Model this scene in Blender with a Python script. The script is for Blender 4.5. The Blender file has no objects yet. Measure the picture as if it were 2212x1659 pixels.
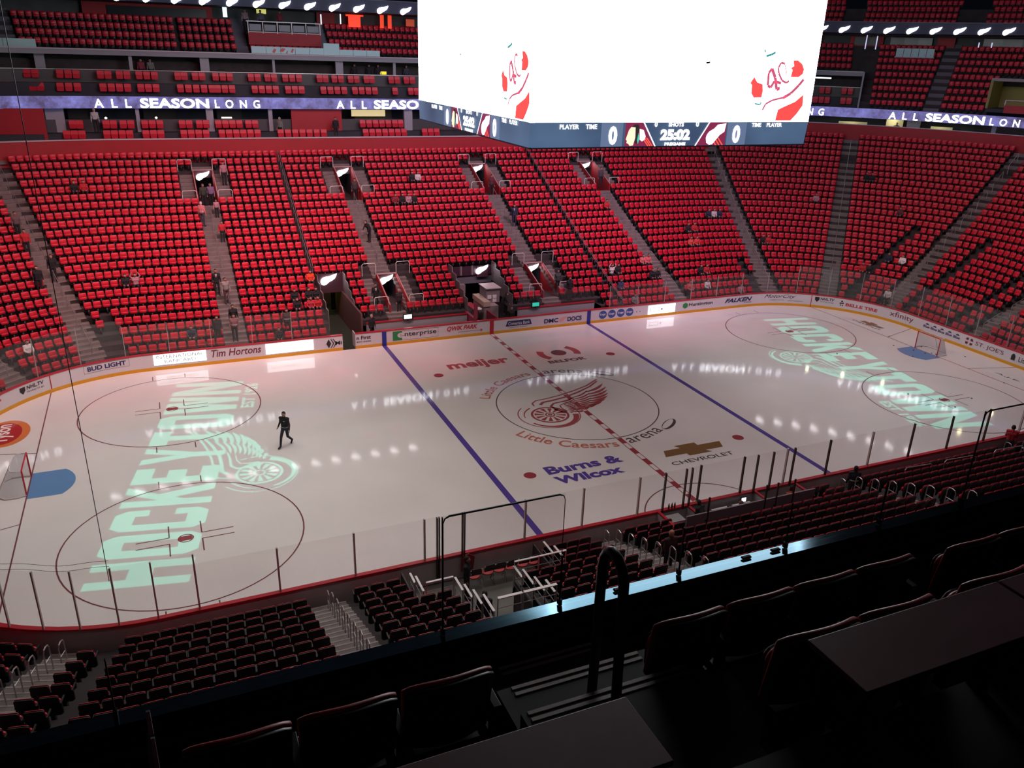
import bpy, math, random
import numpy as np
from mathutils import Vector, Matrix

random.seed(7)
sc = bpy.context.scene
COL = sc.collection
PI = math.pi

# ------------------------------------------------------------------ camera
CAM = Vector((-20.501, -36.964, 18.235))
yaw, pit, rol, FPX = 0.418306, 0.386468, 0.0322562, 1752.2
fw = Vector((math.sin(yaw) * math.cos(pit), math.cos(yaw) * math.cos(pit), -math.sin(pit)))
rt = Vector((math.cos(yaw), -math.sin(yaw), 0))
up = rt.cross(fw)
R_ = rt * math.cos(rol) + up * math.sin(rol)
U_ = -rt * math.sin(rol) + up * math.cos(rol)
cd = bpy.data.cameras.new('camera')
cd.sensor_fit = 'HORIZONTAL'
cd.sensor_width = 36.0
cd.lens = FPX / 2212 * 36.0
cd.clip_start = 0.05
cd.clip_end = 400
cam = bpy.data.objects.new('camera', cd)
COL.objects.link(cam)
M3 = Matrix((R_, U_, -fw)).transposed()
cam.matrix_world = Matrix.Translation(CAM) @ M3.to_4x4()
sc.camera = cam

# ------------------------------------------------------------------ world, light, exposure
w = bpy.data.worlds.new('world')
sc.world = w
w.use_nodes = True
w.node_tree.nodes['Background'].inputs[0].default_value = (0.35, 0.45, 0.8, 1)
w.node_tree.nodes['Background'].inputs[1].default_value = 0.004
sc.view_settings.view_transform = 'Standard'
sc.view_settings.look = 'None'
sc.view_settings.gamma = 1
sc.view_settings.exposure = 0.0
try:
    sc.view_settings.use_curve_mapping = False
except Exception:
    pass
cy = sc.cycles
cy.max_bounces = 10
cy.diffuse_bounces = 2
cy.glossy_bounces = 3
cy.transparent_max_bounces = 24
cy.transmission_bounces = 4
cy.sample_clamp_indirect = 4
cy.caustics_reflective = False
cy.caustics_refractive = False


def area(name, loc, target, sx, sy, power, color, spread=180):
    l = bpy.data.lights.new(name, 'AREA')
    l.shape = 'RECTANGLE'
    l.size, l.size_y = sx, sy
    l.energy = power
    l.color = color
    l.spread = math.radians(spread)
    o = bpy.data.objects.new(name, l)
    COL.objects.link(o)
    o.location = loc
    d = Vector(target) - Vector(loc)
    o.rotation_euler = d.to_track_quat('-Z', 'Y').to_euler()
    return o


def spot(name, loc, target, power, color, angle, blend=0.5, radius=0.1):
    l = bpy.data.lights.new(name, 'SPOT')
    l.energy = power
    l.color = color
    l.spot_size = math.radians(angle)
    l.spot_blend = blend
    l.shadow_soft_size = radius
    o = bpy.data.objects.new(name, l)
    COL.objects.link(o)
    o.location = loc
    d = Vector(target) - Vector(loc)
    o.rotation_euler = d.to_track_quat('-Z', 'Y').to_euler()
    return o


ICEC = (1.0, 0.87, 0.76)
area('rink_light', (-19, 1, 27), (-19, 1, 0), 20, 18, 1750, ICEC, 110)
area('rink_light', (19, 1, 27), (19, 0, 0), 20, 18, 1300, (1.0, 0.83, 0.80), 110)
area('rink_light', (0, -13, 27), (0, -4, 0), 26, 4, 500, (1.0, 0.80, 0.78), 110)
# red-gelled stage lamps washing the far stands
for (lx, tx, pw, colr) in ((-26, -24, 800, (1, .40, .40)), (-12, -11, 1450, (1, .42, .46)), (1, 1, 1700, (1, .42, .55)),
                           (12, 12, 1250, (1, .45, .65)), (22, 24, 260, (.90, .50, .80))):
    area('stand_light', (lx, 2, 27), (tx, 23, 4), 6, 3, pw, colr, 75)
area('end_light', (20, -4, 26), (42, 6, 4), 6, 3, 420, (1, .40, .42), 80)
area('end_light', (-20, -2, 26), (-38, 12, 4), 6, 3, 420, (1, .40, .42), 80)
area('deck_light', (2, 12, 28), (0, 40, 15), 30, 2, 420, (.80, .65, 1.0), 100)
area('deck_light', (30, 6, 28), (52, 24, 15), 14, 2, 170, (.75, .55, .95), 100)


area('near_fill_light', (-8, -24, 26), (-8, -15, 0), 30, 3, 300, (1, .80, .76), 110)  # soft fill added to brighten the near seats and board backs
# ------------------------------------------------------------------ materials
MATS = {}


def mat(name, color, rough=0.6, metal=0.0, spec=0.5, emis=None, estr=1.0, noise=0.0, nscale=8.0, alpha=None, sample=True):
    if name in MATS:
        return MATS[name]
    m = bpy.data.materials.new(name)
    m.use_nodes = True
    nt = m.node_tree
    b = nt.nodes['Principled BSDF']
    b.inputs['Base Color'].default_value = (*color, 1)
    b.inputs['Roughness'].default_value = rough
    b.inputs['Metallic'].default_value = metal
    b.inputs['Specular IOR Level'].default_value = spec
    if noise > 0:
        tc = nt.nodes.new('ShaderNodeTexCoord')
        nz = nt.nodes.new('ShaderNodeTexNoise')
        nz.inputs['Scale'].default_value = nscale
        nz.inputs['Detail'].default_value = 4
        nt.links.new(tc.outputs['Object'], nz.inputs['Vector'])
        mr = nt.nodes.new('ShaderNodeMapRange')
        mr.inputs['From Min'].default_value = 0.3
        mr.inputs['From Max'].default_value = 0.7
        mr.inputs['To Min'].default_value = 1 - noise
        mr.inputs['To Max'].default_value = 1 + noise
        nt.links.new(nz.outputs['Fac'], mr.inputs['Value'])
        vm = nt.nodes.new('ShaderNodeVectorMath')
        vm.operation = 'SCALE'
        vm.inputs[0].default_value = color
        nt.links.new(mr.outputs['Result'], vm.inputs['Scale'])
        nt.links.new(vm.outputs['Vector'], b.inputs['Base Color'])
    if emis is not None:
        b.inputs['Emission Color'].default_value = (*emis, 1)
        b.inputs['Emission Strength'].default_value = estr
    if not sample:
        m.cycles.emission_sampling = 'NONE'
    MATS[name] = m
    return m


def glass(name, tcol, dif=0.05, gloss=0.04):
    m = bpy.data.materials.new(name)
    m.use_nodes = True
    nt = m.node_tree
    nt.nodes.remove(nt.nodes['Principled BSDF'])
    out = nt.nodes['Material Output']
    tr = nt.nodes.new('ShaderNodeBsdfTransparent')
    tr.inputs[0].default_value = (*tcol, 1)
    df = nt.nodes.new('ShaderNodeBsdfDiffuse')
    df.inputs[0].default_value = (.8, .8, .8, 1)
    gl = nt.nodes.new('ShaderNodeBsdfGlossy')
    gl.inputs['Roughness'].default_value = 0.05
    m1 = nt.nodes.new('ShaderNodeMixShader')
    m1.inputs[0].default_value = dif
    m2 = nt.nodes.new('ShaderNodeMixShader')
    m2.inputs[0].default_value = gloss
    nt.links.new(tr.outputs[0], m1.inputs[1])
    nt.links.new(df.outputs[0], m1.inputs[2])
    nt.links.new(m1.outputs[0], m2.inputs[1])
    nt.links.new(gl.outputs[0], m2.inputs[2])
    nt.links.new(m2.outputs[0], out.inputs['Surface'])
    return m


SEATRED = mat('seat_red_vinyl', (.55, .010, .032), .45, noise=.08, nscale=3)
SEATDARK = mat('seat_black_plastic', (.012, .010, .012), .55)
CLUBRED = mat('club_seat_leather', (.34, .012, .022), .38, noise=.15, nscale=6)
CLUBBLK = mat('club_seat_shell', (.006, .007, .012), .35)
RISER = mat('dark_concrete', (.035, .030, .032), .85, noise=.25, nscale=1.5)
STEP = mat('stair_concrete', (.17, .15, .145), .8, noise=.15, nscale=2)
NOSE = mat('stair_nosing', (.30, .27, .26), .7)
REDWALL = mat('red_painted_wall', (.36, .012, .022), .6, noise=.06, nscale=.7)
GREYWALL = mat('grey_panel', (.22, .22, .26), .6, noise=.06, nscale=1)
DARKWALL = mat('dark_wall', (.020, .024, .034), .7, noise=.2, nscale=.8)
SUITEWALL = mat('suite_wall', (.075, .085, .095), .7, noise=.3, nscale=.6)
COLUMN = mat('grey_column', (.30, .31, .35), .6)
STEEL = mat('brushed_steel', (.55, .54, .54), .35, metal=.8)
PAINTW = mat('painted_rail_white', (.75, .73, .72), .4)
BLACKM = mat('black_metal', (.012, .012, .014), .35, metal=.3)
BRONZE = mat('dark_bronze_post', (.06, .035, .025), .4, metal=.5)
ALU = mat('aluminium_post', (.50, .46, .44), .5)
BOARDW = mat('board_white_panel', (.60, .57, .60), .35)
BOARDB = mat('board_back_grey', (.52, .47, .48), .6, noise=.1, nscale=1)
KICK = mat('kick_plate_yellow', (.62, .30, .01), .4)
CAPRED = mat('cap_rail_red', (.42, .02, .035), .35)
LEDW = mat('led_white_text', (1, 1, 1), .5, emis=(.95, .97, 1), estr=7, sample=False)
LAMPW = mat('lamp_white', (1, 1, 1), .5, emis=(1, .93, .97), estr=9, sample=False)
SCREENW = mat('screen_white', (1, 1, 1), .5, emis=(.93, .97, 1), estr=4.2)
BOARDSCR = mat('board_screen_white', (1, 1, 1), .5, emis=(.90, .97, 1), estr=1.9)
GLASS = glass('rink_glass', (.985, .975, .975), .012, .02)
GLASSFAR = glass('hazy_rink_glass', (.93, .93, .93), .016, .02)
SUITEGL = glass('clear_suite_glass', (.97, .965, .97), .004, .025)


def srgb(r, g, b):
    return tuple(((c / 255) / 12.92 if c / 255 <= .04045 else ((c / 255 + .055) / 1.055) ** 2.4) for c in (r, g, b))


# ------------------------------------------------------------------ mesh helpers
class MB:
    def __init__(s):
        s.v, s.f, s.m = [], [], []

    def quad(s, a, b, c, d, mi=0):
        n = len(s.v)
        s.v += [tuple(a), tuple(b), tuple(c), tuple(d)]
        s.f.append((n, n + 1, n + 2, n + 3))
        s.m.append(mi)

    def box(s, x0, y0, z0, x1, y1, z1, mi=0):
        n = len(s.v)
        s.v += [(x0, y0, z0), (x1, y0, z0), (x1, y1, z0), (x0, y1, z0), (x0, y0, z1), (x1, y0, z1), (x1, y1, z1), (x0, y1, z1)]
        for f in ((0, 3, 2, 1), (4, 5, 6, 7), (0, 1, 5, 4), (1, 2, 6, 5), (2, 3, 7, 6), (3, 0, 4, 7)):
            s.f.append(tuple(n + i for i in f))
            s.m.append(mi)

    def obox(s, c, ax, ay, az, mi=0):
        """oriented box: centre c, half-axis vectors"""
        c, ax, ay, az = Vector(c), Vector(ax), Vector(ay), Vector(az)
        n = len(s.v)
        for k in ((-1, -1, -1), (1, -1, -1), (1, 1, -1), (-1, 1, -1), (-1, -1, 1), (1, -1, 1), (1, 1, 1), (-1, 1, 1)):
            s.v.append(tuple(c + ax * k[0] + ay * k[1] + az * k[2]))
        for f in ((0, 3, 2, 1), (4, 5, 6, 7), (0, 1, 5, 4), (1, 2, 6, 5), (2, 3, 7, 6), (3, 0, 4, 7)):
            s.f.append(tuple(n + i for i in f))
            s.m.append(mi)

    def bar(s, a, b, wd, h, mi=0):
        """rectangular bar from a to b"""
        a, b = Vector(a), Vector(b)
        d = b - a
        L = d.length
        d = d / L
        u = Vector((0, 0, 1))
        if abs(d.z) > .9:
            u = Vector((0, 1, 0))
        sd = d.cross(u).normalized()
        uu = sd.cross(d)
        s.obox((a + b) / 2, d * L / 2, sd * wd / 2, uu * h / 2, mi)

    def tube(s, pts, r, n=6, mi=0, cap=True):
        pts = [Vector(p) for p in pts]
        rr = r if isinstance(r, (list, tuple)) else [r] * len(pts)
        base = len(s.v)
        prev = None
        for i, p in enumerate(pts):
            if i == 0:
                d = (pts[1] - p)
            elif i == len(pts) - 1:
                d = (p - pts[i - 1])
            else:
                d = (pts[i + 1] - p).normalized() + (p - pts[i - 1]).normalized()
            d.normalize()
            if prev is None:
                a = Vector((0, 0, 1)) if abs(d.z) < .9 else Vector((1, 0, 0))
                x = d.cross(a).normalized()
            else:
                x = (prev - d * prev.dot(d)).normalized()
            prev = x
            y = d.cross(x)
            for k in range(n):
                t = 2 * PI * k / n
                s.v.append(tuple(p + (x * math.cos(t) + y * math.sin(t)) * rr[i]))
        for i in range(len(pts) - 1):
            for k in range(n):
                a = base + i * n + k
                b = base + i * n + (k + 1) % n
                s.f.append((a, b, b + n, a + n))
                s.m.append(mi)
        if cap:
            s.f.append(tuple(base + k for k in range(n))[::-1])
            s.m.append(mi)
            s.f.append(tuple(base + (len(pts) - 1) * n + k for k in range(n)))
            s.m.append(mi)

    def poly(s, pts, mi=0):
        n = len(s.v)
        s.v += [tuple(p) for p in pts]
        s.f.append(tuple(range(n, n + len(pts))))
        s.m.append(mi)

    def prism(s, pts, dv, mi=0):
        """extrude polygon pts along dv"""
        dv = Vector(dv)
        n = len(s.v)
        k = len(pts)
        s.v += [tuple(p) for p in pts]
        s.v += [tuple(Vector(p) + dv) for p in pts]
        s.f.append(tuple(range(n, n + k))[::-1])
        s.f.append(tuple(range(n + k, n + 2 * k)))
        s.m += [mi, mi]
        for i in range(k):
            j = (i + 1) % k
            s.f.append((n + i, n + j, n + k + j, n + k + i))
            s.m.append(mi)

    def add(s, vs, fs, mi=0):
        n = len(s.v)
        s.v += [tuple(v) for v in vs]
        for f in fs:
            s.f.append(tuple(n + i for i in f))
            s.m.append(mi)

    def ellipsoid(s, c, r, n=12, m=8, mi=0):
        base = len(s.v)
        for i in range(m + 1):
            th = PI * i / m
            for k in range(n):
                ph = 2 * PI * k / n
                s.v.append((c[0] + r[0] * math.sin(th) * math.cos(ph), c[1] + r[1] * math.sin(th) * math.sin(ph), c[2] + r[2] * math.cos(th)))
        for i in range(m):
            for k in range(n):
                a = base + i * n + k
                b = base + i * n + (k + 1) % n
                s.f.append((a, a + n, b + n, b))
                s.m.append(mi)

    def build(s, name, mats, parent=None, smooth=False, bevel=0):
        me = bpy.data.meshes.new(name)
        me.from_pydata(s.v, [], s.f)
        if not isinstance(mats, (list, tuple)):
            mats = [mats]
        for mm in mats:
            me.materials.append(mm)
        if len(mats) > 1:
            me.polygons.foreach_set('material_index', s.m)
        if smooth:
            me.polygons.foreach_set('use_smooth', [True] * len(me.polygons))
        me.update()
        o = bpy.data.objects.new(name, me)
        COL.objects.link(o)
        if parent is not None:
            o.parent = parent
        if bevel:
            md = o.modifiers.new('bevel', 'BEVEL')
            md.width = bevel
            md.segments = 2
            md.limit_method = 'ANGLE'
        return o


def tag(o, label=None, cat=None, group=None, kind=None):
    if label:
        o['label'] = label
    if cat:
        o['category'] = cat
    if group:
        o['group'] = group
    if kind:
        o['kind'] = kind
    return o


def thing(name, label, cat, loc=(0, 0, 0), rz=0, group=None):
    o = bpy.data.objects.new(name, None)
    o.empty_display_size = .2
    COL.objects.link(o)
    o.location = loc
    o.rotation_euler = (0, 0, rz)
    return tag(o, label, cat, group)


def struct(name, mb, mats, parent=None, smooth=False):
    o = mb.build(name, mats, parent, smooth)
    if parent is None:
        o['kind'] = 'structure'
    return o


def dup(root, loc, rz, label=None, group=None):
    r = root.copy()
    COL.objects.link(r)
    r.location = loc
    r.rotation_euler = (0, 0, rz)
    if label:
        r['label'] = label
    if group:
        r['group'] = group
    for ch in root.children:
        c = ch.copy()
        COL.objects.link(c)
        c.parent = r
        for g in ch.children:
            d = g.copy()
            COL.objects.link(d)
            d.parent = c
    return r


# ------------------------------------------------------------------ lettering
_tc = {}


def text2d(body, bold=0.0, shear=0.0):
    key = (body, bold, shear)
    if key in _tc:
        return _tc[key]
    c = bpy.data.curves.new('t', 'FONT')
    c.body = body
    c.size = 1
    c.offset = bold
    c.shear = shear
    c.resolution_u = 3
    o = bpy.data.objects.new('t', c)
    COL.objects.link(o)
    dg = bpy.context.evaluated_depsgraph_get()
    me = bpy.data.meshes.new_from_object(o.evaluated_get(dg), depsgraph=dg)
    vs = np.array([v.co[:2] for v in me.vertices])
    fs = [tuple(p.vertices) for p in me.polygons]
    bpy.data.objects.remove(o)
    bpy.data.curves.remove(c)
    bpy.data.meshes.remove(me)
    mn = vs.min(0)
    mx = vs.max(0)
    vs = (vs - mn) / (mx - mn)
    _tc[key] = (vs, fs, (mx - mn)[0] / (mx - mn)[1])
    return _tc[key]


# ------------------------------------------------------------------ rink / bowl plan curve
LS, RC, ES = 21.946, 8.534, 4.42
QT = RC * PI / 2
HALF = 2 * LS + 2 * QT + 2 * ES


def pN(t, d):
    """point on the rink outline (t along the boards from far centre) pushed out by d -> x, y, nx, ny"""
    sg = 1 if t >= 0 else -1
    a = abs(t)
    if a <= LS:
        x, y, nx, ny = a, 12.954, 0, 1
    elif a <= LS + QT:
        th = (a - LS) / RC
        nx, ny = math.sin(th), math.cos(th)
        x, y = LS + RC * nx, ES + RC * ny
    elif a <= LS + QT + 2 * ES:
        x, y, nx, ny = 30.48, ES - (a - LS - QT), 1, 0
    elif a <= LS + 2 * QT + 2 * ES:
        th = (a - LS - QT - 2 * ES) / RC
        nx, ny = math.cos(th), -math.sin(th)
        x, y = LS + RC * nx, -ES + RC * ny
    else:
        x, y, nx, ny = LS - (a - LS - 2 * QT - 2 * ES), -12.954, 0, -1
    return sg * (x + nx * d), y + ny * d, sg * nx, ny


def P3(t, d, z):
    x, y, _, _ = pN(t, d)
    return (x, y, z)


def s_of_t(t, d):
    a = abs(t)
    k = (RC + d) / RC
    s = min(a, LS)
    if a > LS:
        s += min(a - LS, QT) * k
    if a > LS + QT:
        s += min(a - LS - QT, 2 * ES)
    if a > LS + QT + 2 * ES:
        s += min(a - LS - QT - 2 * ES, QT) * k
    if a > LS + 2 * QT + 2 * ES:
        s += a - LS - 2 * QT - 2 * ES
    return s if t >= 0 else -s


def t_of_s(s, d):
    a = abs(s)
    k = (RC + d) / RC
    t = min(a, LS)
    a -= t
    for seg, kk in ((QT, k), (2 * ES, 1), (QT, k), (1e9, 1)):
        if a <= 1e-9:
            break
        u = min(a / kk, seg)
        t += u
        a -= u * kk
    return t if s >= 0 else -t


def tsamples(t0, t1, step=1.2, extra=()):
    ts = {t0, t1}
    n = max(1, int(math.ceil((t1 - t0) / step)))
    for i in range(n + 1):
        ts.add(t0 + (t1 - t0) * i / n)
    for b in (LS, LS + QT, LS + QT + 2 * ES, LS + 2 * QT + 2 * ES):
        for sg in (1, -1):
            if t0 < sg * b < t1:
                ts.add(sg * b)
    for e in extra:
        if t0 < e < t1:
            ts.add(e)
    out = []
    for t in sorted(ts):
        if not out or t - out[-1] > 1e-4:
            out.append(t)
    return out


def loft(mb, prof, ts, mi=0, closed=True):
    """sweep a (d,z) profile along t"""
    n = len(prof)
    rows = [[P3(t, d, z) for d, z in prof] for t in ts]
    base = len(mb.v)
    for r in rows:
        mb.v += r
    rng = n if closed else n - 1
    for i in range(len(rows) - 1):
        for k in range(rng):
            a = base + i * n + k
            b = base + i * n + (k + 1) % n
            mb.f.append((a, b, b + n, a + n))
            mb.m.append(mi)
    if closed:
        mb.f.append(tuple(base + k for k in range(n))[::-1])
        mb.f.append(tuple(base + (len(rows) - 1) * n + k for k in range(n)))
        mb.m += [mi, mi]


def zr(i):
    return 1.12 + .3592 * i + .00258 * i * i


def tread_far(i):
    return zr(i) - .62


def tread_near(i):
    return .30 + .338 * i


def tread(i, y):
    k = min(1, max(0, (y + 4.4) / 8.8))
    return tread_far(i) * k + tread_near(i) * (1 - k)


# ================================================================== SETTING
def ice_material(name, color, noise=0.0):
    m = mat(name, color, .42, spec=.5, noise=noise, nscale=.25)
    b = m.node_tree.nodes['Principled BSDF']
    b.inputs['Coat Weight'].default_value = 1.0
    b.inputs['Coat Roughness'].default_value = .055
    b.inputs['Coat IOR'].default_value = 1.31
    b.inputs['Specular IOR Level'].default_value = .1
    return m


ICE = ice_material('ice', (.70, .68, .68), .05)
IB = ice_material('ice_paint_blue', (.085, .055, .30))
IR = ice_material('ice_paint_red', (.30, .045, .06))
IRL = ice_material('ice_paint_thin_red', (.17, .06, .07))
IAD = ice_material('ice_paint_logo_red', (.36, .07, .08))
IADO = ice_material('ice_paint_orange_red', (.50, .16, .12))
IBK = ice_material('ice_paint_charcoal', (.075, .055, .06))
IGO = ice_material('ice_paint_gold', (.20, .11, .045))
ICR = ice_material('ice_paint_crease_blue', (.12, .26, .50))
ITY = ice_material('ice_paint_orange', (.62, .19, .05))
ITR = ice_material('ice_paint_deep_red', (.40, .02, .02))
IW = ice_material('ice_paint_white', (.82, .80, .80))

mb = MB()
pts = [P3(t, .02, 0) for t in tsamples(-HALF, HALF, .5)][:-1]
mb.poly(pts)
# concrete floor under and round the ice
floor = struct('floor', mb, ICE)
mb = MB()
mb.box(-70, -60, -.25, 75, 65, -.02)
struct('floor_slab', mb, RISER)
mb = MB()
mb.box(-75, -65, 37, 80, 70, 37.3)
struct('ceiling', mb, DARKWALL)


def mark(name, mb, m, label=None):
    o = mb.build(name, m, floor)
    if label:
        o['label'] = label
    return o


def ring2(mb, cx, cy, r0, r1, a0=0, a1=360, n=64, z=.004, clip=None):
    for i in range(n):
        a = math.radians(a0 + (a1 - a0) * i / n)
        b = math.radians(a0 + (a1 - a0) * (i + 1) / n)
        q = [(cx + r0 * math.cos(a), cy + r0 * math.sin(a), z), (cx + r1 * math.cos(a), cy + r1 * math.sin(a), z),
             (cx + r1 * math.cos(b), cy + r1 * math.sin(b), z), (cx + r0 * math.cos(b), cy + r0 * math.sin(b), z)]
        if clip and not all(clip(p) for p in q):
            continue
        mb.quad(*q)


def rect2(mb, x0, y0, x1, y1, z=.004):
    mb.quad((x0, y0, z), (x1, y0, z), (x1, y1, z), (x0, y1, z))


def disc2(mb, cx, cy, r, n=28, z=.005, ry=None):
    ry = ry or r
    mb.poly([(cx + r * math.cos(2 * PI * k / n), cy + ry * math.sin(2 * PI * k / n), z) for k in range(n)])


# centre red line: thin borders and alternate blocks
mb = MB()
for sx in (-.15, .11):
    rect2(mb, sx, -12.95, sx + .04, 12.95)
y = -12.6
while y < 12.6:
    rect2(mb, -.11, y, .11, y + .62, .0042)
    y += 1.22
mark('center_line', mb, IR, 'red centre line of alternate solid and open blocks')
for sx in (-1, 1):
    mb = MB()
    rect2(mb, sx * 7.68 - .15, -12.95, sx * 7.68 + .15, 12.95)
    mark('blue_line', mb, IB)
    mb = MB()
    rect2(mb, sx * 27.13 - .03, -11.2, sx * 27.13 + .03, 11.2)
    for sy in (-1, 1):
        mb.bar((sx * 27.13, sy * 3.35, .003), (sx * 30.46, sy * 4.27, .003), .05, .004)
    mark('goal_line', mb, IRL)
    mb = MB()
    pts = [(sx * 27.1, -1.22, .005), (sx * 25.76, -1.22, .005)]
    for k in range(1, 10):
        a = math.radians(-41.5 + 83 * k / 10)
        pts.append((sx * (27.13 - 1.83 * math.cos(a)), 1.83 * math.sin(a), .005))
    pts += [(sx * 25.76, 1.22, .005), (sx * 27.1, 1.22, .005)]
    mb.poly(pts if sx < 0 else pts[::-1])
    mark('goal_crease', mb, ICR, 'light blue goal crease')
    for sy in (-1, 1):
        cx, cyy = sx * 21.03, sy * 6.71
        mb = MB()
        ring2(mb, cx, cyy, 4.53, 4.59)
        for hx in (-.88, .88):
            for hy in (-1, 1):
                rect2(mb, cx + hx - .025, cyy + hy * 4.57 - (.62 if hy < 0 else 0), cx + hx + .025, cyy + hy * 4.57 + (.62 if hy > 0 else 0))
        for qx in (-1, 1):
            for qy in (-1, 1):
                x0, y0 = cx + qx * .61, cyy + qy * .23
                x1, y1 = x0 + qx * 1.22, y0 + qy * .91
                rect2(mb, min(x0, x1), y0 - .025, max(x0, x1), y0 + .025)
                rect2(mb, x0 - .025, min(y0, y1), x0 + .025, max(y0, y1))
        mark('face_off_circle', mb, IRL)
        mb = MB()
        ring2(mb, cx, cyy, .255, .305, n=32)
        mb.poly([(cx + .25 * math.cos(a), cyy + min(.17, max(-.17, .25 * math.sin(a))), .0045) for a in [2 * PI * k / 32 for k in range(32)]])
        mark('face_off_dot', mb, IR)
        mb = MB()
        disc2(mb, sx * 5.98, sy * 6.71, .30)
        mark('neutral_zone_dot', mb, IR)
mb = MB()
ring2(mb, 0, 0, 4.54, 4.60, n=96)
mark('center_circle', mb, IBK)
mb = MB()
ring2(mb, 0, -12.954, 3.02, 3.08, 0, 180)
mark('referee_crease', mb, IRL)


def place_text(mb, body, x0, y0, x1, y1, h, bold=0, shear=0, z=.006, mi=0):
    """text with baseline (x0,y0)->(x1,y1), cap height h on the ice"""
    vs, fs, _ = text2d(body, bold, shear)
    dx, dy = x1 - x0, y1 - y0
    L = math.hypot(dx, dy)
    ux, uy = dx / L, dy / L
    mb.add([(x0 + ux * v[0] * L - uy * v[1] * h, y0 + uy * v[0] * L + ux * v[1] * h, z) for v in vs], fs, mi)


def arc_text(mb, body, r, a0, a1, h, bold=0, z=.006, flip=False):
    """text on the centre circle; a0->a1 in degrees; flip=True: letters' feet outward"""
    vs, fs, _ = text2d(body, bold)
    out = []
    for v in vs:
        a = math.radians(a0 + (a1 - a0) * v[0])
        rr = r + (v[1] * h if not flip else (1 - v[1]) * h)
        out.append((rr * math.cos(a), rr * math.sin(a), z))
    mb.add(out, fs)


def winged(mb, put, fine=True):
    """winged wheel: wheel hub at 0,0, wing to the upper right; put(x,y)->3D point"""
    def strip(pts, w0, w1=None):
        n = len(pts)
        L_, R2 = [], []
        for i, (x, y) in enumerate(pts):
            xa, ya = pts[max(0, i - 1)]
            xb, yb = pts[min(n - 1, i + 1)]
            dx, dy = xb - xa, yb - ya
            l = math.hypot(dx, dy)
            ww = w0 + ((w1 if w1 is not None else w0) - w0) * i / (n - 1)
            L_.append((x - dy / l * ww / 2, y + dx / l * ww / 2))
            R2.append((x + dy / l * ww / 2, y - dx / l * ww / 2))
        for i in range(n - 1):
            mb.quad(put(*L_[i]), put(*R2[i]), put(*R2[i + 1]), put(*L_[i + 1]))

    def arc(cx, cy, r, a0, a1, w, w1=None, n=24):
        strip([(cx + r * math.cos(math.radians(a0 + (a1 - a0) * k / n)), cy + r * math.sin(math.radians(a0 + (a1 - a0) * k / n))) for k in range(n + 1)], w, w1)

    def leaf(x0, y0, x1, y1, w):
        dx, dy = x1 - x0, y1 - y0
        l = math.hypot(dx, dy)
        nx, ny = -dy / l, dx / l
        up_, dn = [], []
        for k in range(7):
            t = k / 6
            ww = w * math.sin(PI * min(1, t * 1.0)) ** .8 / 2 if 0 < t < 1 else 0
            sag = -.10 * l * math.sin(PI * t)
            bx, by = x0 + dx * t + nx * sag, y0 + dy * t + ny * sag
            up_.append((bx + nx * ww, by + ny * ww))
            dn.append((bx - nx * ww, by - ny * ww))
        mb.poly([put(*p) for p in up_] + [put(*p) for p in dn[1:-1][::-1]])
    # tyre
    arc(-.05, .02, 1.72, 130, 395, .06)
    arc(-.03, -.12, 1.42, 205, 350, .10, .34, 20)
    arc(-.03, -.10, 1.44, 118, 175, .10, .04, 12)
    # rim, spokes, hub
    arc(0, 0, 1.0, 0, 360, .13, n=36)
    for k in range(12):
        a = math.radians(k * 30 + 8)
        c_, s_ = math.cos(a), math.sin(a)
        w0, w1 = .03, .13
        mb.quad(put(.34 * c_ - s_ * w0, .34 * s_ + c_ * w0), put(.34 * c_ + s_ * w0, .34 * s_ - c_ * w0),
                put(.86 * c_ + s_ * w1, .86 * s_ - c_ * w1), put(.86 * c_ - s_ * w1, .86 * s_ + c_ * w1))
    arc(0, 0, .24, 0, 360, .09, n=20)
    if fine:
        arc(0, 0, .08, 0, 360, .10, n=12)
    # wing leading edge bands
    strip([(-.35, 1.38), (-.30, 1.75), (.05, 2.05), (.7, 2.12), (1.6, 2.3), (2.8, 2.68), (3.9, 3.15), (4.95, 3.85)], .09, .12)
    strip([(.05, 1.42), (.35, 1.70), (1.0, 1.78), (1.9, 1.98), (3.0, 2.42), (4.0, 2.95), (4.85, 3.6)], .20, .12)
    strip([(.95, -.05), (.62, .55), (.55, 1.05), (.85, 1.35), (1.5, 1.45), (2.3, 1.68)], .22, .08)
    strip([(1.12, .1), (1.0, .6), (1.05, .95), (1.4, 1.15), (1.9, 1.25)], .09, .06)
    tips = [(5.0, 3.15), (4.95, 2.62), (4.78, 2.15), (4.6, 1.72), (4.35, 1.32), (4.0, .97), (3.6, .66), (3.1, .42), (2.55, .2), (2.0, -.12)]
    for k, (tx, ty) in enumerate(tips):
        rx, ry = 1.35 - .02 * k, 1.25 - .16 * k
        dx, dy = tx - rx, ty - ry
        leaf(rx + dx * .50, ry + dy * .50 + .03, tx, ty, .24)
        leaf(rx + dx * .20, ry + dy * .20 + .12, rx + dx * .62, ry + dy * .62 + .07, .15)
        if fine:
            leaf(rx - .02, ry + .10, rx + dx * .27, ry + dy * .27 + .07, .11)


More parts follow.
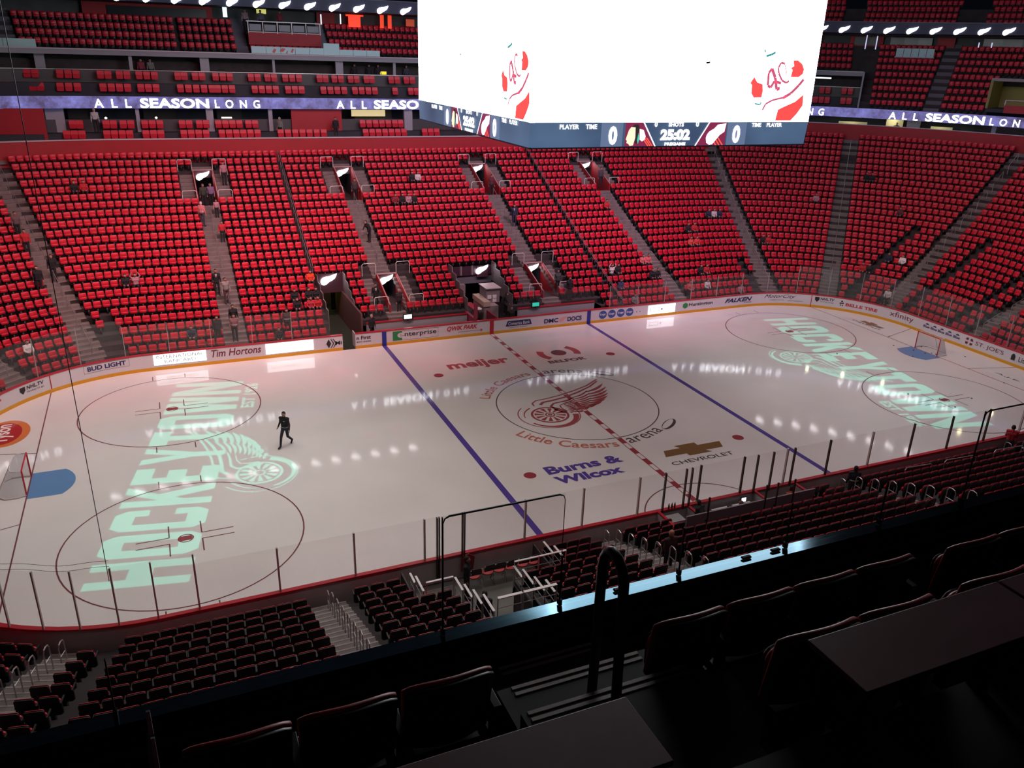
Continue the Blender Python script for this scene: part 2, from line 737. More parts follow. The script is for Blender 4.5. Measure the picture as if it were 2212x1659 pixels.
mb = MB()
winged(mb, lambda x, y: (-2.08 + x * 1.0, -.8 + y * .98, .0065))
mark('team_logo', mb, IAD, 'dark red winged wheel emblem at centre ice')
mb = MB()
place_text(mb, 'meijer', -5.0, 7.02, -.85, 7.02, 1.5, .035)
mark('ice_lettering', mb, IAD, 'red meijer wordmark')
mb = MB()
place_text(mb, 'BELFOR', 1.38, 6.33, 4.05, 6.33, .48, .04)
disc2(mb, 2.80, 8.02, .52, z=.0055)
mark('ice_lettering', mb, IBK, 'dark BELFOR lettering with a round disc')
mb = MB()
ring2(mb, 2.72, 7.98, .95, 1.42, 150, 222, 14)
ring2(mb, 2.86, 8.02, .95, 1.42, -30, 46, 14)
mark('ice_logo', mb, IAD, 'two red curved brackets above BELFOR')
mb = MB()
arc_text(mb, 'Little Caesars', 4.95, 152, 97, .62, .012)
arc_text(mb, 'Little Caesars', 4.80, 207, 266, .72, .016, flip=True)
mark('ice_lettering', mb, IADO, 'orange red Little Caesars script curved round the circle')
mb = MB()
arc_text(mb, 'arena', 4.86, 87, 58, .48, .0)
arc_text(mb, 'arena', 4.82, 273, 301, .55, .0, flip=True)
for (cx, cyy, a) in ((3.68, 3.78, -42), (3.46, -4.05, 38)):
    n = 40
    for k in range(n):
        q = []
        for kk, rr in ((k, 1.0), (k, .72), (k + 1, .72), (k + 1, 1.0)):
            th = 2 * PI * kk / n
            ex, ey = .78 * math.cos(th) * (1 if rr == 1 else .92), .30 * math.sin(th) * (1 if rr == 1 else .62) + (0 if rr == 1 else .06)
            ca, sa = math.cos(math.radians(a)), math.sin(math.radians(a))
            q.append((cx + ex * ca - ey * sa, cyy + ex * sa + ey * ca, .006))
        mb.quad(*q)
mark('ice_lettering', mb, IBK, 'dark arena lettering with tilted ring emblems')
mb = MB()
place_text(mb, 'Burns &', -5.12, -7.0, -1.05, -7.0, .78, .04)
place_text(mb, 'Wilcox', -5.08, -7.98, -1.55, -7.98, .72, .045)
mark('ice_lettering', mb, IB, 'blue Burns & Wilcox lettering')
mb = MB()
k_ = [(1.12, -7.33), (2.35, -7.33), (2.35, -7.58), (3.72, -7.58), (3.5, -7.33), (4.55, -7.33), (4.78, -6.72), (3.42, -6.72), (3.42, -6.42), (2.2, -6.42), (2.36, -6.72), (1.38, -6.72)]
mb.poly([(x, y, .006) for x, y in k_])
mark('ice_logo', mb, IGO, 'gold brown bow tie shaped emblem')
mb = MB()
place_text(mb, 'CHEVROLET', 1.0, -8.22, 4.62, -8.22, .34, .01)
mark('ice_lettering', mb, IBK, 'dark CHEVROLET lettering')
mb = MB()
place_text(mb, 'CHEVROLET', 27.75, 7.45, 27.75, 4.75, .26, .01)
mark('ice_lettering', mb, IBK)
mb = MB()
mb.poly([(28.15 + a, 6.1 - b, .006) for a, b in [(0, -.95), (0, -.2), (-.14, -.2), (-.14, .35), (0, .2), (0, 1.0), (.42, 1.15), (.42, .3), (.62, .3), (.62, -.4), (.42, -.3), (.42, -.8)]])
mark('ice_logo', mb, IGO)
mb = MB()
place_text(mb, 'A.J.E. *', 28.1, -4.5, 28.1, -6.9, .30, .02)
mark('ice_lettering', mb, IBK)
mb = MB()
disc2(mb, -28.75, 6.2, 1.08, z=.004, ry=1.62)
mark('ice_logo', mb, ITY, 'orange oval')
mb = MB()
disc2(mb, -28.85, 6.2, .82, z=.006, ry=1.32)
mark('ice_logo', mb, ITR, 'deep red oval')
mb = MB()
place_text(mb, 'Tyson', -28.35, 5.1, -28.35, 7.35, .95, .02, z=.008)
mark('ice_lettering', mb, IW, 'white Tyson lettering')

# ------------------------------------------------------------------ boards
boards = thing('dasher_boards', 'white hockey rink boards with yellow kick plate and red top rail round the ice', 'rink boards')
GAP0, GAP1 = -10.43, -9.58


def ring_part(name, prof, m, segs, step=.6):
    mb = MB()
    for a, b in segs:
        loft(mb, prof, tsamples(a, b, step))
    return mb.build(name, m, boards)


FULL = [(GAP1, HALF - .001), (-HALF + .001, GAP0)]
ring_part('white_facing', [(0, .2), (0, 1.0), (.05, 1.0), (.05, .2)], BOARDW, FULL)
ring_part('kick_plate', [(-.012, 0), (-.012, .2), (.05, .2), (.05, 0)], KICK, FULL)
ring_part('back_panel', [(.05, 0), (.05, 1.0), (.12, 1.0), (.12, 0)], BOARDB, FULL)
ring_part('cap_rail', [(-.02, 1.0), (-.02, 1.07), (.16, 1.07), (.16, 1.0)], CAPRED, FULL)


def decal(name, m, label=None, parent=boards, d=-.008):
    """returns mesh builder and put function in (t,z)"""
    mb = MB()
    return mb, (lambda t, z: P3(t, d, z))


def dtext(mb, body, t0, z0, t1, z1, bold=0, shear=0, d=-.012, mi=0):
    vs, fs, _ = text2d(body, bold, shear)
    mb.add([P3(t0 + (t1 - t0) * v[0], d, z0 + (z1 - z0) * v[1]) for v in vs], fs, mi)


def dquad(mb, t0, z0, t1, z1, d=-.008, mi=0):
    ts = tsamples(t0, t1, .5)
    for a, b in zip(ts[:-1], ts[1:]):
        mb.quad(P3(a, d, z0), P3(b, d, z0), P3(b, d, z1), P3(a, d, z1), mi)


def ad(mb, m, label):
    o = mb.build('advertisement', m, boards)
    o['label'] = label
    return o


NAVY = mat('ad_navy', (.012, .02, .10), .4)
ADRED = mat('ad_red', (.48, .03, .04), .4)
ADBLK = mat('ad_black', (.015, .013, .016), .4)
ADMAR = mat('ad_maroon', (.14, .012, .03), .4)
ADGRN = mat('ad_green', (.02, .22, .06), .4)
ADBLUE = mat('ad_blue', (.03, .08, .30), .4)
ADPINK = mat('ad_pink', (.75, .35, .34), .4)
LINEB = mat('board_line_blue', (.015, .03, .26), .4)
LINER = mat('board_line_red', (.42, .012, .03), .4)
for t0, t1, m_ in ((-7.83, -7.53, LINEB), (7.53, 7.83, LINEB), (-.15, .15, LINER), (27.41, 27.47, LINER), (-27.47, -27.41, LINER)):
    for sg in (1,):
        mb = MB()
        dquad(mb, t0, .0, t1, 1.0, -.016)
        o = mb.build('line_stripe', m_, boards)
mb = MB()
dtext(mb, 'er', -31.2, .45, -30.5, .82, .03)
dtext(mb, 'mei', -32.6, .45, -31.25, .82, .03)
ad(mb, ADRED, 'red meijer wordmark, cut off by the left edge')
for t0, z0 in ((-28.85, .0), (28.12, .0)):
    mb = MB()
    dtext(mb, 'NHL.TV', t0, .66, t0 + 1.05, .88, .03, .15)
    dtext(mb, 'Hockey to go', t0, .47, t0 + 1.02, .60)
    mb.poly([P3(t0 - .42 + a, -.012, .68 + b) for a, b in ((0, .2), (.34, .2), (.34, -.02), (.17, -.2), (0, -.02))])
    ad(mb, ADBLK, 'black NHL.TV Hockey to go advert with a shield')
mb = MB()
dtext(mb, 'BUD LIGHT', -25.35, .60, -23.25, .88, .035)
for a, b, c, e in ((-25.55, .5, -23.08, .515), (-25.55, .955, -23.08, .97), (-25.55, .5, -25.535, .97), (-23.095, .5, -23.08, .97)):
    dquad(mb, a, b, c, e)
ad(mb, NAVY, 'navy BUD LIGHT advert in a thin frame')
mb = MB()
dtext(mb, 'Tim Hortons', -18.5, .45, -15.55, .92, .012, .25)
ad(mb, ADMAR, 'maroon Tim Hortons script')
mb = MB()
for k in range(3):
    t0 = -11.5 + k * .15
    if k == 0:
        mb.poly([P3(t0 + a, -.012, .55 + b) for a, b in ((0, 0), (.16, .3), (.32, 0), (.16, -.3))][::-1])
    else:
        mb.poly([P3(t0 + .12 + a, -.012, .55 + b) for a, b in ((0, .3), (.06, .3), (.24, 0), (.06, -.3), (0, -.3), (.17, 0))][::-1])
dtext(mb, 'Mi', -10.92, .42, -10.5, .68, .03)
dtext(mb, 'n First', -9.52, .60, -8.58, .86, .025)
dtext(mb, 'EDIT UNION', -9.52, .40, -8.58, .50, .02)
ad(mb, ADBLK, 'black Michigan First advert broken by the open gate')
mb = MB()
dtext(mb, 'nterprise', -6.28, .42, -4.05, .82, .012)
for a, b, c, e in ((-7.1, .27, -3.93, .285), (-7.1, .905, -3.93, .92), (-3.945, .27, -3.93, .92)):
    dquad(mb, a, b, c, e)
ad(mb, ADBLK, 'black enterprise advert in a thin frame')
mb = MB()
dquad(mb, -7.1, .27, -6.45, .92, -.009)
ad(mb, ADGRN, 'green block at the start of the enterprise advert')
mb = MB()
dtext(mb, 'e', -6.78, .45, -6.30, .80, .03, d=-.014)
ad(mb, BOARDW, 'white letter e on the green block')
mb = MB()
dtext(mb, 'QWIK PARK', -3.3, .50, -1.05, .88, .035, .3)
dquad(mb, -2.5, .40, -.95, .425)
mb.poly([P3(-1.05 + a, -.012, .42 + b) for a, b in ((0, -.03), (.2, -.02), (.28, .10), (.32, .0), (.42, .01), (.32, -.04), (.28, -.13), (.2, -.05))][::-1])
ad(mb, ADRED, 'red QWIK PARK advert with a small aeroplane')
mb = MB()
mb.poly([P3(a, -.010, b) for a, b in ((1.05, .45), (1.2, .84), (2.95, .84), (3.08, .45))][::-1])
dtext(mb, 'WITH YOU', 1.3, .30, 2.7, .37)
ad(mb, NAVY, 'navy block behind Comerica Bank')
mb = MB()
dtext(mb, 'Comerica Bank', 1.25, .52, 2.92, .76, .012, d=-.014)
ad(mb, BOARDW, 'white Comerica Bank lettering on the navy block')
mb = MB()
dtext(mb, 'DMC', 4.05, .38, 5.18, .70, .035)
dtext(mb, 'DOCS', 5.92, .36, 7.08, .70, .035)
ad(mb, NAVY, 'navy DMC DOCS advert')
mb = MB()
mb.poly([P3(5.25 + a, -.012, .38 + b) for a, b in ((0, .1), (.12, .0), (.3, .02), (.55, .28), (.62, .38), (.3, .33), (.05, .24))][::-1])
ad(mb, ADPINK, 'pink wing shape between DMC and DOCS')
for t in (8.85, 9.61, 10.38, 11.13):
    mb = MB()
    mb.poly([P3(t + .33 * math.cos(a), -.010, .58 + .31 * math.sin(a)) for a in [2 * PI * k / 28 for k in range(28)]][::-1])
    ad(mb, ADBLUE, 'round blue Kroger badge')
    mb = MB()
    dtext(mb, 'Kroger', t - .25, .47, t + .25, .70, .03, d=-.014)
    ad(mb, BOARDW, 'white Kroger lettering on a blue badge')
mb = MB()
dtext(mb, 'Huntington', 16.45, .46, 18.68, .80, .02)
ad(mb, ADBLK, 'dark Huntington advert')
mb = MB()
mb.poly([P3(16.12 + .26 * math.cos(a), -.012, .62 + .24 * math.sin(a)) for a in [PI / 6 + PI / 3 * k for k in range(6)]][::-1])
ad(mb, ADGRN, 'green hexagon beside Huntington')
mb = MB()
dtext(mb, 'FALKEN', 19.85, .48, 22.5, .82, .035, .35)
dtext(mb, 'TIRES', 21.7, .34, 22.45, .42, .02)
ad(mb, NAVY, 'dark blue FALKEN TIRES advert')
mb = MB()
dtext(mb, 'MotorCity', 23.6, .55, 26.2, .92, .0, .5)
dtext(mb, 'CASINO HOTEL', 24.1, .42, 25.3, .50)
dquad(mb, 25.6, .40, 26.8, .425)
ad(mb, ADBLK, 'dark MotorCity script advert')
mb = MB()
dtext(mb, 'BELLE TIRE', 30.05, .45, 32.5, .70, .035)
ad(mb, ADRED, 'red BELLE TIRE advert')
mb = MB()
for a, b, r in ((0, .14, .07), (-.1, -.02, .06), (.1, .0, .06), (-.06, -.17, .05), (.08, -.18, .05), (.0, -.02, .05)):
    mb.poly([P3(29.75 + a + r * math.cos(q), -.012, .64 + b + r * math.sin(q)) for q in [2 * PI * k / 10 for k in range(10)]][::-1])
ad(mb, ADBLK, 'small dark pattern beside BELLE TIRE')
mb = MB()
dtext(mb, 'xfinity', 33.5, .36, 35.55, .88, .0)
ad(mb, ADMAR, 'maroon xfinity wordmark')
for t in (36.75, 37.4, 38.03, 38.68, 39.33):
    mb = MB()
    dtext(mb, 'Blue', t - .27, .48, t + .27, .67, .025, .1)
    mb.poly([P3(t - .12 + a, -.012, .72 + b) for a, b in ((0, 0), (.12, .12), (.17, .08), (.22, .12), (.34, 0))][::-1])
    ad(mb, NAVY, 'dark Blue wordmark under a mountain outline')
mb = MB()
for q in range(4):
    a0 = q * PI / 2 + .25
    mb.poly([P3(40.35 + r * math.cos(a), -.012, .60 + r * math.sin(a) * .85) for r, a in ((.1, a0 + .5), (.3, a0), (.36, a0 + .5), (.3, a0 + 1.0))][::-1])
dtext(mb, "ST. JOE'S", 40.85, .42, 43.0, .78, .0)
ad(mb, ADMAR, "dark ST. JOE'S advert with a round emblem")
mb = MB()
dtext(mb, 'Little Caesars', 44.1, .42, 46.4, .76, .01)
mb.poly([P3(43.55 + a, -.012, .4 + b) for a, b in ((0, 0), (.3, 0), (.3, .3), (.2, .45), (.08, .42), (0, .3))][::-1])
ad(mb, ADBLK, 'dark Little Caesars advert cut off by the right edge')
for t0, t1, z0, z1, txt, lab in ((-21.75, -18.8, .33, .98, ('INTERNATIONAL', 'BANCARD'), 'glowing white panel reading INTERNATIONAL BANCARD'),
                                 (-15.27, -12.32, .28, .95, ('JACK DANIELS', ''), 'glowing white panel reading JACK DANIELS'),
                                 (12.77, 15.18, .22, .90, ('[ooo]', ''), 'glowing white panel with a small dark emblem')):
    mb = MB()
    loft(mb, [(-.03, z0), (-.03, z1), (0, z1), (0, z0)], tsamples(t0, t1, .5))
    o = mb.build('lit_panel', BOARDSCR, boards)
    o['label'] = lab
    mb = MB()
    if txt[1]:
        dtext(mb, txt[0], t0 + .15, .70, t1 - .15, .93, 0, d=-.034)
        dtext(mb, txt[1], t0 + .6, .42, t1 - .6, .62, 0, d=-.034)
    elif t0 < 0:
        dtext(mb, txt[0], t0 + .2, .50, t0 + 2.0, .74, -.005, d=-.034)
    else:
        for a, b, c, e in ((12.95, .42, 13.85, .45), (12.95, .68, 13.8, .71), (12.95, .42, 12.99, .71), (13.75, .5, 13.79, .71), (13.9, .5, 14.05, .62)):
            dquad(mb, a, b, c, e, -.034)
    mb.build('lettering', mat('panel_print_grey', (.10, .12, .14), .5), o)

# open gate leaf beside the dark gap in the far boards
mb = MB()
mb.box(GAP1 - .02, 13.0, 0, GAP1 + .04, 13.85, 1.0)
g = mb.build('gate_leaf', BOARDB, boards)

# ------------------------------------------------------------------ glass panels
POSTMATS = {'alu': ALU, 'dark': BRONZE}


def glass_panel(t0, t1, h, label, group, gm=GLASS, post='alu', d=.05, double=False, pw=.05):
    x0, y0, nx, ny = pN(t0, d)
    r = thing('rink_glass', label, 'rink glass', (x0, y0, 1.07), 0, group)
    ts = tsamples(t0, t1, .45)
    mb = MB()
    n = len(ts)
    pr = [(d - .006, 1.075), (d - .006, h), (d + .006, h), (d + .006, 1.075)]
    loft(mb, pr, ts)
    mb.v = [(v[0] - x0, v[1] - y0, v[2] - 1.07) for v in mb.v]
    mb.build('pane', gm, r)
    mb = MB()
    for k in ((0,) if not double else (0, .11)):
        xx, yy, ax, ay = pN(t0 + k, d + .04)
        mb.obox((xx - x0, yy - y0, (h - 1.07) / 2 + .0), (-ay * pw / 2, ax * pw / 2, 0), (ax * .03, ay * .03, 0), (0, 0, (h - 1.07) / 2))
    mb.build('post', POSTMATS[post], r)
    return r


def tn(x):
    """curve parameter of a point on the near straight"""
    return (HALF - abs(x)) * (1 if x >= 0 else -1)


# near side panels, left to right (x of each post)
near_x = [-20.8, -18.22, -15.64, -13.10, -9.13, -6.66, -4.13, -1.21, 1.0, 3.31, 5.72, 8.24, 10.81, 13.35, 15.92, 18.5, 21.0]
NPO = {-13.10: 'first', -4.13: 'x'}
GN = 'glass panels along the near boards'
for k in range(len(near_x) - 1):
    a, b = near_x[k], near_x[k + 1]
    t0, t1 = tn(a), tn(b)
    if a < 0 and b <= 0:
        ta, tb = t0, t1   # both negative, decreasing magnitude of |t| grows toward centre
    seg = []
    x0, x1 = a, b
    r = thing('rink_glass', 'clear rink glass panel on the near boards, number %d counted from the left corner' % (k + 1), 'rink glass', (x0, -13.0, 1.07))
    r['label'] = ['first', 'second', 'third', 'fourth', 'fifth', 'sixth', 'seventh', 'eighth', 'ninth', 'tenth', 'eleventh', 'twelfth', 'thirteenth', 'fourteenth', 'fifteenth', 'sixteenth'][k] + ' clear glass panel along the straight near boards, counted from left'
    r['group'] = GN
    mb = MB()
    mb.box(.03, -.006, 0, x1 - x0 - .03, .006, 1.72)
    mb.build('pane', GLASS, r)
    mb = MB()
    dk = a in (1.0, -1.21, 5.72, 10.81, 13.35, 15.92)
    mb.box(-.03, -.06, 0, .03, .03, 1.74)
    mb.build('post', BRONZE if dk else ALU, r)
    if a == -4.13 or a == 8.24:
        pass
# dark upright posts standing behind the near boards
for x, z0, lab in ((-12.66, .25, 'left of the pair of dark double uprights behind the near boards'), (-11.69, 1.0, 'right of the pair of dark double uprights behind the near boards'),
                   (-3.0, 1.0, 'dark single upright left of the timekeeper box'), (-2.0, 1.0, 'dark upright at the left end of the timekeeper box'),
                   (-1.72, 1.0, 'short dark upright just right of the timekeeper box end'), (1.62, 1.0, 'dark upright at the right end of the timekeeper box'),
                   (2.45, 1.0, 'dark upright in front of the penalty bench'), (3.6, 1.0, 'dark upright with a lamp bracket by the penalty bench')):
    mb = MB()
    mb.box(x - .035, -13.2, z0, x + .01, -13.1, 2.85)
    if x < -5:
        mb.box(x + .05, -13.2, z0, x + .09, -13.1, 2.85)
    tag(mb.build('upright_post', BRONZE), lab, 'post', 'dark uprights behind the near boards')
# curved corner panels, near left, and end panels
names = ['one', 'two', 'three', 'four', 'five', 'six', 'seven', 'eight', 'nine', 'ten', 'eleven', 'twelve']
near_post_x = [(-26.35, -11.81), (-25.37, -12.33), (-24.33, -12.75), (-23.2, -12.97), (-22.05, -12.954)]
tt = []
for x, y in near_post_x:
    if abs(x) > LS:
        th = math.atan2(-(y + ES), abs(x) - LS)
        tt.append(-(LS + QT + 2 * ES + RC * th))
    else:
        tt.append(tn(x))
tt.append(tn(-20.8))
tl = [-(LS + QT + 2 * ES + 2 + 0.0), tt[0] + 2.5, tt[0] + 1.25] + tt
tl = sorted(set(tl), reverse=True)
for k in range(len(tl) - 1):
    b, a = tl[k], tl[k + 1]
    if a < tn(-20.8) - 1e-6:
        continue
    glass_panel(a, b, 3.2, ['first', 'second', 'third', 'fourth', 'fifth', 'sixth', 'seventh', 'eighth', 'ninth'][k] + ' curved glass panel of the near left corner, from the left edge', 'glass panels round the near left corner', GLASS, 'alu')
glass_panel(tt[-1], tt[-2], 2.8, 'glass panel joining the near left corner to the straight boards', 'glass panels round the near left corner') if False else None
# far side, ends
ft = [-46.0 + 2.44 * k for k in range(12)]
far_posts = [t for t in [-52, -49.6, -47.2, -44.8, -42.4, -40, -37.6, -35.2, -32.8, -30.4, -28.0, -25.6, -23.2, -20.8, -18.4, -16.0, -13.6, -11.2]]
for k in range(len(far_posts) - 1):
    a, b = far_posts[k], far_posts[k + 1]
    h = 3.3 if a < -25.5 else 2.9
    glass_panel(a, b, h, 'hazy glass panel in front of the far left seats, between boards and first row', 'glass panels on the far left boards', GLASSFAR, 'alu', pw=.03)
far_r = [9.4, 11.8, 14.2, 16.6, 19.0, 21.4, 23.8, 26.2, 28.6, 31.0, 33.4, 35.8, 38.2, 40.6, 43.0, 45.4, 47.8, 50.2, 52.6]
for k in range(len(far_r) - 1):
    a, b = far_r[k], far_r[k + 1]
    h = 3.3 if a > 25.5 else 2.7
    glass_panel(a, b, h, 'hazy glass panel in front of the far right seats, between boards and first row', 'glass panels on the far right boards', GLASSFAR, 'alu', pw=.03)
# netting edge cable and fine net at the left end
mb = MB()
mb.tube([(-23.25, -13.05, 2.8), (-23.25, -13.05, 30)], .012, 5)
cabl = mb.build('cable', BLACKM)
tag(cabl, 'thin dark cable rising from the near left glass along the net edge', 'cable')
for dz in (3.22, 3.42):
    mb = MB()
    mb.tube([P3(t, .05, dz + .04 * math.sin(t * 3)) for t in tsamples(tt[3], -48, .35)], .008, 4)
    tag(mb.build('net_rope', BLACKM), 'thin rope sagging from post to post above the near left corner glass' if dz < 3 else 'upper thin rope above the near left corner glass', 'rope')

# ------------------------------------------------------------------ seating bowl
VOMS = [(-16.87, 17, 20), (-6.1, 17, 20), (5.7, 17, 20), (16.35, 17, 20), (-5.78, 3, 6), (5.90, 3, 6)]
TUN = [(-10.85, -8.92), (-1.05, 2.45)]
DROW = .84


def drow(i):
    return .8 + DROW * i


def in_hole(i, x, y):
    if y > 0:
        for a, b in TUN:
            if a < x < b and i <= 6:
                return True
        if i <= 1 and -11.2 < x < 9.35:
            return True
        for c, r0, r1 in VOMS:
            if abs(x - c) < .66 and r0 <= i <= r1:
                return True
    else:
        if -13.0 < x < -10.85 and i <= 8:
            return True
        if -14.0 < x < -8.85 and i <= 2:
            return True
        if i <= 0 and -2.7 < x < 3.95:
            return True
    return False


xs_extra = []
for a, b in TUN:
    xs_extra += [a, b]
for c, _, _ in VOMS:
    xs_extra += [c - .66, c + .66]
xs_extra += [-11.2, 9.35]
nx_extra = [tn(x) for x in (-14.0, -13.0, -10.85, -8.85, -2.7, 3.95)]
BOWL_T = tsamples(-HALF + .01, HALF - .01, 1.1, xs_extra + nx_extra)


def nrows(t):
    a = abs(t)
    if a < LS + RC * .307:
        return 23
    if a < LS + QT + 2 * ES + 6:
        return 26
    return 15


mb = MB()
for a, b in zip(BOWL_T[:-1], BOWL_T[1:]):
    tm = (a + b) / 2
    nr = nrows(tm)
    ya = pN(a, 5)[1]
    yb = pN(b, 5)[1]
    if abs(tm) > LS + QT + 2 * ES and abs(tm) < LS + QT + 2 * ES + 6 + .01 and False:
        pass
    for i in range(nr):
        xm, ym, _, _ = pN(tm, drow(i))
        if in_hole(i, xm, ym):
            continue
        d0, d1 = drow(i) - .42, drow(i) + .42
        za, zb = tread(i, ya), tread(i, yb)
        pa, pb = (tread(i - 1, ya), tread(i - 1, yb)) if i > 0 else (0, 0)
        A0, B0, A1, B1 = pN(a, d0), pN(b, d0), pN(a, d1), pN(b, d1)
        mb.quad((A0[0], A0[1], za), (B0[0], B0[1], zb), (B1[0], B1[1], zb), (A1[0], A1[1], za))
        mb.quad((A0[0], A0[1], pa - .02), (B0[0], B0[1], pb - .02), (B0[0], B0[1], zb), (A0[0], A0[1], za))
o = mb.build('seating_bowl', RISER)
o['kind'] = 'structure'

AISLES = [-16.87, -6.1, 5.7, 16.35]
ANG = [math.radians(a) for a in (17.6, 44.5, 72.6)]
CT = [LS + RC * a for a in ANG]
far_aisles = [(t, .70) for t in AISLES] + [(s * t, .70) for t in CT for s in (1, -1)] + [(LS + QT + ES + .15, .62), (-(LS + QT + ES), .62)]
ncor = [LS + QT + 2 * ES + RC * (PI / 2 - a) for a in ANG]
near_aisles = [(tn(x), .68) for x in (-16.77, -6.0, 5.95, 16.6)] + [(-t, .70) for t in ncor] + [(t, .70) for t in ncor[1:]]
ALL_A = far_aisles + near_aisles
aisle_names = {}


def aisle(tc, hw, label, skip=lambda i, off: False, wide=()):
    mb = MB()
    nr = nrows(tc)
    for i in range(nr):
        x, y, _, _ = pN(tc, drow(i))
        rise = tread(i + 1, y) - tread(i, y)
        k = (RC + drow(i)) / RC if LS < abs(tc) < LS + QT or LS + QT + 2 * ES < abs(tc) < LS + 2 * QT + 2 * ES else 1
        spans = [(-hw, hw)]
        for (c, r0, r1) in VOMS:
            if abs(x - c) < .5 and y > 0 and r0 <= i <= r1:
                spans = [(-1.72, -.78), (.78, 1.72)]
        if y > 0 and i <= 1 and -11.2 < x < 9.35:
            continue
        if y > 0 and i == 22:
            continue
        z = tread(i, y)
        for sa, sb in spans:
            ts = tsamples(tc + sa / k, tc + sb / k, 5)
            loft(mb, [(drow(i) - .43, z - rise / 2), (drow(i) - .43, z + .012), (drow(i) + .12, z + .012), (drow(i) + .12, z - rise / 2)], ts, 0)
            loft(mb, [(drow(i) + .0, z), (drow(i) + .0, z + rise / 2), (drow(i) + .42, z + rise / 2), (drow(i) + .42, z)], ts, 0)
            loft(mb, [(drow(i) - .435, z + .012), (drow(i) - .435, z + .02), (drow(i) - .36, z + .02), (drow(i) - .36, z + .012)], ts, 1)
            loft(mb, [(drow(i) - .005, z + rise / 2), (drow(i) - .005, z + rise / 2 + .008), (drow(i) + .05, z + rise / 2 + .008), (drow(i) + .05, z + rise / 2)], ts, 1)
    return tag(mb.build('aisle_stairs', [STEP, NOSE]), label, 'stairs')


for (t, hw), lab in zip(far_aisles, [
        'grey concrete aisle stairs right of the big far left block, with people on them', 'grey aisle stairs through the lower doorway left of the centre line',
        'grey aisle stairs through the lower doorway right of the centre line', 'grey aisle stairs beside the far block right of the blue line',
        'grey aisle stairs at the start of the far right corner', 'grey aisle stairs at the start of the far left corner, people standing on them',
        'wide grey aisle stairs running up the middle of the far right corner', 'aisle stairs in the middle of the far left corner',
        'pinkish aisle stairs between far right corner and right end', 'aisle stairs at the left edge of the far left corner',
        'aisle stairs in the middle of the right end behind the goal', 'aisle stairs in the middle of the left end']):
    aisle(t, hw, lab)
for (t, hw), lab in zip(near_aisles, [
        'pale aisle stairs of the near stand with thin looped rails, left of the tunnel', 'near aisle stairs with four looped handrails, right of the tunnel',
        'near aisle stairs with looped rails, right of the timekeeper box', 'near aisle stairs at the far right of the near stand',
        'near left corner aisle stairs with two looped rails', 'second aisle stairs of the near left corner', 'third aisle stairs of the near left corner',
        'aisle stairs of the near right corner', 'last aisle stairs of the near right corner']):
    aisle(t, hw, lab)

# centre handrails of the far aisles
ordn = ['lowest', 'second', 'third', 'fourth', 'fifth', 'sixth', 'seventh', 'eighth', 'ninth', 'tenth', 'eleventh', 'twelfth']
anames = ['left far aisle', 'far aisle left of centre', 'far aisle right of centre', 'far aisle right of the blue line', 'first far right corner aisle',
          'first far left corner aisle', 'middle far right corner aisle', 'middle far left corner aisle', 'last far right corner aisle', 'outer far left corner aisle', 'right end aisle', 'left end aisle']
for ai, (t, hw) in enumerate(far_aisles):
    x, y, nx, ny = pN(t, 0)
    k = 0
    for i0 in range(1 if ai not in (1, 2) else 8, nrows(t) - 3, 3):
        xm = pN(t, drow(i0))[0]
        if any(abs(xm - c) < .7 and r0 - 2 <= i0 <= r1 for c, r0, r1 in VOMS) and y > 0:
            continue
        mb = MB()
        p = [P3(t, drow(i0), tread(i0, y) + .05), P3(t, drow(i0), tread(i0, y) + .88), P3(t, drow(i0 + 2) - .1, tread(i0 + 2, y) + .85), P3(t, drow(i0 + 2), tread(i0 + 2, y) + .05)]
        mb.tube(p, .021, 5)
        tag(mb.build('aisle_handrail', STEEL), '%s steel handrail from the ice on the %s' % (ordn[k], anames[ai]), 'handrail', 'centre handrails of the far aisles')
        k += 1
# looped rails on near aisles
nn = ['near aisle left of the tunnel', 'near aisle right of the tunnel', 'near aisle right of the timekeeper box', 'far right near aisle', 'near left corner aisle', 'second near left corner aisle', 'third', 'near right corner aisle', 'last near right corner aisle']
for ai, (t, hw) in enumerate(near_aisles[:6]):
    for i0 in range(0, 9):
        y = -15
        z = tread_near(i0) + (.17 if i0 else 0)
        d0 = drow(i0) - .05
        mb = MB()
        pts = [P3(t, d0, z - .17), P3(t, d0, z + .82), P3(t, d0 + .05, z + .92), P3(t, d0 + .17, z + .95), P3(t, d0 + .30, z + .92), P3(t, d0 + .36, z + .82), P3(t, d0 + .36, z - .05)]
        mb.tube(pts, .021, 6)
        mb.tube([P3(t, d0, z + .5), P3(t, d0 + .36, z + .5)], .015, 5)
        tag(mb.build('looped_rail', STEEL), '%s looped steel rail from the ice on the %s' % (ordn[i0], nn[ai]), 'handrail', 'looped rails of the near aisles')


# section railings running down the far stand
for x, r0, lab in ((-11.0, 7, 'long dark double railing running down the far stand to the yellow tunnel'), (10.80, 0, 'long dark double railing running down the far stand right of centre')):
    mb = MB()
    for dx in (-.06, .06):
        mb.tube([(x + dx, 12.954 + drow(i) - .4, tread_far(i) + .86) for i in (r0, 22)][:1] + [(x + dx, 12.954 + drow(i) - .4, tread_far(i) + .86) for i in range(r0 + 1, 23)], .022, 5)
    for i in range(r0, 23):
        mb.tube([(x, 12.954 + drow(i) - .3, tread_far(i)), (x, 12.954 + drow(i) - .3, tread_far(i) + .9)], .02, 5)
    tag(mb.build('section_railing', mat('dull_steel', (.22, .20, .21), .5, metal=.4)), lab, 'railing')


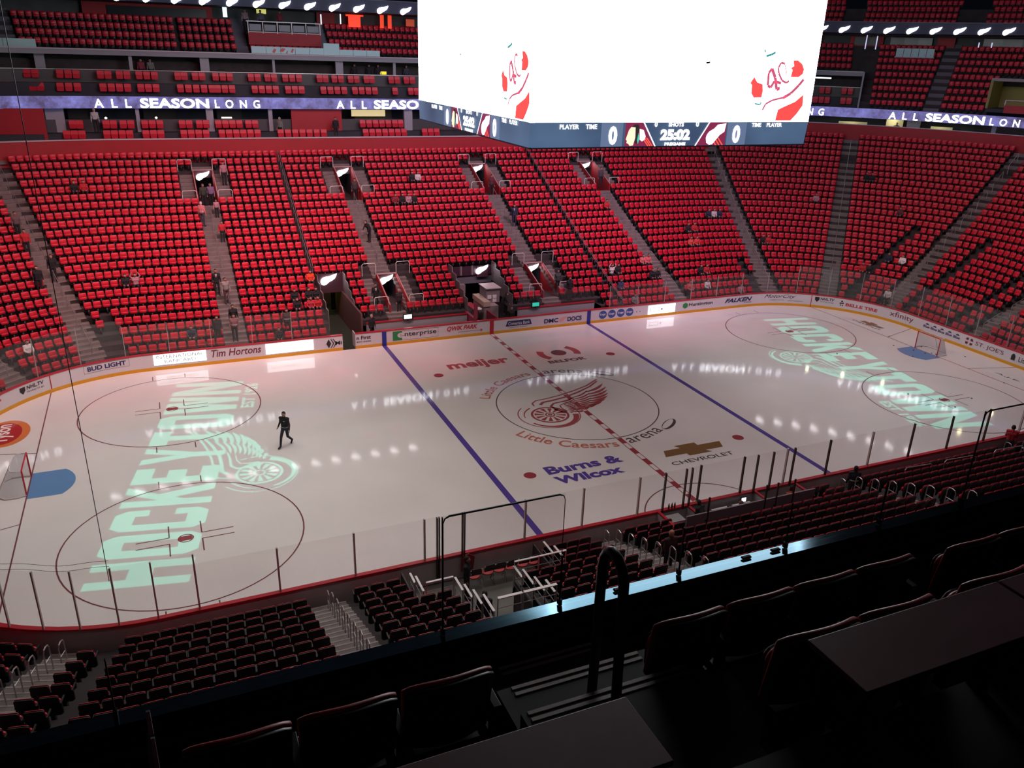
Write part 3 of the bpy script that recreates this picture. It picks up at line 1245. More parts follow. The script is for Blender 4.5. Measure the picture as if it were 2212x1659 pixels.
# ------------------------------------------------------------------ vomitories
def sign_shape(mb, cx, cz, s, y, flip=1):
    pts = [(-.50, -.12), (-.46, .04), (-.32, .16), (-.12, .20), (.06, .21), (.22, .27), (.40, .32), (.50, .36), (.47, .24), (.36, .06), (.18, -.06), (.0, -.14), (-.14, -.26), (-.30, -.32), (-.44, -.26)]
    mb.prism([(cx + p[0] * s, y, cz + p[1] * s) for p in pts], (0, .03, 0))


def vomitory(c, r0, r1, zf, lab, slab):
    y0 = 12.954 + drow(r0) - .42
    y1 = 12.954 + drow(r1 + 1) - .44
    z1 = tread_far(r1 + 1)
    rf = thing('stand_doorway', lab, 'doorway', (c, y0, zf), 0, 'red walled doorways in the far stand')
    h = z1 - zf + .06
    D = y1 - y0
    for sx in (-1, 1):
        mb = MB()
        zt0 = tread_far(r0) - zf + .35
        pts = [(sx * .66, -.25, -.3), (sx * .66, D + .0, -.3), (sx * .66, D, h), (sx * .66, D - .35, h), (sx * .66, -.25, zt0)]
        mb.prism(pts, (sx * .10, 0, 0))
        mb.build('side_wall', REDWALL, rf)
        mb = MB()
        mb.tube([(sx * .72, D - .3, h + .03), (sx * .72, -.25, zt0 + .03)], .03, 5)
        mb.build('wall_cap', mat('pale_trim', (.5, .35, .34), .5), rf)
    mb = MB()
    mb.box(-.66, D, h - .45, .66, D + .12, h + .02)
    mb.build('header', mat('dark_header', (.05, .02, .03), .6), rf)
    mb = MB()
    mb.box(-.70, D - .04, h - .0, .70, D + .10, h + .06)
    mb.build('header_trim', mat('pale_trim', (.5, .35, .34), .5), rf)
    mb = MB()
    mb.box(-.66, -.25, -.06, .66, D + 2.4, 0)
    mb.build('floor_slab', RISER, rf)
    mb = MB()
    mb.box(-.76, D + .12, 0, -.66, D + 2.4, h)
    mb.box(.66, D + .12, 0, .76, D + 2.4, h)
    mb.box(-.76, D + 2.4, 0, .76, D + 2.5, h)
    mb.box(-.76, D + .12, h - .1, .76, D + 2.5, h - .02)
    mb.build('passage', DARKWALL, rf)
    mb = MB()
    sign_shape(mb, 0, 0, 1.0, 0)
    s_ = mb.build('lit_sign', LAMPW)
    s_.location = (c - .02, y1 - .08, zf + h - .42)
    tag(s_, slab, 'lit sign', 'glowing white wing shaped signs over the doorways')
    return rf


for (c, r0, r1), zf, nm in zip(VOMS, (6.91, 6.91, 6.91, 6.91, 1.23, 1.23),
                               ('upper doorway in the left far aisle, red side walls, dark opening', 'upper doorway in the far aisle left of centre, red side walls',
                                'upper doorway in the far aisle right of centre, red side walls', 'upper doorway nearest the scoreboard\'s right, red side walls',
                                'lower doorway left of the centre line, red side walls, man inside', 'lower doorway right of the centre line, red side walls')):
    vomitory(c, r0, r1, zf, nm, 'glowing white wing sign over the ' + nm.split(',')[0])

# hooped barrier rails beside doorways
def hoop(x, row, lab, w_=1.0):
    y = 12.954 + drow(row) - .40
    z = tread_far(row)
    mb = MB()
    mb.tube([(x - w_ / 2, y, z), (x - w_ / 2, y, z + .80), (x - w_ / 2 + .08, y, z + .90), (x + w_ / 2 - .08, y, z + .90), (x + w_ / 2, y, z + .80), (x + w_ / 2, y, z)], .024, 6)
    tag(mb.build('hoop_rail', PAINTW), lab, 'rail', 'hooped rails beside the doorways')


for (c, r0, r1) in VOMS:
    side = 'upper' if r0 > 10 else 'lower'
    nm = {-16.87: 'left far aisle', -6.1: 'far aisle left of centre', 5.7: 'far aisle right of centre', 16.35: 'far aisle right of the blue line', -5.78: 'doorway left of the centre line', 5.90: 'doorway right of the centre line'}[c]
    for sx, sn in ((-1, 'left'), (1, 'right')):
        hoop(c + sx * 1.25, r1 + 1, 'pale hooped rail above %s steps, %s doorway, %s' % (sn, side, nm))
        hoop(c + sx * 1.25, r0 - (0 if r0 > 10 else 0), 'pale hooped rail below %s steps, %s doorway, %s' % (sn, side, nm))

# ------------------------------------------------------------------ team tunnels
YEL = mat('tunnel_yellow_wall', (.62, .60, .16), .7)
t1 = thing('team_tunnel', 'open tunnel with yellow green lit inner wall leading to the gap in the boards', 'tunnel', (-9.9, 19, 0))
mb = MB()
mb.box(-.98, 4.5, 0, .3, 4.6, 3.2)
mb.box(-1.0, .4, 0, -.9, 4.5, 3.0)
mb.build('yellow_wall', YEL, t1)
mb = MB()
mb.box(.82, -5.6, 0, .94, 4.6, 2.2)
mb.box(.3, 4.5, 0, .95, 4.6, 3.2)
mb.build('right_wall', mat('tunnel_brown_wall', (.10, .045, .045), .7), t1)
mb = MB()
mb.box(-1.0, .2, 2.15, .94, .35, 3.5)
mb.build('header', mat('dark_header', (.05, .02, .03), .6), t1)
mb = MB()
mb.box(-1.0, -6.0, -.01, .9, 4.6, .01)
mb.build('floor_mat', mat('green_rubber', (.012, .022, .012), .9), t1)
mb = MB()
mb.box(.45, 2.4, .2, .78, 2.5, 2.1)
mb.build('door', BLACKM, t1)
for sx, nm in ((-1, 'left'), (1, 'right')):
    mb = MB()
    for i in range(2, 7):
        y0, y1 = 12.954 + drow(i) - .42 - 19, 12.954 + drow(i) + .42 - 19
        z = tread_far(i)
        mb.box(sx * .95 - .02, y0, z - .5, sx * .95 + .02, y1, z + .85)
    mb.build('stepped_side_screen', mat('screen_grey', (.16, .13, .15), .5), t1)
    mb = MB()
    pts = []
    for i in range(2, 7):
        y0, y1 = 12.954 + drow(i) - .42 - 19, 12.954 + drow(i) + .42 - 19
        z = tread_far(i) + .87
        pts += [(sx * .95, y0, z), (sx * .95, y1 - .1, z)]
    mb.tube(pts, .022, 5)
    mb.build('stepped_rail', STEEL, t1)
mb = MB()
sign_shape(mb, 0, 0, 1.15, 0)
s_ = mb.build('lit_sign', LAMPW)
s_.location = (-9.95, 19.12, 3.1)
tag(s_, 'glowing white wing sign over the yellow lit tunnel', 'lit sign', 'glowing white wing shaped signs over the doorways')
lp = spot('tunnel_lamp', (-9.9, 21.2, 3.1), (-10.4, 23.5, 1.2), 60, (1, .95, .5), 150, .6, .15)

t2 = thing('service_tunnel', 'wide dark tunnel opening with stepped rails behind the centre of the benches', 'tunnel', (.7, 19, 0))
mb = MB()
mb.box(-1.7, .15, 2.0, 1.75, .3, 2.65)
mb.build('header', mat('header_grey', (.12, .12, .15), .6), t2)
mb = MB()
mb.box(-1.7, .05, 2.65, .55, .12, 3.35)
mb.box(1.25, .05, 2.65, 1.75, .12, 3.35)
mb.build('dark_screens', mat('tunnel_screen', (.05, .02, .04), .4), t2)
mb = MB()
for x in (-1.6, -.85, -.75, .02, .14, 1.3, 1.7):
    mb.tube([(x, .02, 2.7), (x, .02, 3.4)], .02, 5)
mb.build('screen_posts', ALU, t2)
mb = MB()
mb.box(.45, -.05, 2.5, 1.35, .03, 3.35)
mb.build('sign_box', mat('dark_header', (.05, .02, .03), .6), t2)
mb = MB()
mb.box(-.95, -.3, 0, -.55, .1, 2.05)
mb.build('pier', mat('pier_grey', (.20, .17, .18), .7), t2)
mb = MB()
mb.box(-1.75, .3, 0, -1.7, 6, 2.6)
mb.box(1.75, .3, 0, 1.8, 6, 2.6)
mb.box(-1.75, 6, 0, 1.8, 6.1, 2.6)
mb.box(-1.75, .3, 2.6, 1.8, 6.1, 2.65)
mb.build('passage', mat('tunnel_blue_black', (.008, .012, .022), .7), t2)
for sx in (-1, 1):
    mb = MB()
    mb2 = MB()
    pts = []
    for i in range(2, 7):
        y0, y1 = 12.954 + drow(i) - .42 - 19, 12.954 + drow(i) + .42 - 19
        z = tread_far(i)
        mb.box(sx * 1.73 - .02, y0, z - .6, sx * 1.73 + .02, y1, z + .85)
        pts += [(sx * 1.73, y0, z + .87), (sx * 1.73, y1 - .1, z + .87)]
    mb2.tube(pts, .022, 5)
    mb.build('stepped_side_screen', mat('screen_grey', (.16, .13, .15), .5), t2)
    mb2.build('stepped_rail', STEEL, t2)
mb = MB()
sign_shape(mb, 0, 0, 1.0, 0)
s_ = mb.build('lit_sign', LAMPW)
s_.location = (1.55, 18.9, 3.05)
tag(s_, 'glowing white wing sign over the wide dark centre tunnel', 'lit sign', 'glowing white wing shaped signs over the doorways')
# red walkway walls between tunnel and ice
mb = MB()
mb.box(-1.25, 13.1, 0, -1.05, 16.0, 1.2)
mb.box(-1.25, 13.1, 1.2, -1.0, 13.25, 2.25)
mb.box(.33, 13.1, 0, .45, 16.4, 1.2)
tag(mb.build('walkway_wall', mat('walkway_red', (.26, .03, .06), .6)), 'dark red walkway walls leading from the centre tunnel to the boards', 'wall')

# ------------------------------------------------------------------ benches
def bench(x0, x1, lab):
    r = thing('team_bench', lab, 'team bench', ((x0 + x1) / 2, 13.3, .3), 0)
    hx = (x1 - x0) / 2
    mb = MB()
    mb.box(-hx, -.15, -.3, hx, 1.15, 0)
    mb.build('platform', RISER, r)
    mb = MB()
    mb.box(-hx + .1, .35, .35, hx - .1, .75, .42)
    mb.build('bench_seat', BOARDB, r)
    mb = MB()
    mb.box(-hx, 1.10, 0, hx, 1.2, .86)
    mb.build('rear_wall', mat('bench_wall_grey', (.33, .34, .37), .4), r)
    mb = MB()
    mb.box(-hx, 1.06, .86, hx, 1.24, .93)
    mb.build('rear_cap', CAPRED, r)
    mb = MB()
    mb.box(-hx, 1.14, .93, hx, 1.155, 2.0)
    mb.build('rear_glass', SUITEGL, r)
    return r


bench(-8.5, -1.3, 'left players bench, grey rear wall with red cap, left of centre line')
bench(2.6, 8.9, 'right players bench, grey rear wall with red cap, right of centre line')


def monitor(x, col, lab):
    r = thing('bench_monitor', lab, 'monitor', (x, 14.3, 1.25))
    mb = MB()
    mb.box(-.34, -.05, 0, .34, .03, .38)
    mb.box(-.05, -.03, -.1, .05, .03, 0)
    mb.build('housing', BLACKM, r)
    mb = MB()
    mb.box(-.27, -.06, .05, .27, -.045, .33)
    mb.build('screen', mat('monitor_' + col[0], col[1], .4, emis=col[1], estr=col[2], sample=False), r)


monitor(-5.65, ('white', (.8, .95, 1), 2.2), 'small monitor with a glowing white screen on the left bench wall')
monitor(3.95, ('green', (.02, .35, .25), 1.2), 'small monitor with a green screen on the right bench wall')
# service counter at the tunnel mouth
r = thing('service_counter', 'grey stepped equipment counter with pale top at the centre tunnel mouth', 'counter', (.9, 15.4, .3))
mb = MB()
mb.box(-.75, -.6, 0, .35, 1.6, 1.15)
mb.build('body', mat('counter_grey', (.30, .24, .25), .6), r)
mb = MB()
mb.box(-.8, -.65, 1.15, -.3, 1.65, 1.5)
mb.build('shelf_box', mat('counter_cream', (.50, .38, .32), .6), r)
mb = MB()
mb.box(-.3, .2, 1.15, .75, 1.5, 2.2)
mb.build('cabinet', mat('cabinet_grey', (.22, .19, .21), .6), r)
mb = MB()
mb.box(-.36, .1, 2.2, .82, 1.6, 2.26)
mb.build('cabinet_top', mat('cabinet_top_pale', (.50, .44, .46), .5), r)
mb = MB()
for x, z in ((-.2, 1.45), (.2, 1.45), (.2, 1.2)):
    mb.box(x, .17, z, x + .3, .21, z + .28)
mb.build('drawer_fronts', PAINTW, r)
r = thing('stretcher', 'red and white stretcher stowed beside the centre tunnel', 'stretcher', (-.35, 15.9, 1.25))
mb = MB()
mb.box(-.25, -.9, -.06, .25, .9, .02)
mb.build('mattress', mat('stretcher_red', (.35, .03, .05), .6), r, bevel=.03)
mb = MB()
mb.box(-.22, -1.25, .0, .28, -.75, .14)
mb.build('pillow', PAINTW, r, bevel=.05)
mb = MB()
for sx in (-.22, .22):
    mb.tube([(sx, -.7, -.06), (sx, -.6, -.9)], .02, 5)
    mb.tube([(sx, .7, -.06), (sx, .6, -.9)], .02, 5)
mb.build('frame', STEEL, r)

# ================================================================== STADIUM SEATS
def rrect(w_, z0, z1, r, n=3):
    out = []
    for cx, cz, a0 in ((w_ / 2 - r, z0 + r, -90), (w_ / 2 - r, z1 - r, 0), (-w_ / 2 + r, z1 - r, 90), (-w_ / 2 + r, z0 + r, 180)):
        for k in range(n + 1):
            a = math.radians(a0 + 90 * k / n)
            out.append((cx + r * math.cos(a), cz + r * math.sin(a)))
    return out


def slab(mb, w_, z0, z1, y0, y1, r=.06, lean=0.0, mi=0, n=3, inset=.018, dish=0.0):
    """rounded slab; front at y1, back at y0; lean = dy per dz"""
    o = rrect(w_, z0, z1, r, n)
    zc = (z0 + z1) / 2
    ins = rrect(w_ - 2 * inset, z0 + inset, z1 - inset, max(.01, r - inset), n)
    L = len(o)
    b = len(mb.v)

    def yy(y, z):
        return y - lean * (z - z0)
    mb.v += [(p[0], yy(y0, p[1]), p[1]) for p in o]
    mb.v += [(p[0], yy(y1 - inset, p[1]), p[1]) for p in o]
    mb.v += [(p[0], yy(y1, p[1]), p[1]) for p in ins]
    mb.f.append(tuple(b + k for k in range(L)))
    mb.m.append(mi)
    for q in (0, 1):
        for k in range(L):
            k2 = (k + 1) % L
            mb.f.append((b + q * L + k2, b + q * L + k, b + (q + 1) * L + k, b + (q + 1) * L + k2))
            mb.m.append(mi)
    mb.f.append(tuple(b + 2 * L + k for k in range(L))[::-1])
    mb.m.append(mi)


def seat_parts():
    bk, sh, pn, pd, ar = MB(), MB(), MB(), MB(), MB()
    slab(bk, .455, .40, .865, -.035, .0, .055, .16)
    slab(sh, .475, .20, .853, -.075, -.03, .06, .12)
    slab(pn, .43, .30, .60, .015, .085, .07, -.10)
    pd.box(-.05, -.10, 0, .05, .02, .40)
    for sx in (-1, 1):
        ar.box(sx * .245 - .018, -.10, .55, sx * .245 + .018, .20, .60)
        ar.box(sx * .245 - .015, -.08, .25, sx * .245 + .015, -.02, .56)
    return bk, sh, pn, pd, ar


def seat_template():
    mb = MB()
    slab(mb, .44, .50, .862, -.035, .0, .06, .16, 0, 2)
    slab(mb, .44, .24, .853, -.075, -.03, .055, .12, 1, 1)
    slab(mb, .42, .43, .62, .015, .06, .05, -.05, 0, 1)
    mb.box(-.05, -.10, 0, .05, .02, .40, 1)
    mb.box(.228, -.10, .55, .262, .16, .60, 1)
    return mb


def cuts_for(i):
    """list of (s_lo, s_hi) removed on row i"""
    d = drow(i)
    out = []
    for ai, (tc, hw) in enumerate(far_aisles):
        if i == 22 and abs(tc) < LS:
            continue
        s = s_of_t(tc, d)
        out.append((s - hw, s + hw))
    for tc, hw in near_aisles:
        s = s_of_t(tc, d)
        out.append((s - hw - .02, s + hw + .02))
    for c, r0, r1 in VOMS:
        if r0 > 10 and r0 <= i <= r1:
            out.append((c - 1.78, c + 1.78))
        if r0 < 10 and r0 <= i <= r1 + 1:
            out.append((c - 1.87, c + 1.8))
    for a, b in TUN:
        if i <= 6:
            out.append((a - .12, b + .12))
    if i <= 1:
        out.append((-11.25, 9.4))
    for x in (-11.0, 10.80):
        out.append((x - .13, x + .13))
    gl = {0: (24.0, 23.1), 1: (24.27, 23.3), 2: (24.5, 23.5), 3: (24.15, 23.7), 4: (24.35, 23.9)}
    if i in gl:
        for sg in (1, -1):
            ss = []
            for x in gl[i]:
                th = math.asin(min(1, (x - LS) / (RC + d)))
                ss.append(sg * (LS + (RC + d) * th))
            out.append((min(ss), max(ss)))
    if i <= 7:
        for sg in (1, -1):
            ss = []
            for x in (23.62 + .12 * i, 23.05 + .12 * i):
                th = math.asin(min(1, (x - LS) / (RC + d)))
                smax = s_of_t(HALF - LS, d)
                ss.append(sg * (smax - (RC + d) * th))
            out.append((min(ss), max(ss)))
    if i <= 11:
        for th in (55 + 8.7 * i / 11, 82.1):
            s = LS + (RC + d) * math.radians(th)
            out += [(s - .3, s + .3), (-s - .3, -s + .3)]
    if i <= 9:
        s = s_of_t(LS + QT + ES - 2.0, d)
        out += [(s - .2, s + .2), (-s - .2, -s + .2)]
    # near: tunnel, floor pocket, timekeeper box
    def nearcut(xa, xb):
        sa, sb = s_of_t(tn(xa), d), s_of_t(tn(xb), d)
        if xa < 0 < xb:
            st = s_of_t(HALF - 1e-6, d)
            out.append((sb, st + 1))
            out.append((-st - 1, sa))
        else:
            out.append((min(sa, sb), max(sa, sb)))
    if i <= 8:
        nearcut(-13.15, -10.7)
    if i <= 2:
        nearcut(-14.1, -8.75)
    if i <= 1:
        nearcut(-2.9, 4.1)
    return out


def frustum(p, mg=1.12):
    d = Vector(p) - CAM
    z = d.dot(fw)
    if z < 1:
        return False
    return abs(FPX * d.dot(R_) / z) < 1106 * mg and abs(FPX * d.dot(U_) / z) < 829.5 * mg


HALFN = {}
seats = []  # (x,y,z,rz,row,section,order)
sec_list = []
for i in range(26):
    d = drow(i)
    smax = s_of_t(HALF - 1e-6, d)
    ev = sorted(cuts_for(i))
    cur = -smax
    free = []
    for a, b in ev:
        if a > cur:
            free.append((cur, a))
        cur = max(cur, b)
    if cur < smax:
        free.append((cur, smax))
    # break at row-count changes
    brk = []
    for tb in (LS + RC * .307, LS + QT + 2 * ES + 6):
        for sg in (1, -1):
            brk.append(s_of_t(sg * tb, d))
    f2 = []
    for a, b in free:
        c = [a] + sorted(x for x in brk if a < x < b) + [b]
        f2 += list(zip(c[:-1], c[1:]))
    for a, b in f2:
        L_ = b - a
        n = int(L_ / .505)
        if n < 1 or i >= nrows(t_of_s((a + b) / 2, d)):
            continue
        p_ = min(L_ / n, .56)
        off_ = (L_ - p_ * n) / 2
        for k in range(n):
            s = a + off_ + p_ * (k + .5)
            t = t_of_s(s, d)
            x, y, nx, ny = pN(t, d)
            z = tread(i, y)
            if frustum((x, y, z + .6)):
                seats.append((x, y, z, math.atan2(nx, -ny), i, round(s_of_t(t, 0), 2), k, n))
EYE = CAM


def hidden(x, y, z):
    """behind the near suite ledge as seen from the seats by the camera"""
    if y > 0:
        return False
    q = (y + 32.6) / (y - CAM.y)
    zz = z + (CAM.z - z) * (y + 32.6) / (y - CAM.y)
    return zz < 14.45


near_seats = [s for s in seats if s[1] < -9 and not hidden(s[0], s[1], s[2] + .86)]
near_seats.sort(key=lambda s: (Vector((s[0], s[1], s[2])) - CAM).length)
indiv = near_seats[:300]
iset = set(id(s) for s in indiv)
rest = [s for s in seats if id(s) not in iset and not (s[1] < -9 and hidden(s[0], s[1], s[2] + 1.3))]
print('seats', len(seats), 'near visible', len(near_seats), 'rest', len(rest))

ORD = ['first', 'second', 'third', 'fourth', 'fifth', 'sixth', 'seventh', 'eighth', 'ninth', 'tenth', 'eleventh', 'twelfth', 'thirteenth', 'fourteenth', 'fifteenth',
       'sixteenth', 'seventeenth', 'eighteenth', 'nineteenth', 'twentieth', 'twenty-first', 'twenty-second', 'twenty-third', 'twenty-fourth', 'twenty-fifth', 'twenty-sixth', 'twenty-seventh', 'twenty-eighth', 'twenty-ninth', 'thirtieth']
ORD += ['thirty-' + o for o in ORD[:9]] + ['fortieth'] + ['forty-' + o for o in ORD[:9]] + ['fiftieth'] + ['fifty-' + o for o in ORD[:9]] + ['sixtieth']
bk, sh, pn_, pd, ar = seat_parts()
proto = thing('stadium_seat', 'x', 'seat', (0, 0, -50))
bk.build('backrest', SEATRED, proto, smooth=False)
sh.build('back_shell', SEATDARK, proto)
pn_.build('seat_pan', SEATRED, proto)
pd.build('pedestal', SEATDARK, proto)
ar.build('armrest', SEATDARK, proto)
# order of the individual seats inside each row block
blocks = [(-60, -25.6, 'near left corner stairs', 'left of'), (-25.6, -17.2, 'near left stairs', 'left of'), (-17.2, -13.0, 'near left stairs', 'right of'),
          (-13.0, -6.0, 'near tunnel', 'right of'), (-6.0, 60, 'near centre stairs', 'right of')]
groups_ = {}
for s in indiv:
    for bi, b in enumerate(blocks):
        if b[0] <= s[0] < b[1]:
            groups_.setdefault((bi, s[4]), []).append(s)
            break
first = True
for (bi, row), lst in sorted(groups_.items()):
    b = blocks[bi]
    lst.sort(key=lambda s: -s[0] if b[3] == 'left of' else s[0])
    # order over the full block so that ordinals are true
    full = sorted([s for s in seats if s[1] < -9 and s[4] == row and b[0] <= s[0] < b[1]], key=lambda s: -s[0] if b[3] == 'left of' else s[0])
    for s in lst:
        k = next(j for j, q in enumerate(full) if q is s)
        side = 'left' if b[3] == 'left of' else 'right'
        lab = 'red black-backed seat, %s row above the ice, %s %s the %s' % (ORD[row], ORD[min(k, 59)], b[3], b[2])
        if first:
            o = proto
            o.location = (s[0], s[1], s[2])
            o.rotation_euler = (0, 0, s[3])
            o['label'] = lab
            o['group'] = 'red seats of the near stand'
            first = False
        else:
            o = dup(proto, (s[0], s[1], s[2]), s[3], lab, 'red seats of the near stand')


# upper deck rows (offset, seat centre height)
def up_d(j):
    return 23.2 + .84 * j


def up_z(j):
    return 14.9 + .64 * j - .62


upper = []
UP_AISLES_L = [(-23.7, .72), (-12.35, .62), (-5.0, .35), (17.5, .6), (27.0, .6)]
T_S2END = 28.6


def add_upper(j, ta, tb, cuts):
    d = up_d(j)
    a, b = s_of_t(ta, d), s_of_t(tb, d)
    cs = sorted((s_of_t(c, d) - h, s_of_t(c, d) + h) for c, h in cuts if ta < c < tb)
    cur = a
    fr = []
    for x, y in cs:
        fr.append((cur, x))
        cur = y
    fr.append((cur, b))
    for x, y in fr:
        n = int((y - x) / .50)
        if n < 1:
            continue
        p_ = (y - x) / n
        for k in range(n):
            t = t_of_s(x + p_ * (k + .5), d)
            X, Y, nx, ny = pN(t, d)
            if frustum((X, Y, up_z(j) + .5)):
                upper.append((X, Y, up_z(j), math.atan2(nx, -ny)))


for j in range(5, 10):
    add_upper(j, -34, -12.5 if j < 9 else -24.5, [(-23.7, .72), (-17.1, .12)])
    if j == 5:
        add_upper(j, -11.5, -5.4, [])
    if j < 9:
        add_upper(j, -4.6, T_S2END - .3, [(17.5, .6), (27.0, .45)])
for j in range(0, 9):
    add_upper(j, T_S2END + .25, 31.55, [(30.35, .75)])
    add_upper(j, 31.55 if j > 4 else 33.9, 40.0, [(35.2, .7)])
for j in range(10, 13):
    add_upper(j + 1, 22, 40, [(28.5, .7), (31.5, .7), (35.2, .7)])
# third deck
dk3 = []
for j in range(4):
    d = 29.5 + .84 * j
    a, b = s_of_t(24, d), s_of_t(40, d)
    n = int((b - a) / .5)
    for k in range(n):
        s = a + (b - a) * (k + .5) / n
        t = t_of_s(s, d)
        if abs(t - 30.6) < .28 or abs(t - 28.2) < .22:
            continue
        X, Y, nx, ny = pN(t, d)
        if frustum((X, Y, 22.4 + .65 * j)):
            dk3.append((X, Y, 21.75 + .62 * j, math.atan2(nx, -ny)))
upper = [u for u in upper if u[2] < up_z(9) + .1] + dk3

tm = seat_template()
tv = np.array(tm.v, dtype=np.float32)
allp = [(s[0], s[1], s[2], s[3]) for s in rest] + upper
N = len(allp)
P_ = np.array(allp, dtype=np.float32)
c_, s_ = np.cos(P_[:, 3]), np.sin(P_[:, 3])
X = tv[None, :, 0] * c_[:, None] - tv[None, :, 1] * s_[:, None] + P_[:, None, 0]
Y = tv[None, :, 0] * s_[:, None] + tv[None, :, 1] * c_[:, None] + P_[:, None, 1]
Z = tv[None, :, 2] + P_[:, None, 2] + 0 * X
co = np.stack([X, Y, Z], 2).reshape(-1, 3)
ls = np.array([len(f) for f in tm.f])
idx = np.concatenate([np.array(f) for f in tm.f])
nv = len(tv)
li = (idx[None, :] + (np.arange(N) * nv)[:, None]).reshape(-1)
starts = np.concatenate([[0], np.cumsum(ls)[:-1]])
st = (starts[None, :] + (np.arange(N) * len(idx))[:, None]).reshape(-1)
me = bpy.data.meshes.new('stadium_seats')
me.vertices.add(len(co))
me.vertices.foreach_set('co', co.reshape(-1))
me.loops.add(len(li))
me.loops.foreach_set('vertex_index', li.astype(np.int32))
me.polygons.add(N * len(ls))
me.polygons.foreach_set('loop_start', st.astype(np.int32))
me.materials.append(SEATRED)
me.materials.append(SEATDARK)
me.polygons.foreach_set('material_index', np.tile(np.array(tm.m, dtype=np.int32), N))
me.update(calc_edges=True)
me.validate()
o = bpy.data.objects.new('stadium_seats', me)
COL.objects.link(o)
tag(o, 'rows upon rows of red folding seats filling the far stands and upper deck', 'seats', kind='stuff')

# ================================================================== SUITES, RIBBON, DECKS
def ringpart(name, prof, ta, tb, m, parent=None, step=.4, kind=None, label=None, cat=None):
    mb = MB()
    loft(mb, prof, tsamples(ta, tb, step))
    o = mb.build(name, m, parent)
    if kind:
        o['kind'] = kind
    if label:
        tag(o, label, cat)
    return o


def rp(d0, z0, d1, z1):
    return [(d0, z0), (d0, z1), (d1, z1), (d1, z0)]


TRIMW = mat('pale_trim_rail', (.52, .46, .50), .5)
# red wall above the lower bowl
ringpart('wall_far', rp(19.85, 9.4, 20.0, 11.36), -26.4, 24.5, REDWALL, kind='structure')
ringpart('trim_1', rp(19.78, 11.36, 20.05, 11.44), -26.4, 24.5, TRIMW, kind='structure')
ringpart('wall_far_left', rp(22.75, 10.8, 22.9, 12.6), -52, -26.9, REDWALL, kind='structure')
ringpart('wall_far_right', rp(22.75, 10.8, 22.9, 12.75), 26.2, 58, REDWALL, kind='structure')
ringpart('trim_2', rp(22.7, 12.75, 22.95, 12.81), 26.2, 58, TRIMW, kind='structure')
# lower suite level
s1 = thing('lower_suite_level', 'dim lower row of open suites above the red wall, under the light ribbon', 'suites', (0, 32.95, 11))


def sp(name, prof, ta, tb, m, parent, step=.35):
    mb = MB()
    loft(mb, prof, tsamples(ta, tb, step))
    loc = parent.location
    mb.v = [(v[0] - loc[0], v[1] - loc[1], v[2] - loc[2]) for v in mb.v]
    return mb.build(name, m, parent)


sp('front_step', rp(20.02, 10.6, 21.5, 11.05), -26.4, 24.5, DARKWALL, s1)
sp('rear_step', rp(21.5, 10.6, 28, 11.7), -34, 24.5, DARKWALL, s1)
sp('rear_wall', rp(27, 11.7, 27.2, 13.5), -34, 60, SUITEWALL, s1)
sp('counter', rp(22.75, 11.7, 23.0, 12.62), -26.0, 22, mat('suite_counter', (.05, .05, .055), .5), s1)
mbx = MB()
mbx.box(-9.2, 2.5, .7, -5.0, 2.9, 2.5)
mbx.build('red_block_wall', REDWALL, s1)
mbx = MB()
mbx.box(-34, 1.0, .3, -27.2, 1.2, 2.5)
mbx.build('red_block_wall', REDWALL, s1)
for a, b in ((-27.24, -26.0), (-21.05, -20.79), (-15.89, -15.35), (-11.06, -10.74), (.49, 1.22), (12, 12.5)):
    mbx = MB()
    mbx.box(a, 2.4, .7, b, 2.8, 2.5)
    mbx.build('column', COLUMN, s1)
mbx = MB()
for a, b, y, z0, z1 in ((-26, -24.6, 6, .9, 2.3), (-20.5, -18, 6.5, 1.2, 2.2), (-14.8, -12.8, 6, 1.0, 2.2), (-3.2, .2, 5.5, 1.4, 2.3)):
    mbx.box(a, y, z0, b, y + .2, z1)
mbx.build('back_bar', mat('suite_warm_panel', (.12, .10, .07), .6), s1)
for (x, yy, z, col, e) in ((-23.2, 35.9, 12.7, (1, .9, .7), 6), (-19.6, 35.9, 12.72, (1, .85, .6), 6), (-15.4, 36, 12.8, (1, .9, .7), 5), (-14.3, 35.9, 12.72, (1, .95, .7), 2.5), (-2.2, 37, 13.1, (1, .8, .4), .6)):
    mb = MB()
    if e == 2.5:
        mb.box(-.4, -.05, -.05, .4, .05, .05)
    elif e == .6:
        mb.box(-1.6, -.05, -.35, 1.4, .05, .2)
    else:
        mb.ellipsoid((0, 0, 0), (.09, .09, .07), 8, 6)
    o = mb.build('suite_lamp', mat('lamp_warm_%d' % int(e * 10), col, .5, emis=col, estr=e, sample=False))
    o.location = (x, yy, z)
    tag(o, 'small warm lamp glowing in the lower suites at x %s' % x, 'lamp', 'small lamps in the suites')
    o['label'] = {-23.2: 'tiny warm lamp in the lower suite left of the first ALL SEASON LONG', -19.6: 'tiny warm lamp under the S of the first SEASON', -15.4: 'tiny warm lamp beside a grey column under LONG',
                  -14.3: 'short glowing strip light on a lower suite counter', -2.2: 'dim amber glow over a lower suite bar left of the scoreboard'}[x]
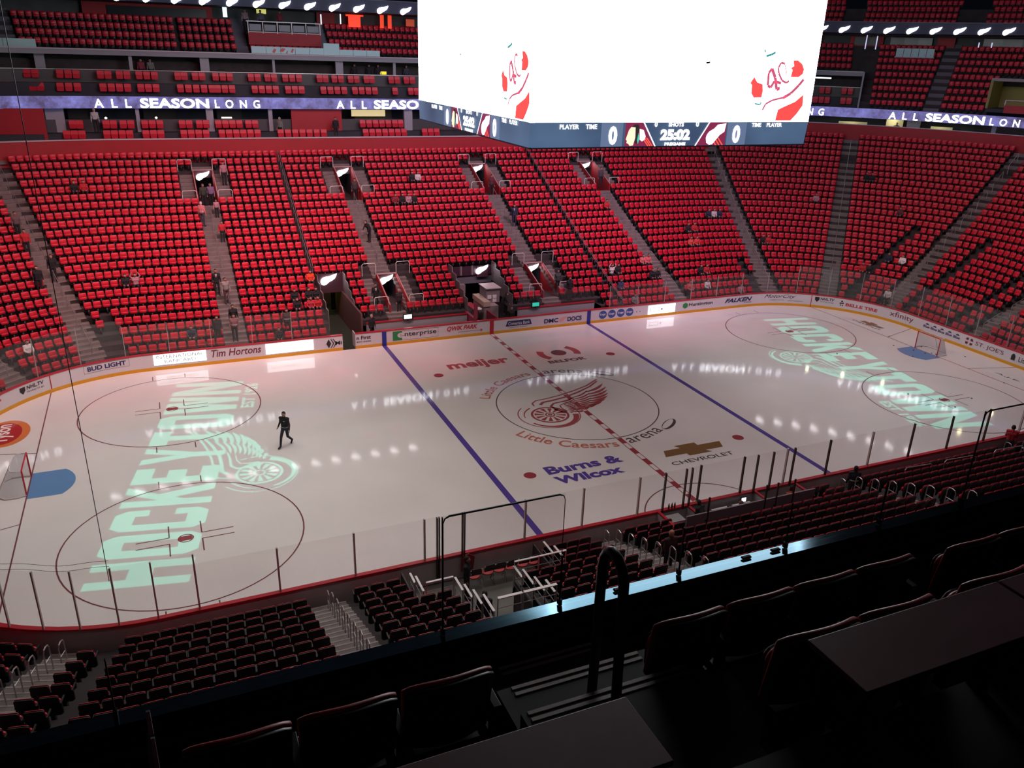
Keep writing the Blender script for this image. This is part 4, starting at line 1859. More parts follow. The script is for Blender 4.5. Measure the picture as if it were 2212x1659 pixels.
# lit rooms behind the far right stand
sp('lit_counter', rp(24.2, 12.5, 24.4, 12.95), 28.2, 28.9, mat('cream_lit', (.8, .75, .45), .6), s1)
sp('lit_counter', rp(24.2, 12.5, 24.4, 12.95), 30.4, 30.9, mat('cream_lit', (.8, .75, .45), .6), s1)
sp('lit_counter', rp(24.2, 12.5, 24.4, 12.95), 33.0, 34.2, mat('cream_lit', (.8, .75, .45), .6), s1)
sp('lit_doorway', rp(24.0, 11.2, 24.2, 13.5), 29.35, 29.75, mat('cream_lit', (.8, .75, .45), .6), s1)
sp('orange_door', rp(24.0, 12.0, 24.2, 13.5), 35.4, 35.7, mat('orange_door', (.8, .12, .03), .6), s1)
sp('pillar', rp(23.6, 11.0, 24.4, 13.5), 29.85, 30.15, COLUMN, s1)
sp('pillar', rp(23.6, 12.0, 24.0, 13.5), 31.8, 31.9, COLUMN, s1)
sp('pillar', rp(23.6, 12.0, 24.0, 13.5), 32.6, 32.7, COLUMN, s1)
for t in (28.5, 29.5, 30.6, 33.5):
    x, y, _, _ = pN(t, 23.3)
    l = bpy.data.lights.new('suite_glow', 'POINT')
    l.energy = 26
    l.color = (1, .95, .6)
    l.shadow_soft_size = .15
    o = bpy.data.objects.new('suite_glow', l)
    COL.objects.link(o)
    o.location = (x, y, 13.35)

# LED ribbon
rib = thing('led_ribbon', 'long violet light ribbon round the stands reading ALL SEASON LONG', 'ribbon display', (0, 34.95, 13.9))
m = bpy.data.materials.new('ribbon_violet')
m.use_nodes = True
nt_ = m.node_tree
b_ = nt_.nodes['Principled BSDF']
tcn = nt_.nodes.new('ShaderNodeTexCoord')
nz = nt_.nodes.new('ShaderNodeTexNoise')
nz.inputs['Scale'].default_value = .9
nz.inputs['Detail'].default_value = 8
nz.inputs['Roughness'].default_value = .7
cr = nt_.nodes.new('ShaderNodeValToRGB')
cr.color_ramp.elements[0].position = .35
cr.color_ramp.elements[0].color = (.055, .04, .10, 1)
cr.color_ramp.elements[1].position = .72
cr.color_ramp.elements[1].color = (.22, .22, .62, 1)
nt_.links.new(tcn.outputs['Object'], nz.inputs['Vector'])
nt_.links.new(nz.outputs['Fac'], cr.inputs['Fac'])
nt_.links.new(cr.outputs['Color'], b_.inputs['Emission Color'])
b_.inputs['Emission Strength'].default_value = 1.2
b_.inputs['Base Color'].default_value = (.02, .02, .03, 1)
m.cycles.emission_sampling = 'NONE'
sp('display_band', rp(22.0, 13.47, 22.35, 14.33), -44, 62, m, rib)


def rib_text(body, s0, s1, z0, z1, bold):
    vs, fs, _ = text2d(body, bold)
    mb = MB()
    mb.add([tuple(np.subtract(P3(t_of_s(s0 + (s1 - s0) * v[0], 22), 21.965, z0 + (z1 - z0) * v[1]), rib.location)) for v in vs], fs)
    return mb.build('ribbon_lettering', LEDW, rib)


for s0 in (-42.54, -23.82, -5.49, 13.2, 30.6, 48.65, 66.5):
    o = rib_text('A  L  L', s0, s0 + 2.55, 13.52, 14.14, .01)
    o = rib_text('SEASON', s0 + 3.2, s0 + 8.2, 13.50, 14.22, .028)
    o = rib_text('L  O  N  G', s0 + 8.65, s0 + 12.1, 13.52, 14.14, .01)
# its light on the rooms around
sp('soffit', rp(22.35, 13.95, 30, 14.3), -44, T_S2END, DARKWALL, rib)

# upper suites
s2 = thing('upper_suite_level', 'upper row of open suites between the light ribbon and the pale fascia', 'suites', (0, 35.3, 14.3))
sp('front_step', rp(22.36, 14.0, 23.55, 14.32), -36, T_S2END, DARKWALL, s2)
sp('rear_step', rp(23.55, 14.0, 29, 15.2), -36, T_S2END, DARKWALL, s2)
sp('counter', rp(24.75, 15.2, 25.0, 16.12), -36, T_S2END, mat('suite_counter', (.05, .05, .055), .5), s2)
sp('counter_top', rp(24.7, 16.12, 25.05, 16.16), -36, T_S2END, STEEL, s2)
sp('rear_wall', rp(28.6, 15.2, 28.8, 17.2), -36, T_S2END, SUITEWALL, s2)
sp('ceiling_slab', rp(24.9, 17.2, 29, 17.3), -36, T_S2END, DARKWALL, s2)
for a, b in ((-27.54, -26.87), (-21.04, -20.79), (-15.78, -15.09), (-10.1, -9.89), (-4.82, -4.17), (.27, .5), (6, 6.5)):
    mbx = MB()
    mbx.box(a, 2.5, 1.0, b, 2.8, 2.9)
    mbx.build('column', COLUMN, s2)
sp('end_wall', rp(23.2, 14.3, 29, 17.6), T_S2END - .02, T_S2END + .02, COLUMN, s2)
mbx = MB()
for a, b, z0, z1 in ((-34, -29, 1.2, 2.7), (-25, -22, 1.3, 2.6), (-19.5, -16.5, 1.2, 2.6), (-14.5, -11.5, 1.1, 2.8), (-8.8, -7.5, 1.3, 2.7), (-3.6, -.8, 1.2, 2.7), (1, 2.2, 1.0, 2.8)):
    mbx.box(a, 5.4, z0, b, 5.6, z1)
mbx.build('back_bar', mat('suite_dark_panel', (.03, .035, .04), .4), s2)
mbx = MB()
mbx.box(-12.4, 5.0, 1.0, -11.9, 5.2, 2.85)
mbx.build('olive_wall_strip', mat('olive_wall', (.25, .24, .08), .7), s2)
GLOWB = mat('glow_pale_blue', (.6, .8, 1), .5, emis=(.55, .75, 1), estr=1.6, sample=False)


def wallscreen(x, y, z, w_, h, m, lab, group='small screens in the suites', letters=None, d3=None):
    r = thing('wall_screen', lab, 'screen', (x, y, z), 0 if d3 is None else d3, group)
    mb = MB()
    mb.box(-w_ / 2 - .04, 0, -h / 2 - .04, w_ / 2 + .04, .06, h / 2 + .04)
    mb.build('housing', BLACKM, r)
    if letters:
        vs, fs, _ = text2d(letters, .02)
        mb = MB()
        mb.add([(-w_ / 2 + w_ * v[0], -.02, -h / 2 + h * v[1]) for v in vs], fs)
        mb.build('glowing_letters', m, r)
    else:
        mb = MB()
        mb.box(-w_ / 2, -.02, -h / 2, w_ / 2, 0, h / 2)
        mb.build('picture', m, r)


wallscreen(-24.2, 40.6, 16.85, 1.9, .28, GLOWB, 'dark sign with scattered pale blue strokes in the left upper suite', letters='SAN NCO')
wallscreen(-18.3, 40.6, 16.82, 1.3, .30, GLOWB, 'dark sign with slanted pale blue strokes, right of the first one', letters='AZE')
wallscreen(-9.6, 40.4, 16.8, 1.0, .75, mat('glow_teal', (.2, .6, .7), .5, emis=(.25, .6, .7), estr=.8, sample=False), 'pale blue lit screen in the middle upper suite')
wallscreen(-8.75, 40.3, 16.75, 1.0, .6, mat('glow_pink', (.8, .4, .5), .5, emis=(.85, .42, .5), estr=.6, sample=False), 'pink lit screen in the middle upper suite')
wallscreen(-.55, 40.3, 16.85, 1.5, .35, mat('glow_teal2', (.1, .6, .6), .5, emis=(.08, .45, .5), estr=.8, sample=False), 'teal neon lettering sign in the upper suite beside the scoreboard', letters='SHOWDOWN')
wallscreen(-.5, 38.6, 16.3, .7, .25, mat('glow_yellow', (.9, .7, .05), .5, emis=(.9, .65, .03), estr=1.0, sample=False), 'small yellow lit display on a suite counter')
wallscreen(43.5, 31.5, 16.5, 1.5, .95, mat('glow_white', (1, 1, 1), .5, emis=(.9, 1, .98), estr=1.6, sample=False), 'bright white screen in the suite right of the scoreboard', d3=-.75)

ringpart('trim_3', rp(24.5, 17.2, 24.8, 17.56), -36, T_S2END, mat('fascia_grey', (.24, .24, .28), .5), kind='structure')
ringpart('trim_4', rp(24.42, 17.56, 24.85, 17.64), -36, T_S2END, TRIMW, kind='structure')
# bowl steps of the upper deck
mb = MB()
for ta, tb, j0, j1 in ((-44, T_S2END, 4, 9), (T_S2END, 31.6, 0, 9), (31.6, 33.9, 5, 9), (33.9, 58, 0, 9)):
    for j in range(j0, j1 + 1):
        loft(mb, rp(up_d(j) - .44, up_z(j) - .7, up_d(j) + .42, up_z(j)), tsamples(ta, tb, 1.6))
o = mb.build('upper_deck_steps', RISER)
o['kind'] = 'structure'
for (tc, hw, j0, j1, lab) in ((-23.7, .65, 5, 9, 'grey aisle stairs of the upper deck at far left'), (-12.1, .5, 5, 9, 'grey upper deck stairs left of the red balcony'), (-5.0, .28, 5, 9, 'narrow grey upper deck stairs right of the red balcony'),
                              (27.05, .5, 5, 9, 'upper deck stairs just right of the scoreboard'), (30.35, .68, 0, 9, 'long upper deck stairs left of the yellow lit box'), (35.2, .6, 0, 9, 'upper deck stairs at the right edge')):
    mb = MB()
    for j in range(j0, j1 + 1):
        k = (RC + up_d(j)) / RC if abs(tc) > LS else 1
        ts = tsamples(tc - hw / k, tc + hw / k, 3)
        loft(mb, rp(up_d(j) - .45, up_z(j) - .3, up_d(j) + .42, up_z(j) + .03), ts)
        loft(mb, rp(up_d(j), up_z(j), up_d(j) + .42, up_z(j) + .33), ts)
    tag(mb.build('aisle_stairs', mat('deck_stair_grey', (.13, .13, .16), .8)), lab, 'stairs')
# yellow lit box
bx = thing('suite_box', 'small yellow lit box suite with grey railing inside the far right upper deck', 'suite box', pN(32.7, 24)[:2] + (15.2,))
for nm, prof, ta, tb, mm in (('floor_slab', rp(23, 14.6, 27.4, 14.9), 31.6, 33.8, DARKWALL), ('back_wall', rp(27.2, 14.9, 27.4, 17.3), 31.6, 33.8, mat('olive_wall', (.25, .24, .08), .7)),
                             ('left_wall', rp(23.2, 14.9, 27.4, 17.3), 31.56, 31.62, mat('olive_wall', (.25, .24, .08), .7)), ('top_fascia', rp(23.6, 17.25, 27.4, 17.5), 31.55, 33.8, mat('fascia_grey', (.24, .24, .28), .5)),
                             ('front_panel', rp(22.95, 14.6, 23.05, 15.25), 32.0, 33.8, REDWALL), ('rail', rp(22.95, 15.65, 23.03, 15.72), 32.0, 33.8, TRIMW),
                             ('dark_door', rp(27.1, 14.9, 27.2, 16.9), 32.5, 32.85, BLACKM)):
    sp(nm, prof, ta, tb, mm, bx)
for t in (32.0, 32.45, 32.9, 33.35, 33.8):
    sp('rail_post', rp(22.95, 15.2, 23.03, 15.7), t - .012, t + .012, TRIMW, bx)
l = bpy.data.lights.new('box_lamp', 'POINT')
l.energy = 30
l.color = (1, .9, .5)
l.shadow_soft_size = .2
o = bpy.data.objects.new('box_lamp', l)
COL.objects.link(o)
o.location = (*pN(32.7, 25)[:2], 17.0)

# pale covered panels and balconies on the upper deck
PALEP = mat('white_cover_screen_tint', (.45, .72, .74), .6)  # white covers; the cyan light of the screens is put into their colour


def panel_run(x0, x1, y, z0, z1, n, lab, name='covered_panel', mats=PALEP, group='pale covers along the upper deck front'):
    for k in range(n):
        a, b = x0 + (x1 - x0) * k / n, x0 + (x1 - x0) * (k + 1) / n
        mb = MB()
        mb.box(a + .015, y, z0, b - .015, y + .06, z1)
        tag(mb.build(name, mats), '%s pale cover panel from the left, %s' % (ORD[k], lab), 'cover panel', group)


panel_run(-11.75, -5.85, 37.35, 17.66, 18.18, 5, 'on the deck edge below the red balcony')
mb = MB()
mb.box(-5.85, 37.35, 17.66, -4.52, 37.41, 18.58)
tag(mb.build('covered_panel', PALEP), 'tall square pale cover panel on the deck edge', 'cover panel', 'pale covers along the upper deck front')
panel_run(-4.52, -1.0, 37.35, 17.66, 18.12, 3, 'on the deck edge right of the tall one')
panel_run(-31.5, -27.2, 37.35, 17.6, 18.2, 2, 'at the far left of the deck edge')
mb = MB()
for (a, b, c, d_) in ((-10.1, 17.75, .35, .3), (-9.5, 17.85, .5, .25), (-8.6, 17.8, .28, .3), (-9.0, 17.72, .2, .2)):
    mb.poly([(a, 37.34, b), (a + c * .6, 37.34, b - .05), (a + c, 37.34, b + d_ * .8), (a + c * .5, 37.34, b + d_), (a + .1, 37.34, b + d_ * .6)])
tag(mb.build('banner_print', ADRED), 'red figure print on the pale covers below the balcony', 'print')
bal = thing('balcony', 'dark red balcony with white framed railing above the pale covers', 'balcony', (-8.5, 40.2, 18.3))
mb = MB()
mb.box(-3.05, 0, 0, 3.05, .15, 1.0)
mb.box(-3.05, .15, .8, 3.05, 2.2, 1.0)
mb.build('front_wall', REDWALL, bal)
mb = MB()
for k in range(6):
    mb.box(-3.05 + 1.2 * k, -.03, .9, -2.98 + 1.2 * k, .04, 1.8)
mb.box(-3.15, -.05, 1.78, 3.1, .06, 1.86)
mb.box(-3.05, -.03, .98, 3.05, .03, 1.03)
mb.build('railing_frame', PAINTW, bal)
mb = MB()
for k in range(5):
    mb.box(-2.9 + 1.2 * k, -.01, 1.1, -1.95 + 1.2 * k, .02, 1.6)
mb.build('railing_panel', mat('rail_infill_grey', (.24, .26, .30), .5), bal)
# right side: white cover, coloured cyan for the screen light
cv = thing('glass_balcony', 'pale panelled balcony front tinted by screen light high in the far right stand', 'balcony', pN(29.8, 29)[:2] + (19.1,))
for k in range(5):
    ta = 29.22 + (30.02 - 29.22) * k / 5
    sp('screen_tinted_panel', rp(29.0, 19.14, 29.06, 19.92), ta, ta + .15, PALEP, cv)
sp('bottom_rail', rp(28.95, 19.06, 29.1, 19.14), 29.2, 30.03, TRIMW, cv)
sp('front_wall', rp(29.1, 17.9, 29.3, 19.1), 29.2, 30.03, REDWALL, cv)
# back walls of the upper concourse
ringpart('wall_concourse', rp(31.2, 20.2, 31.4, 21.2), -50, 60, SUITEWALL, kind='structure')
for ta, tb in ((-30, -24.9), (-22.4, -14), (-5.1, -3.5), (26.5, 27.6), (28.2, 28.9), (30.0, 30.35), (32.2, 32.7), (34, 36)):
    ringpart('red_pillar_wall', rp(30.6, 20.0, 31.1, 21.3), ta, tb, REDWALL, label='dark red wall section of the upper concourse', cat='wall')['group'] = 'dark red wall sections of the upper concourse'
for ta, tb in ((-33, -25.6), (-22, -14.5), (28.3, 28.8), (29.05, 29.9), (30.9, 32.0), (32.9, 33.9)):
    ringpart('dark_window', rp(30.5, 20.15, 30.56, 20.95), ta, tb, mat('window_blue_black', (.006, .01, .02), .3), label='blue black window strip of the upper concourse', cat='window')['group'] = 'dark windows of the upper concourse'
# interior lights of the concourse at top left
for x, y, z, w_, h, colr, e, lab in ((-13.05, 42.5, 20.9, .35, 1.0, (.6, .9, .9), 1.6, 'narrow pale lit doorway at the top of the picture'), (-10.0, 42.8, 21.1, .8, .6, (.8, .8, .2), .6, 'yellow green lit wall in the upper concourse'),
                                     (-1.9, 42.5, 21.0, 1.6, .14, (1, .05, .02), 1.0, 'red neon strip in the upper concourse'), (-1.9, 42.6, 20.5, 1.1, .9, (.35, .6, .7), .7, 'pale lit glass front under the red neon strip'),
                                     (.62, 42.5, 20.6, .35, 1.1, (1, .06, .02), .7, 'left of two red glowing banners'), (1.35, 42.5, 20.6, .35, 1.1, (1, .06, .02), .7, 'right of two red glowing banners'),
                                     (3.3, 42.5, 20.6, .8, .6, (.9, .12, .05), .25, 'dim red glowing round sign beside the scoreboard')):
    mb = MB()
    mb.box(-w_ / 2, 0, -h / 2, w_ / 2, .05, h / 2)
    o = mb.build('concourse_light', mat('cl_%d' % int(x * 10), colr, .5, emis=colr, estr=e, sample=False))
    o.location = (x, y, z)
    tag(o, lab, 'lit sign')
for x, y, z, lab in ((-5.3, 40.6, 20.5, 'left white light tube on the red pillar'), (-3.6, 40.6, 20.6, 'right white light tube on the red pillar')):
    mb = MB()
    mb.tube([(x, y, z - .4), (x, y, z + .4)], .05, 6)
    tag(mb.build('light_tube', mat('tube_white', (.7, .8, 1), .5, emis=(.7, .8, 1), estr=1.6, sample=False)), lab, 'light tube')
for x, y, z, lab in ((47.95, 31.1, 20.4, 'left slanting pale tube beside the screen-tinted balcony'), (48.75, 30.5, 20.4, 'right slanting pale tube beside the screen-tinted balcony'), (54.0, 22.9, 20.35, 'left short pale tube at the far right top'), (54.5, 21.9, 20.35, 'right short pale tube at the far right top')):
    mb = MB()
    hh = .65 if x < 50 else .22
    mb.tube([(x, y, z - hh), (x, y, z + hh)], .05, 6)
    tag(mb.build('light_tube', mat('tube_lilac', (.7, .7, .9), .5, emis=(.6, .6, .85), estr=.9, sample=False)), lab, 'light tube')
# lamp band
band = thing('lamp_fascia', 'dark blue fascia band high above the seats carrying a row of glowing lamps', 'fascia', (0, 38.95, 21.6))
sp('band_face', rp(26.0, 21.16, 26.3, 22.15), -44, 62, mat('band_navy', (.035, .045, .09), .6), band)
sp('band_top_edge', rp(25.95, 22.15, 26.35, 22.2), -44, 62, mat('band_edge', (.12, .13, .18), .5), band)
sp('band_soffit', rp(26.3, 21.16, 31.0, 21.3), -44, 62, DARKWALL, band)
mb = MB()
for j in range(4):
    loft(mb, rp(29.5 + .84 * j - .44, 21.0 + .62 * j, 29.5 + .84 * j + .42, 21.75 + .62 * j), tsamples(20, 60, 2))
o = mb.build('third_deck_steps', RISER)
o['kind'] = 'structure'
n = 0
for s in [-27.28 + 2.08 * k for k in range(15)] + [44.31 + 2.055 * k for k in range(10)]:
    t = t_of_s(s, 26)
    x, y, nx, ny = pN(t, 25.95)
    mb = MB()
    sign_shape(mb, 0, -.0, 1.0, 0)
    o = mb.build('logo_lamp', LAMPW)
    o.location = (x, y, 21.42 if s < 20 else 21.45)
    o.rotation_euler = (0, 0, math.atan2(-nx, ny))
    k = n
    n += 1
    tag(o, ('%s wing shaped lamp of the left row on the dark band' % ORD[k]) if s < 20 else ('%s wing shaped lamp right of the scoreboard on the dark band' % ORD[k - 15]), 'lamp', 'wing shaped lamps on the dark fascia band')

# ================================================================== SUITE CHAIRS
cb, cs_, cp = MB(), MB(), MB()
slab(cb, .50, .38, .88, -.07, .0, .07, .14)
slab(cs_, .50, .30, .86, -.12, -.065, .07, .14)
slab(cp, .48, .28, .60, .01, .10, .07, -.08)
cproto = thing('suite_chair', 'x', 'seat', (0, 0, -50))
cb.build('backrest', SEATRED, cproto)
cs_.build('back_shell', SEATDARK, cproto)
cp.build('seat_pan', SEATRED, cproto)
S2F = [-30.01, -29.45, -27.79, -27.3, -25.99, -25.41, -24.82, -23.07, -22.5, -21.93, -21.36, -20.42, -19.88, -19.33, -17.55, -16.96, -16.38, -15.79, -15.2, -14.76, -14.21, -13.66, -11.89, -11.33, -10.77, -10.21, -9.22, -8.67, -8.12, -6.31, -5.72, -5.14, -4.55, -3.63, -3.05, -2.47, -1.89, -.1, 1.31, 1.84]
S2B = [-29.82, -28.12, -27.59, -25.94, -25.38, -24.83, -23.16, -22.64, -21.83, -21.3, -20.43, -19.88, -19.32, -17.61, -17.12, -16.31, -15.78, -14.76, -14.2, -13.65, -12.0, -11.46, -10.68, -10.15, -9.24, -8.68, -8.11, -6.4, -5.89, -5.14, -4.58, -3.74, -3.21, -2.36, -1.87, -.15, .4, 1.22, 1.77]
S1F = [-25.93, -25.42, -24.91, -23.22, -22.7, -22.16, -21.64, -20.5, -19.96, -19.43, -17.77, -17.22, -16.67, -16.12, -14.93, -14.38, -13.83, -13.29, -12.74, -12.19, -10.36, -9.78, -9.19, -8.61, -8.03, -7.44, -6.86, -3.31, -2.75, -2.19, -1.62, -1.06, -.5, .06, 1.92, 2.48, 3.04]
S1B = [-25.5, -25.02, -23.21, -22.7, -22.02, -21.48, -20.49, -19.95, -19.4, -17.77, -17.25, -16.5, -15.98, -15.06, -14.52, -13.98, -13.44, -12.74, -12.21, -3.33, -2.76, -2.19, -1.63, -1.06, -.48, .04]
first = True
for lst, y, z, nm in ((S2F, 36.0, 14.34, 'front row of the upper suites'), (S2B, 37.0, 15.22, 'back row of the upper suites'), (S1F, 34.0, 11.07, 'front row of the lower suites'), (S1B, 34.95, 11.72, 'back row of the lower suites')):
    for k, x in enumerate(lst):
        lab = 'red suite chair, %s from the left, %s' % (ORD[k], nm)
        if first:
            o = cproto
            o.location = (x, y, z)
            o.rotation_euler = (0, 0, PI)
            o['label'] = lab
            o['group'] = 'red suite chairs'
            first = False
        else:
            dup(cproto, (x, y, z), PI, lab, 'red suite chairs')
for row, z, ss in ((0, 14.34, (27.35, 27.5, 27.65, 27.8, 28.2, 28.35)), (1, 15.22, (27.3, 27.65, 27.8, 28.2, 28.35))):
    for k, t in enumerate(ss):
        x, y, nx, ny = pN(t, 23.05 + row)
        dup(cproto, (x, y, z), math.atan2(nx, -ny), 'red suite chair right of the scoreboard, %s row, %s from left' % (('front', 'back')[row], ORD[k]), 'red suite chairs')

# ================================================================== SCOREBOARD
sb = thing('scoreboard', 'huge hanging scoreboard box with glowing white screens and blue lower score band', 'scoreboard', (0, 0, 14.8))
mb = MB()
mb.box(-6.6, -7.0, .02, 6.6, 7.0, 12.55)
mb.box(-6.85, -7.2, 0, 6.85, 7.2, .06)
mb.build('body', mat('scoreboard_body', (.02, .025, .05), .5), sb)
for nm, q in (('front', ((-6.85, -7.2), (6.85, -7.2))), ('left', ((-6.85, 7.2), (-6.85, -7.2))), ('back', ((6.85, 7.2), (-6.85, 7.2))), ('right', ((6.85, -7.2), (6.85, 7.2)))):
    (xa, ya), (xb, yb) = q
    L_ = math.hypot(xb - xa, yb - ya)
    ux, uy = (xb - xa) / L_, (yb - ya) / L_
    nx_, ny_ = uy, -ux      # outward
    def W(u, z, off=0.0, xa=xa, ya=ya, ux=ux, uy=uy, nx_=nx_, ny_=ny_, L_=L_):
        return (xa + ux * (u + L_ / 2) + nx_ * off, ya + uy * (u + L_ / 2) + ny_ * off, z - 14.8)

    def Q(mb, u0, z0, u1, z1, off=.02, sk=0):
        mb.quad(W(u0, z0, off), W(u1, z0, off), W(u1 + sk, z1, off), W(u0 + sk, z1, off))

    def T(mb, body, u0, z0, u1, z1, bold=0, off=.04):
        vs, fs, _ = text2d(body, bold)
        mb.add([W(u0 + (u1 - u0) * v[0], z0 + (z1 - z0) * v[1], off) for v in vs], fs)
    mb = MB()
    hw_ = L_ / 2
    mb.prism([W(-hw_, 15.8, 0), W(hw_, 15.8, 0), W(hw_, 27.4, 0), W(-hw_, 27.4, 0)], (-nx_ * .2, -ny_ * .2, 0))
    scr = mb.build('main_screen', SCREENW, sb)
    BANDM = MATS.get('score_band')
    if not BANDM:
        BANDM = bpy.data.materials.new('score_band')
        MATS['score_band'] = BANDM
        BANDM.use_nodes = True
        nt_ = BANDM.node_tree
        b_ = nt_.nodes['Principled BSDF']
        b_.inputs['Base Color'].default_value = (.02, .02, .03, 1)
        tcn = nt_.nodes.new('ShaderNodeTexCoord')
        vz = nt_.nodes.new('ShaderNodeTexVoronoi')
        vz.inputs['Scale'].default_value = .45
        cr = nt_.nodes.new('ShaderNodeValToRGB')
        cr.color_ramp.elements[0].color = (.030, .055, .115, 1)
        cr.color_ramp.elements[1].color = (.085, .15, .26, 1)
        nt_.links.new(tcn.outputs['Object'], vz.inputs['Vector'])
        nt_.links.new(vz.outputs['Distance'], cr.inputs['Fac'])
        nt_.links.new(cr.outputs['Color'], b_.inputs['Emission Color'])
        b_.inputs['Emission Strength'].default_value = 1.0
    mb = MB()
    mb.prism([W(-hw_ + .08, 14.84, 0), W(hw_ - .08, 14.84, 0), W(hw_, 15.8, 0), W(-hw_, 15.8, 0)], (-nx_ * .2, -ny_ * .2, 0))
    bnd = mb.build('score_band', BANDM, sb)
    if nm in ('back', 'right'):
        continue
    o_ = .7 if nm == 'left' else 0
    SCT = mat('score_text', (1, 1, 1), .5, emis=(.95, .98, 1), estr=2.0, sample=False)
    mb = MB()
    T(mb, 'PLAYER', -5.6 + o_, 15.55, -4.74 + o_, 15.73, .03)
    T(mb, 'TIME', -4.44 + o_, 15.55, -3.93 + o_, 15.73, .03)
    T(mb, '0', -3.38 + o_, 14.93, -2.98 + o_, 15.66, .05)
    T(mb, '0', -1.24 + o_, 15.62, -1.10 + o_, 15.84, .04)
    T(mb, 'SHOTS', -.56 + o_, 15.63, .19 + o_, 15.79, .04)
    T(mb, '0', .80 + o_, 15.62, .95 + o_, 15.84, .04)
    T(mb, '25:02', -.92 + o_, 15.08, .55 + o_, 15.53, .06)
    T(mb, 'PREGAME', -.68 + o_, 14.87, .36 + o_, 15.0, .05)
    T(mb, '0', 2.74 + o_, 14.93, 3.14 + o_, 15.68, .05)
    T(mb, 'TIME', 3.71 + o_, 15.60, 4.22 + o_, 15.77, .03)
    T(mb, 'PLAYER', 4.52 + o_, 15.60, 5.36 + o_, 15.77, .03)
    Q(mb, -1.16 + o_, 14.85, -1.10 + o_, 15.8, .03, -.62)
    Q(mb, .84 + o_, 14.85, .90 + o_, 15.8, .03, .62)
    mb.build('score_lettering', SCT, bnd)
    mb = MB()
    Q(mb, -3.72 + o_, 14.86, -2.72 + o_, 15.79, .02)
    Q(mb, 2.46 + o_, 14.86, 3.46 + o_, 15.79, .02)
    mb.build('score_box', mat('score_box', (.1, .12, .2), .5, emis=(.11, .16, .27), estr=1, sample=False), bnd)
    mb = MB()
    mb.quad(W(-2.6 + o_, 14.86, .02), W(-1.18 + o_, 14.86, .02), W(-1.8 + o_, 15.79, .02), W(-2.6 + o_, 15.79, .02))
    mb.quad(W(.92 + o_, 14.86, .02), W(2.4 + o_, 14.86, .02), W(2.4 + o_, 15.79, .02), W(1.54 + o_, 15.79, .02))
    mb.build('team_panel', mat('score_maroon', (.2, .02, .05), .5, emis=(.20, .02, .07), estr=1, sample=False), bnd)
    mb = MB()
    for k in range(3):
        Q(mb, -1.5 + .1 * k + o_, 14.86, -1.44 + .1 * k + o_, 15.2, .025, -.3)
        Q(mb, 1.9 + .17 * k + o_, 14.86, 1.97 + .17 * k + o_, 15.2, .025, -.3)
    mb.build('red_streaks', mat('score_streak', (1, .1, .05), .5, emis=(1, .12, .06), estr=1, sample=False), bnd)
    mb = MB()
    mb.poly([W(1.38 + o_ + a, 14.86 + b, .03) for a, b in ((.0, .30), (.05, .10), (.2, .02), (.36, .04), (.5, .2), (.7, .42), (.92, .55), (.98, .9), (.75, .86), (.55, .84), (.38, .68), (.14, .56), (.04, .44))])
    mb.build('wing_emblem', SCT, bnd)
    HD = [('head_profile', (.92, .85, .55), [(-2.50, 15.32), (-2.56, 15.14), (-2.50, 15.08), (-2.52, 15.0), (-2.42, 14.96), (-2.36, 14.88), (-2.2, 14.9), (-2.12, 15.2), (-2.14, 15.6), (-2.34, 15.62), (-2.44, 15.5)]),
          ('head_hair', (.02, .02, .02), [(-2.28, 15.64), (-2.14, 15.62), (-2.10, 15.3), (-2.12, 15.0), (-2.02, 14.96), (-1.98, 15.3), (-1.94, 15.58), (-2.0, 15.72), (-2.2, 15.72)]),
          ('feather_teal', (.05, .55, .4), [(-1.98, 15.4), (-1.92, 15.15), (-1.97, 14.95), (-2.03, 15.1)]),
          ('feather_white', (.95, .95, .9), [(-1.94, 15.55), (-1.74, 15.5), (-1.62, 15.25), (-1.66, 15.12), (-1.78, 15.05), (-1.9, 15.12)])]
    for hn, hc, hp in HD:
        mb = MB()
        mb.poly([W(a + o_, b, .03) for a, b in hp])
        mb.build(hn, mat('score_' + hn, hc, .5, emis=hc, estr=1.1, sample=False), bnd)
    # the picture on the main screen
    fx = (lambda x: x) if nm == 'front' else (lambda x: 4.25 + (x - 3.34) * .95)
    RS = mat('screen_red', (1, .1, .1), .5, emis=(.80, .075, .07), estr=1, sample=False)
    PS = mat('screen_plum', (.6, .1, .25), .5, emis=(.48, .09, .15), estr=1, sample=False)
    TS = mat('screen_teal', (.05, .3, .3), .5, emis=(.04, .25, .25), estr=1, sample=False)
    mb = MB()
    for pts in ([(3.34, 17.39), (3.51, 17.63), (3.70, 17.42), (4.0, 17.34), (4.06, 17.1), (4.03, 16.81), (3.62, 16.80), (3.46, 16.98), (3.44, 17.3)],
                [(5.48, 18.34), (5.72, 18.34), (5.98, 18.2), (6.13, 17.99), (6.1, 17.8), (5.89, 17.66), (5.46, 17.66), (5.50, 17.95), (5.40, 18.02), (5.55, 18.1)],
                [(4.95, 15.86), (5.02, 16.32), (5.35, 16.45), (5.9, 16.65), (6.31, 16.95), (6.36, 16.5), (6.1, 16.15), (5.80, 15.86)]):
        mb.poly([W(fx(a), b, .03) for a, b in pts])
    mb.build('red_jersey_picture', RS, scr)

    def strip2(mb, pts, w_):
        for (a, b), (c, d_) in zip(pts[:-1], pts[1:]):
            l_ = math.hypot(c - a, d_ - b)
            px, pz = -(d_ - b) / l_ * w_ / 2, (c - a) / l_ * w_ / 2
            mb.poly([W(fx(a + px), b + pz, .035), W(fx(a - px), b - pz, .035), W(fx(c - px), d_ - pz, .035), W(fx(c + px), d_ + pz, .035)])
    mb = MB()
    strip2(mb, [(4.38, 17.98), (4.24, 17.8), (4.28, 17.3), (4.45, 17.22), (4.6, 17.48), (4.98, 17.40)], .12)
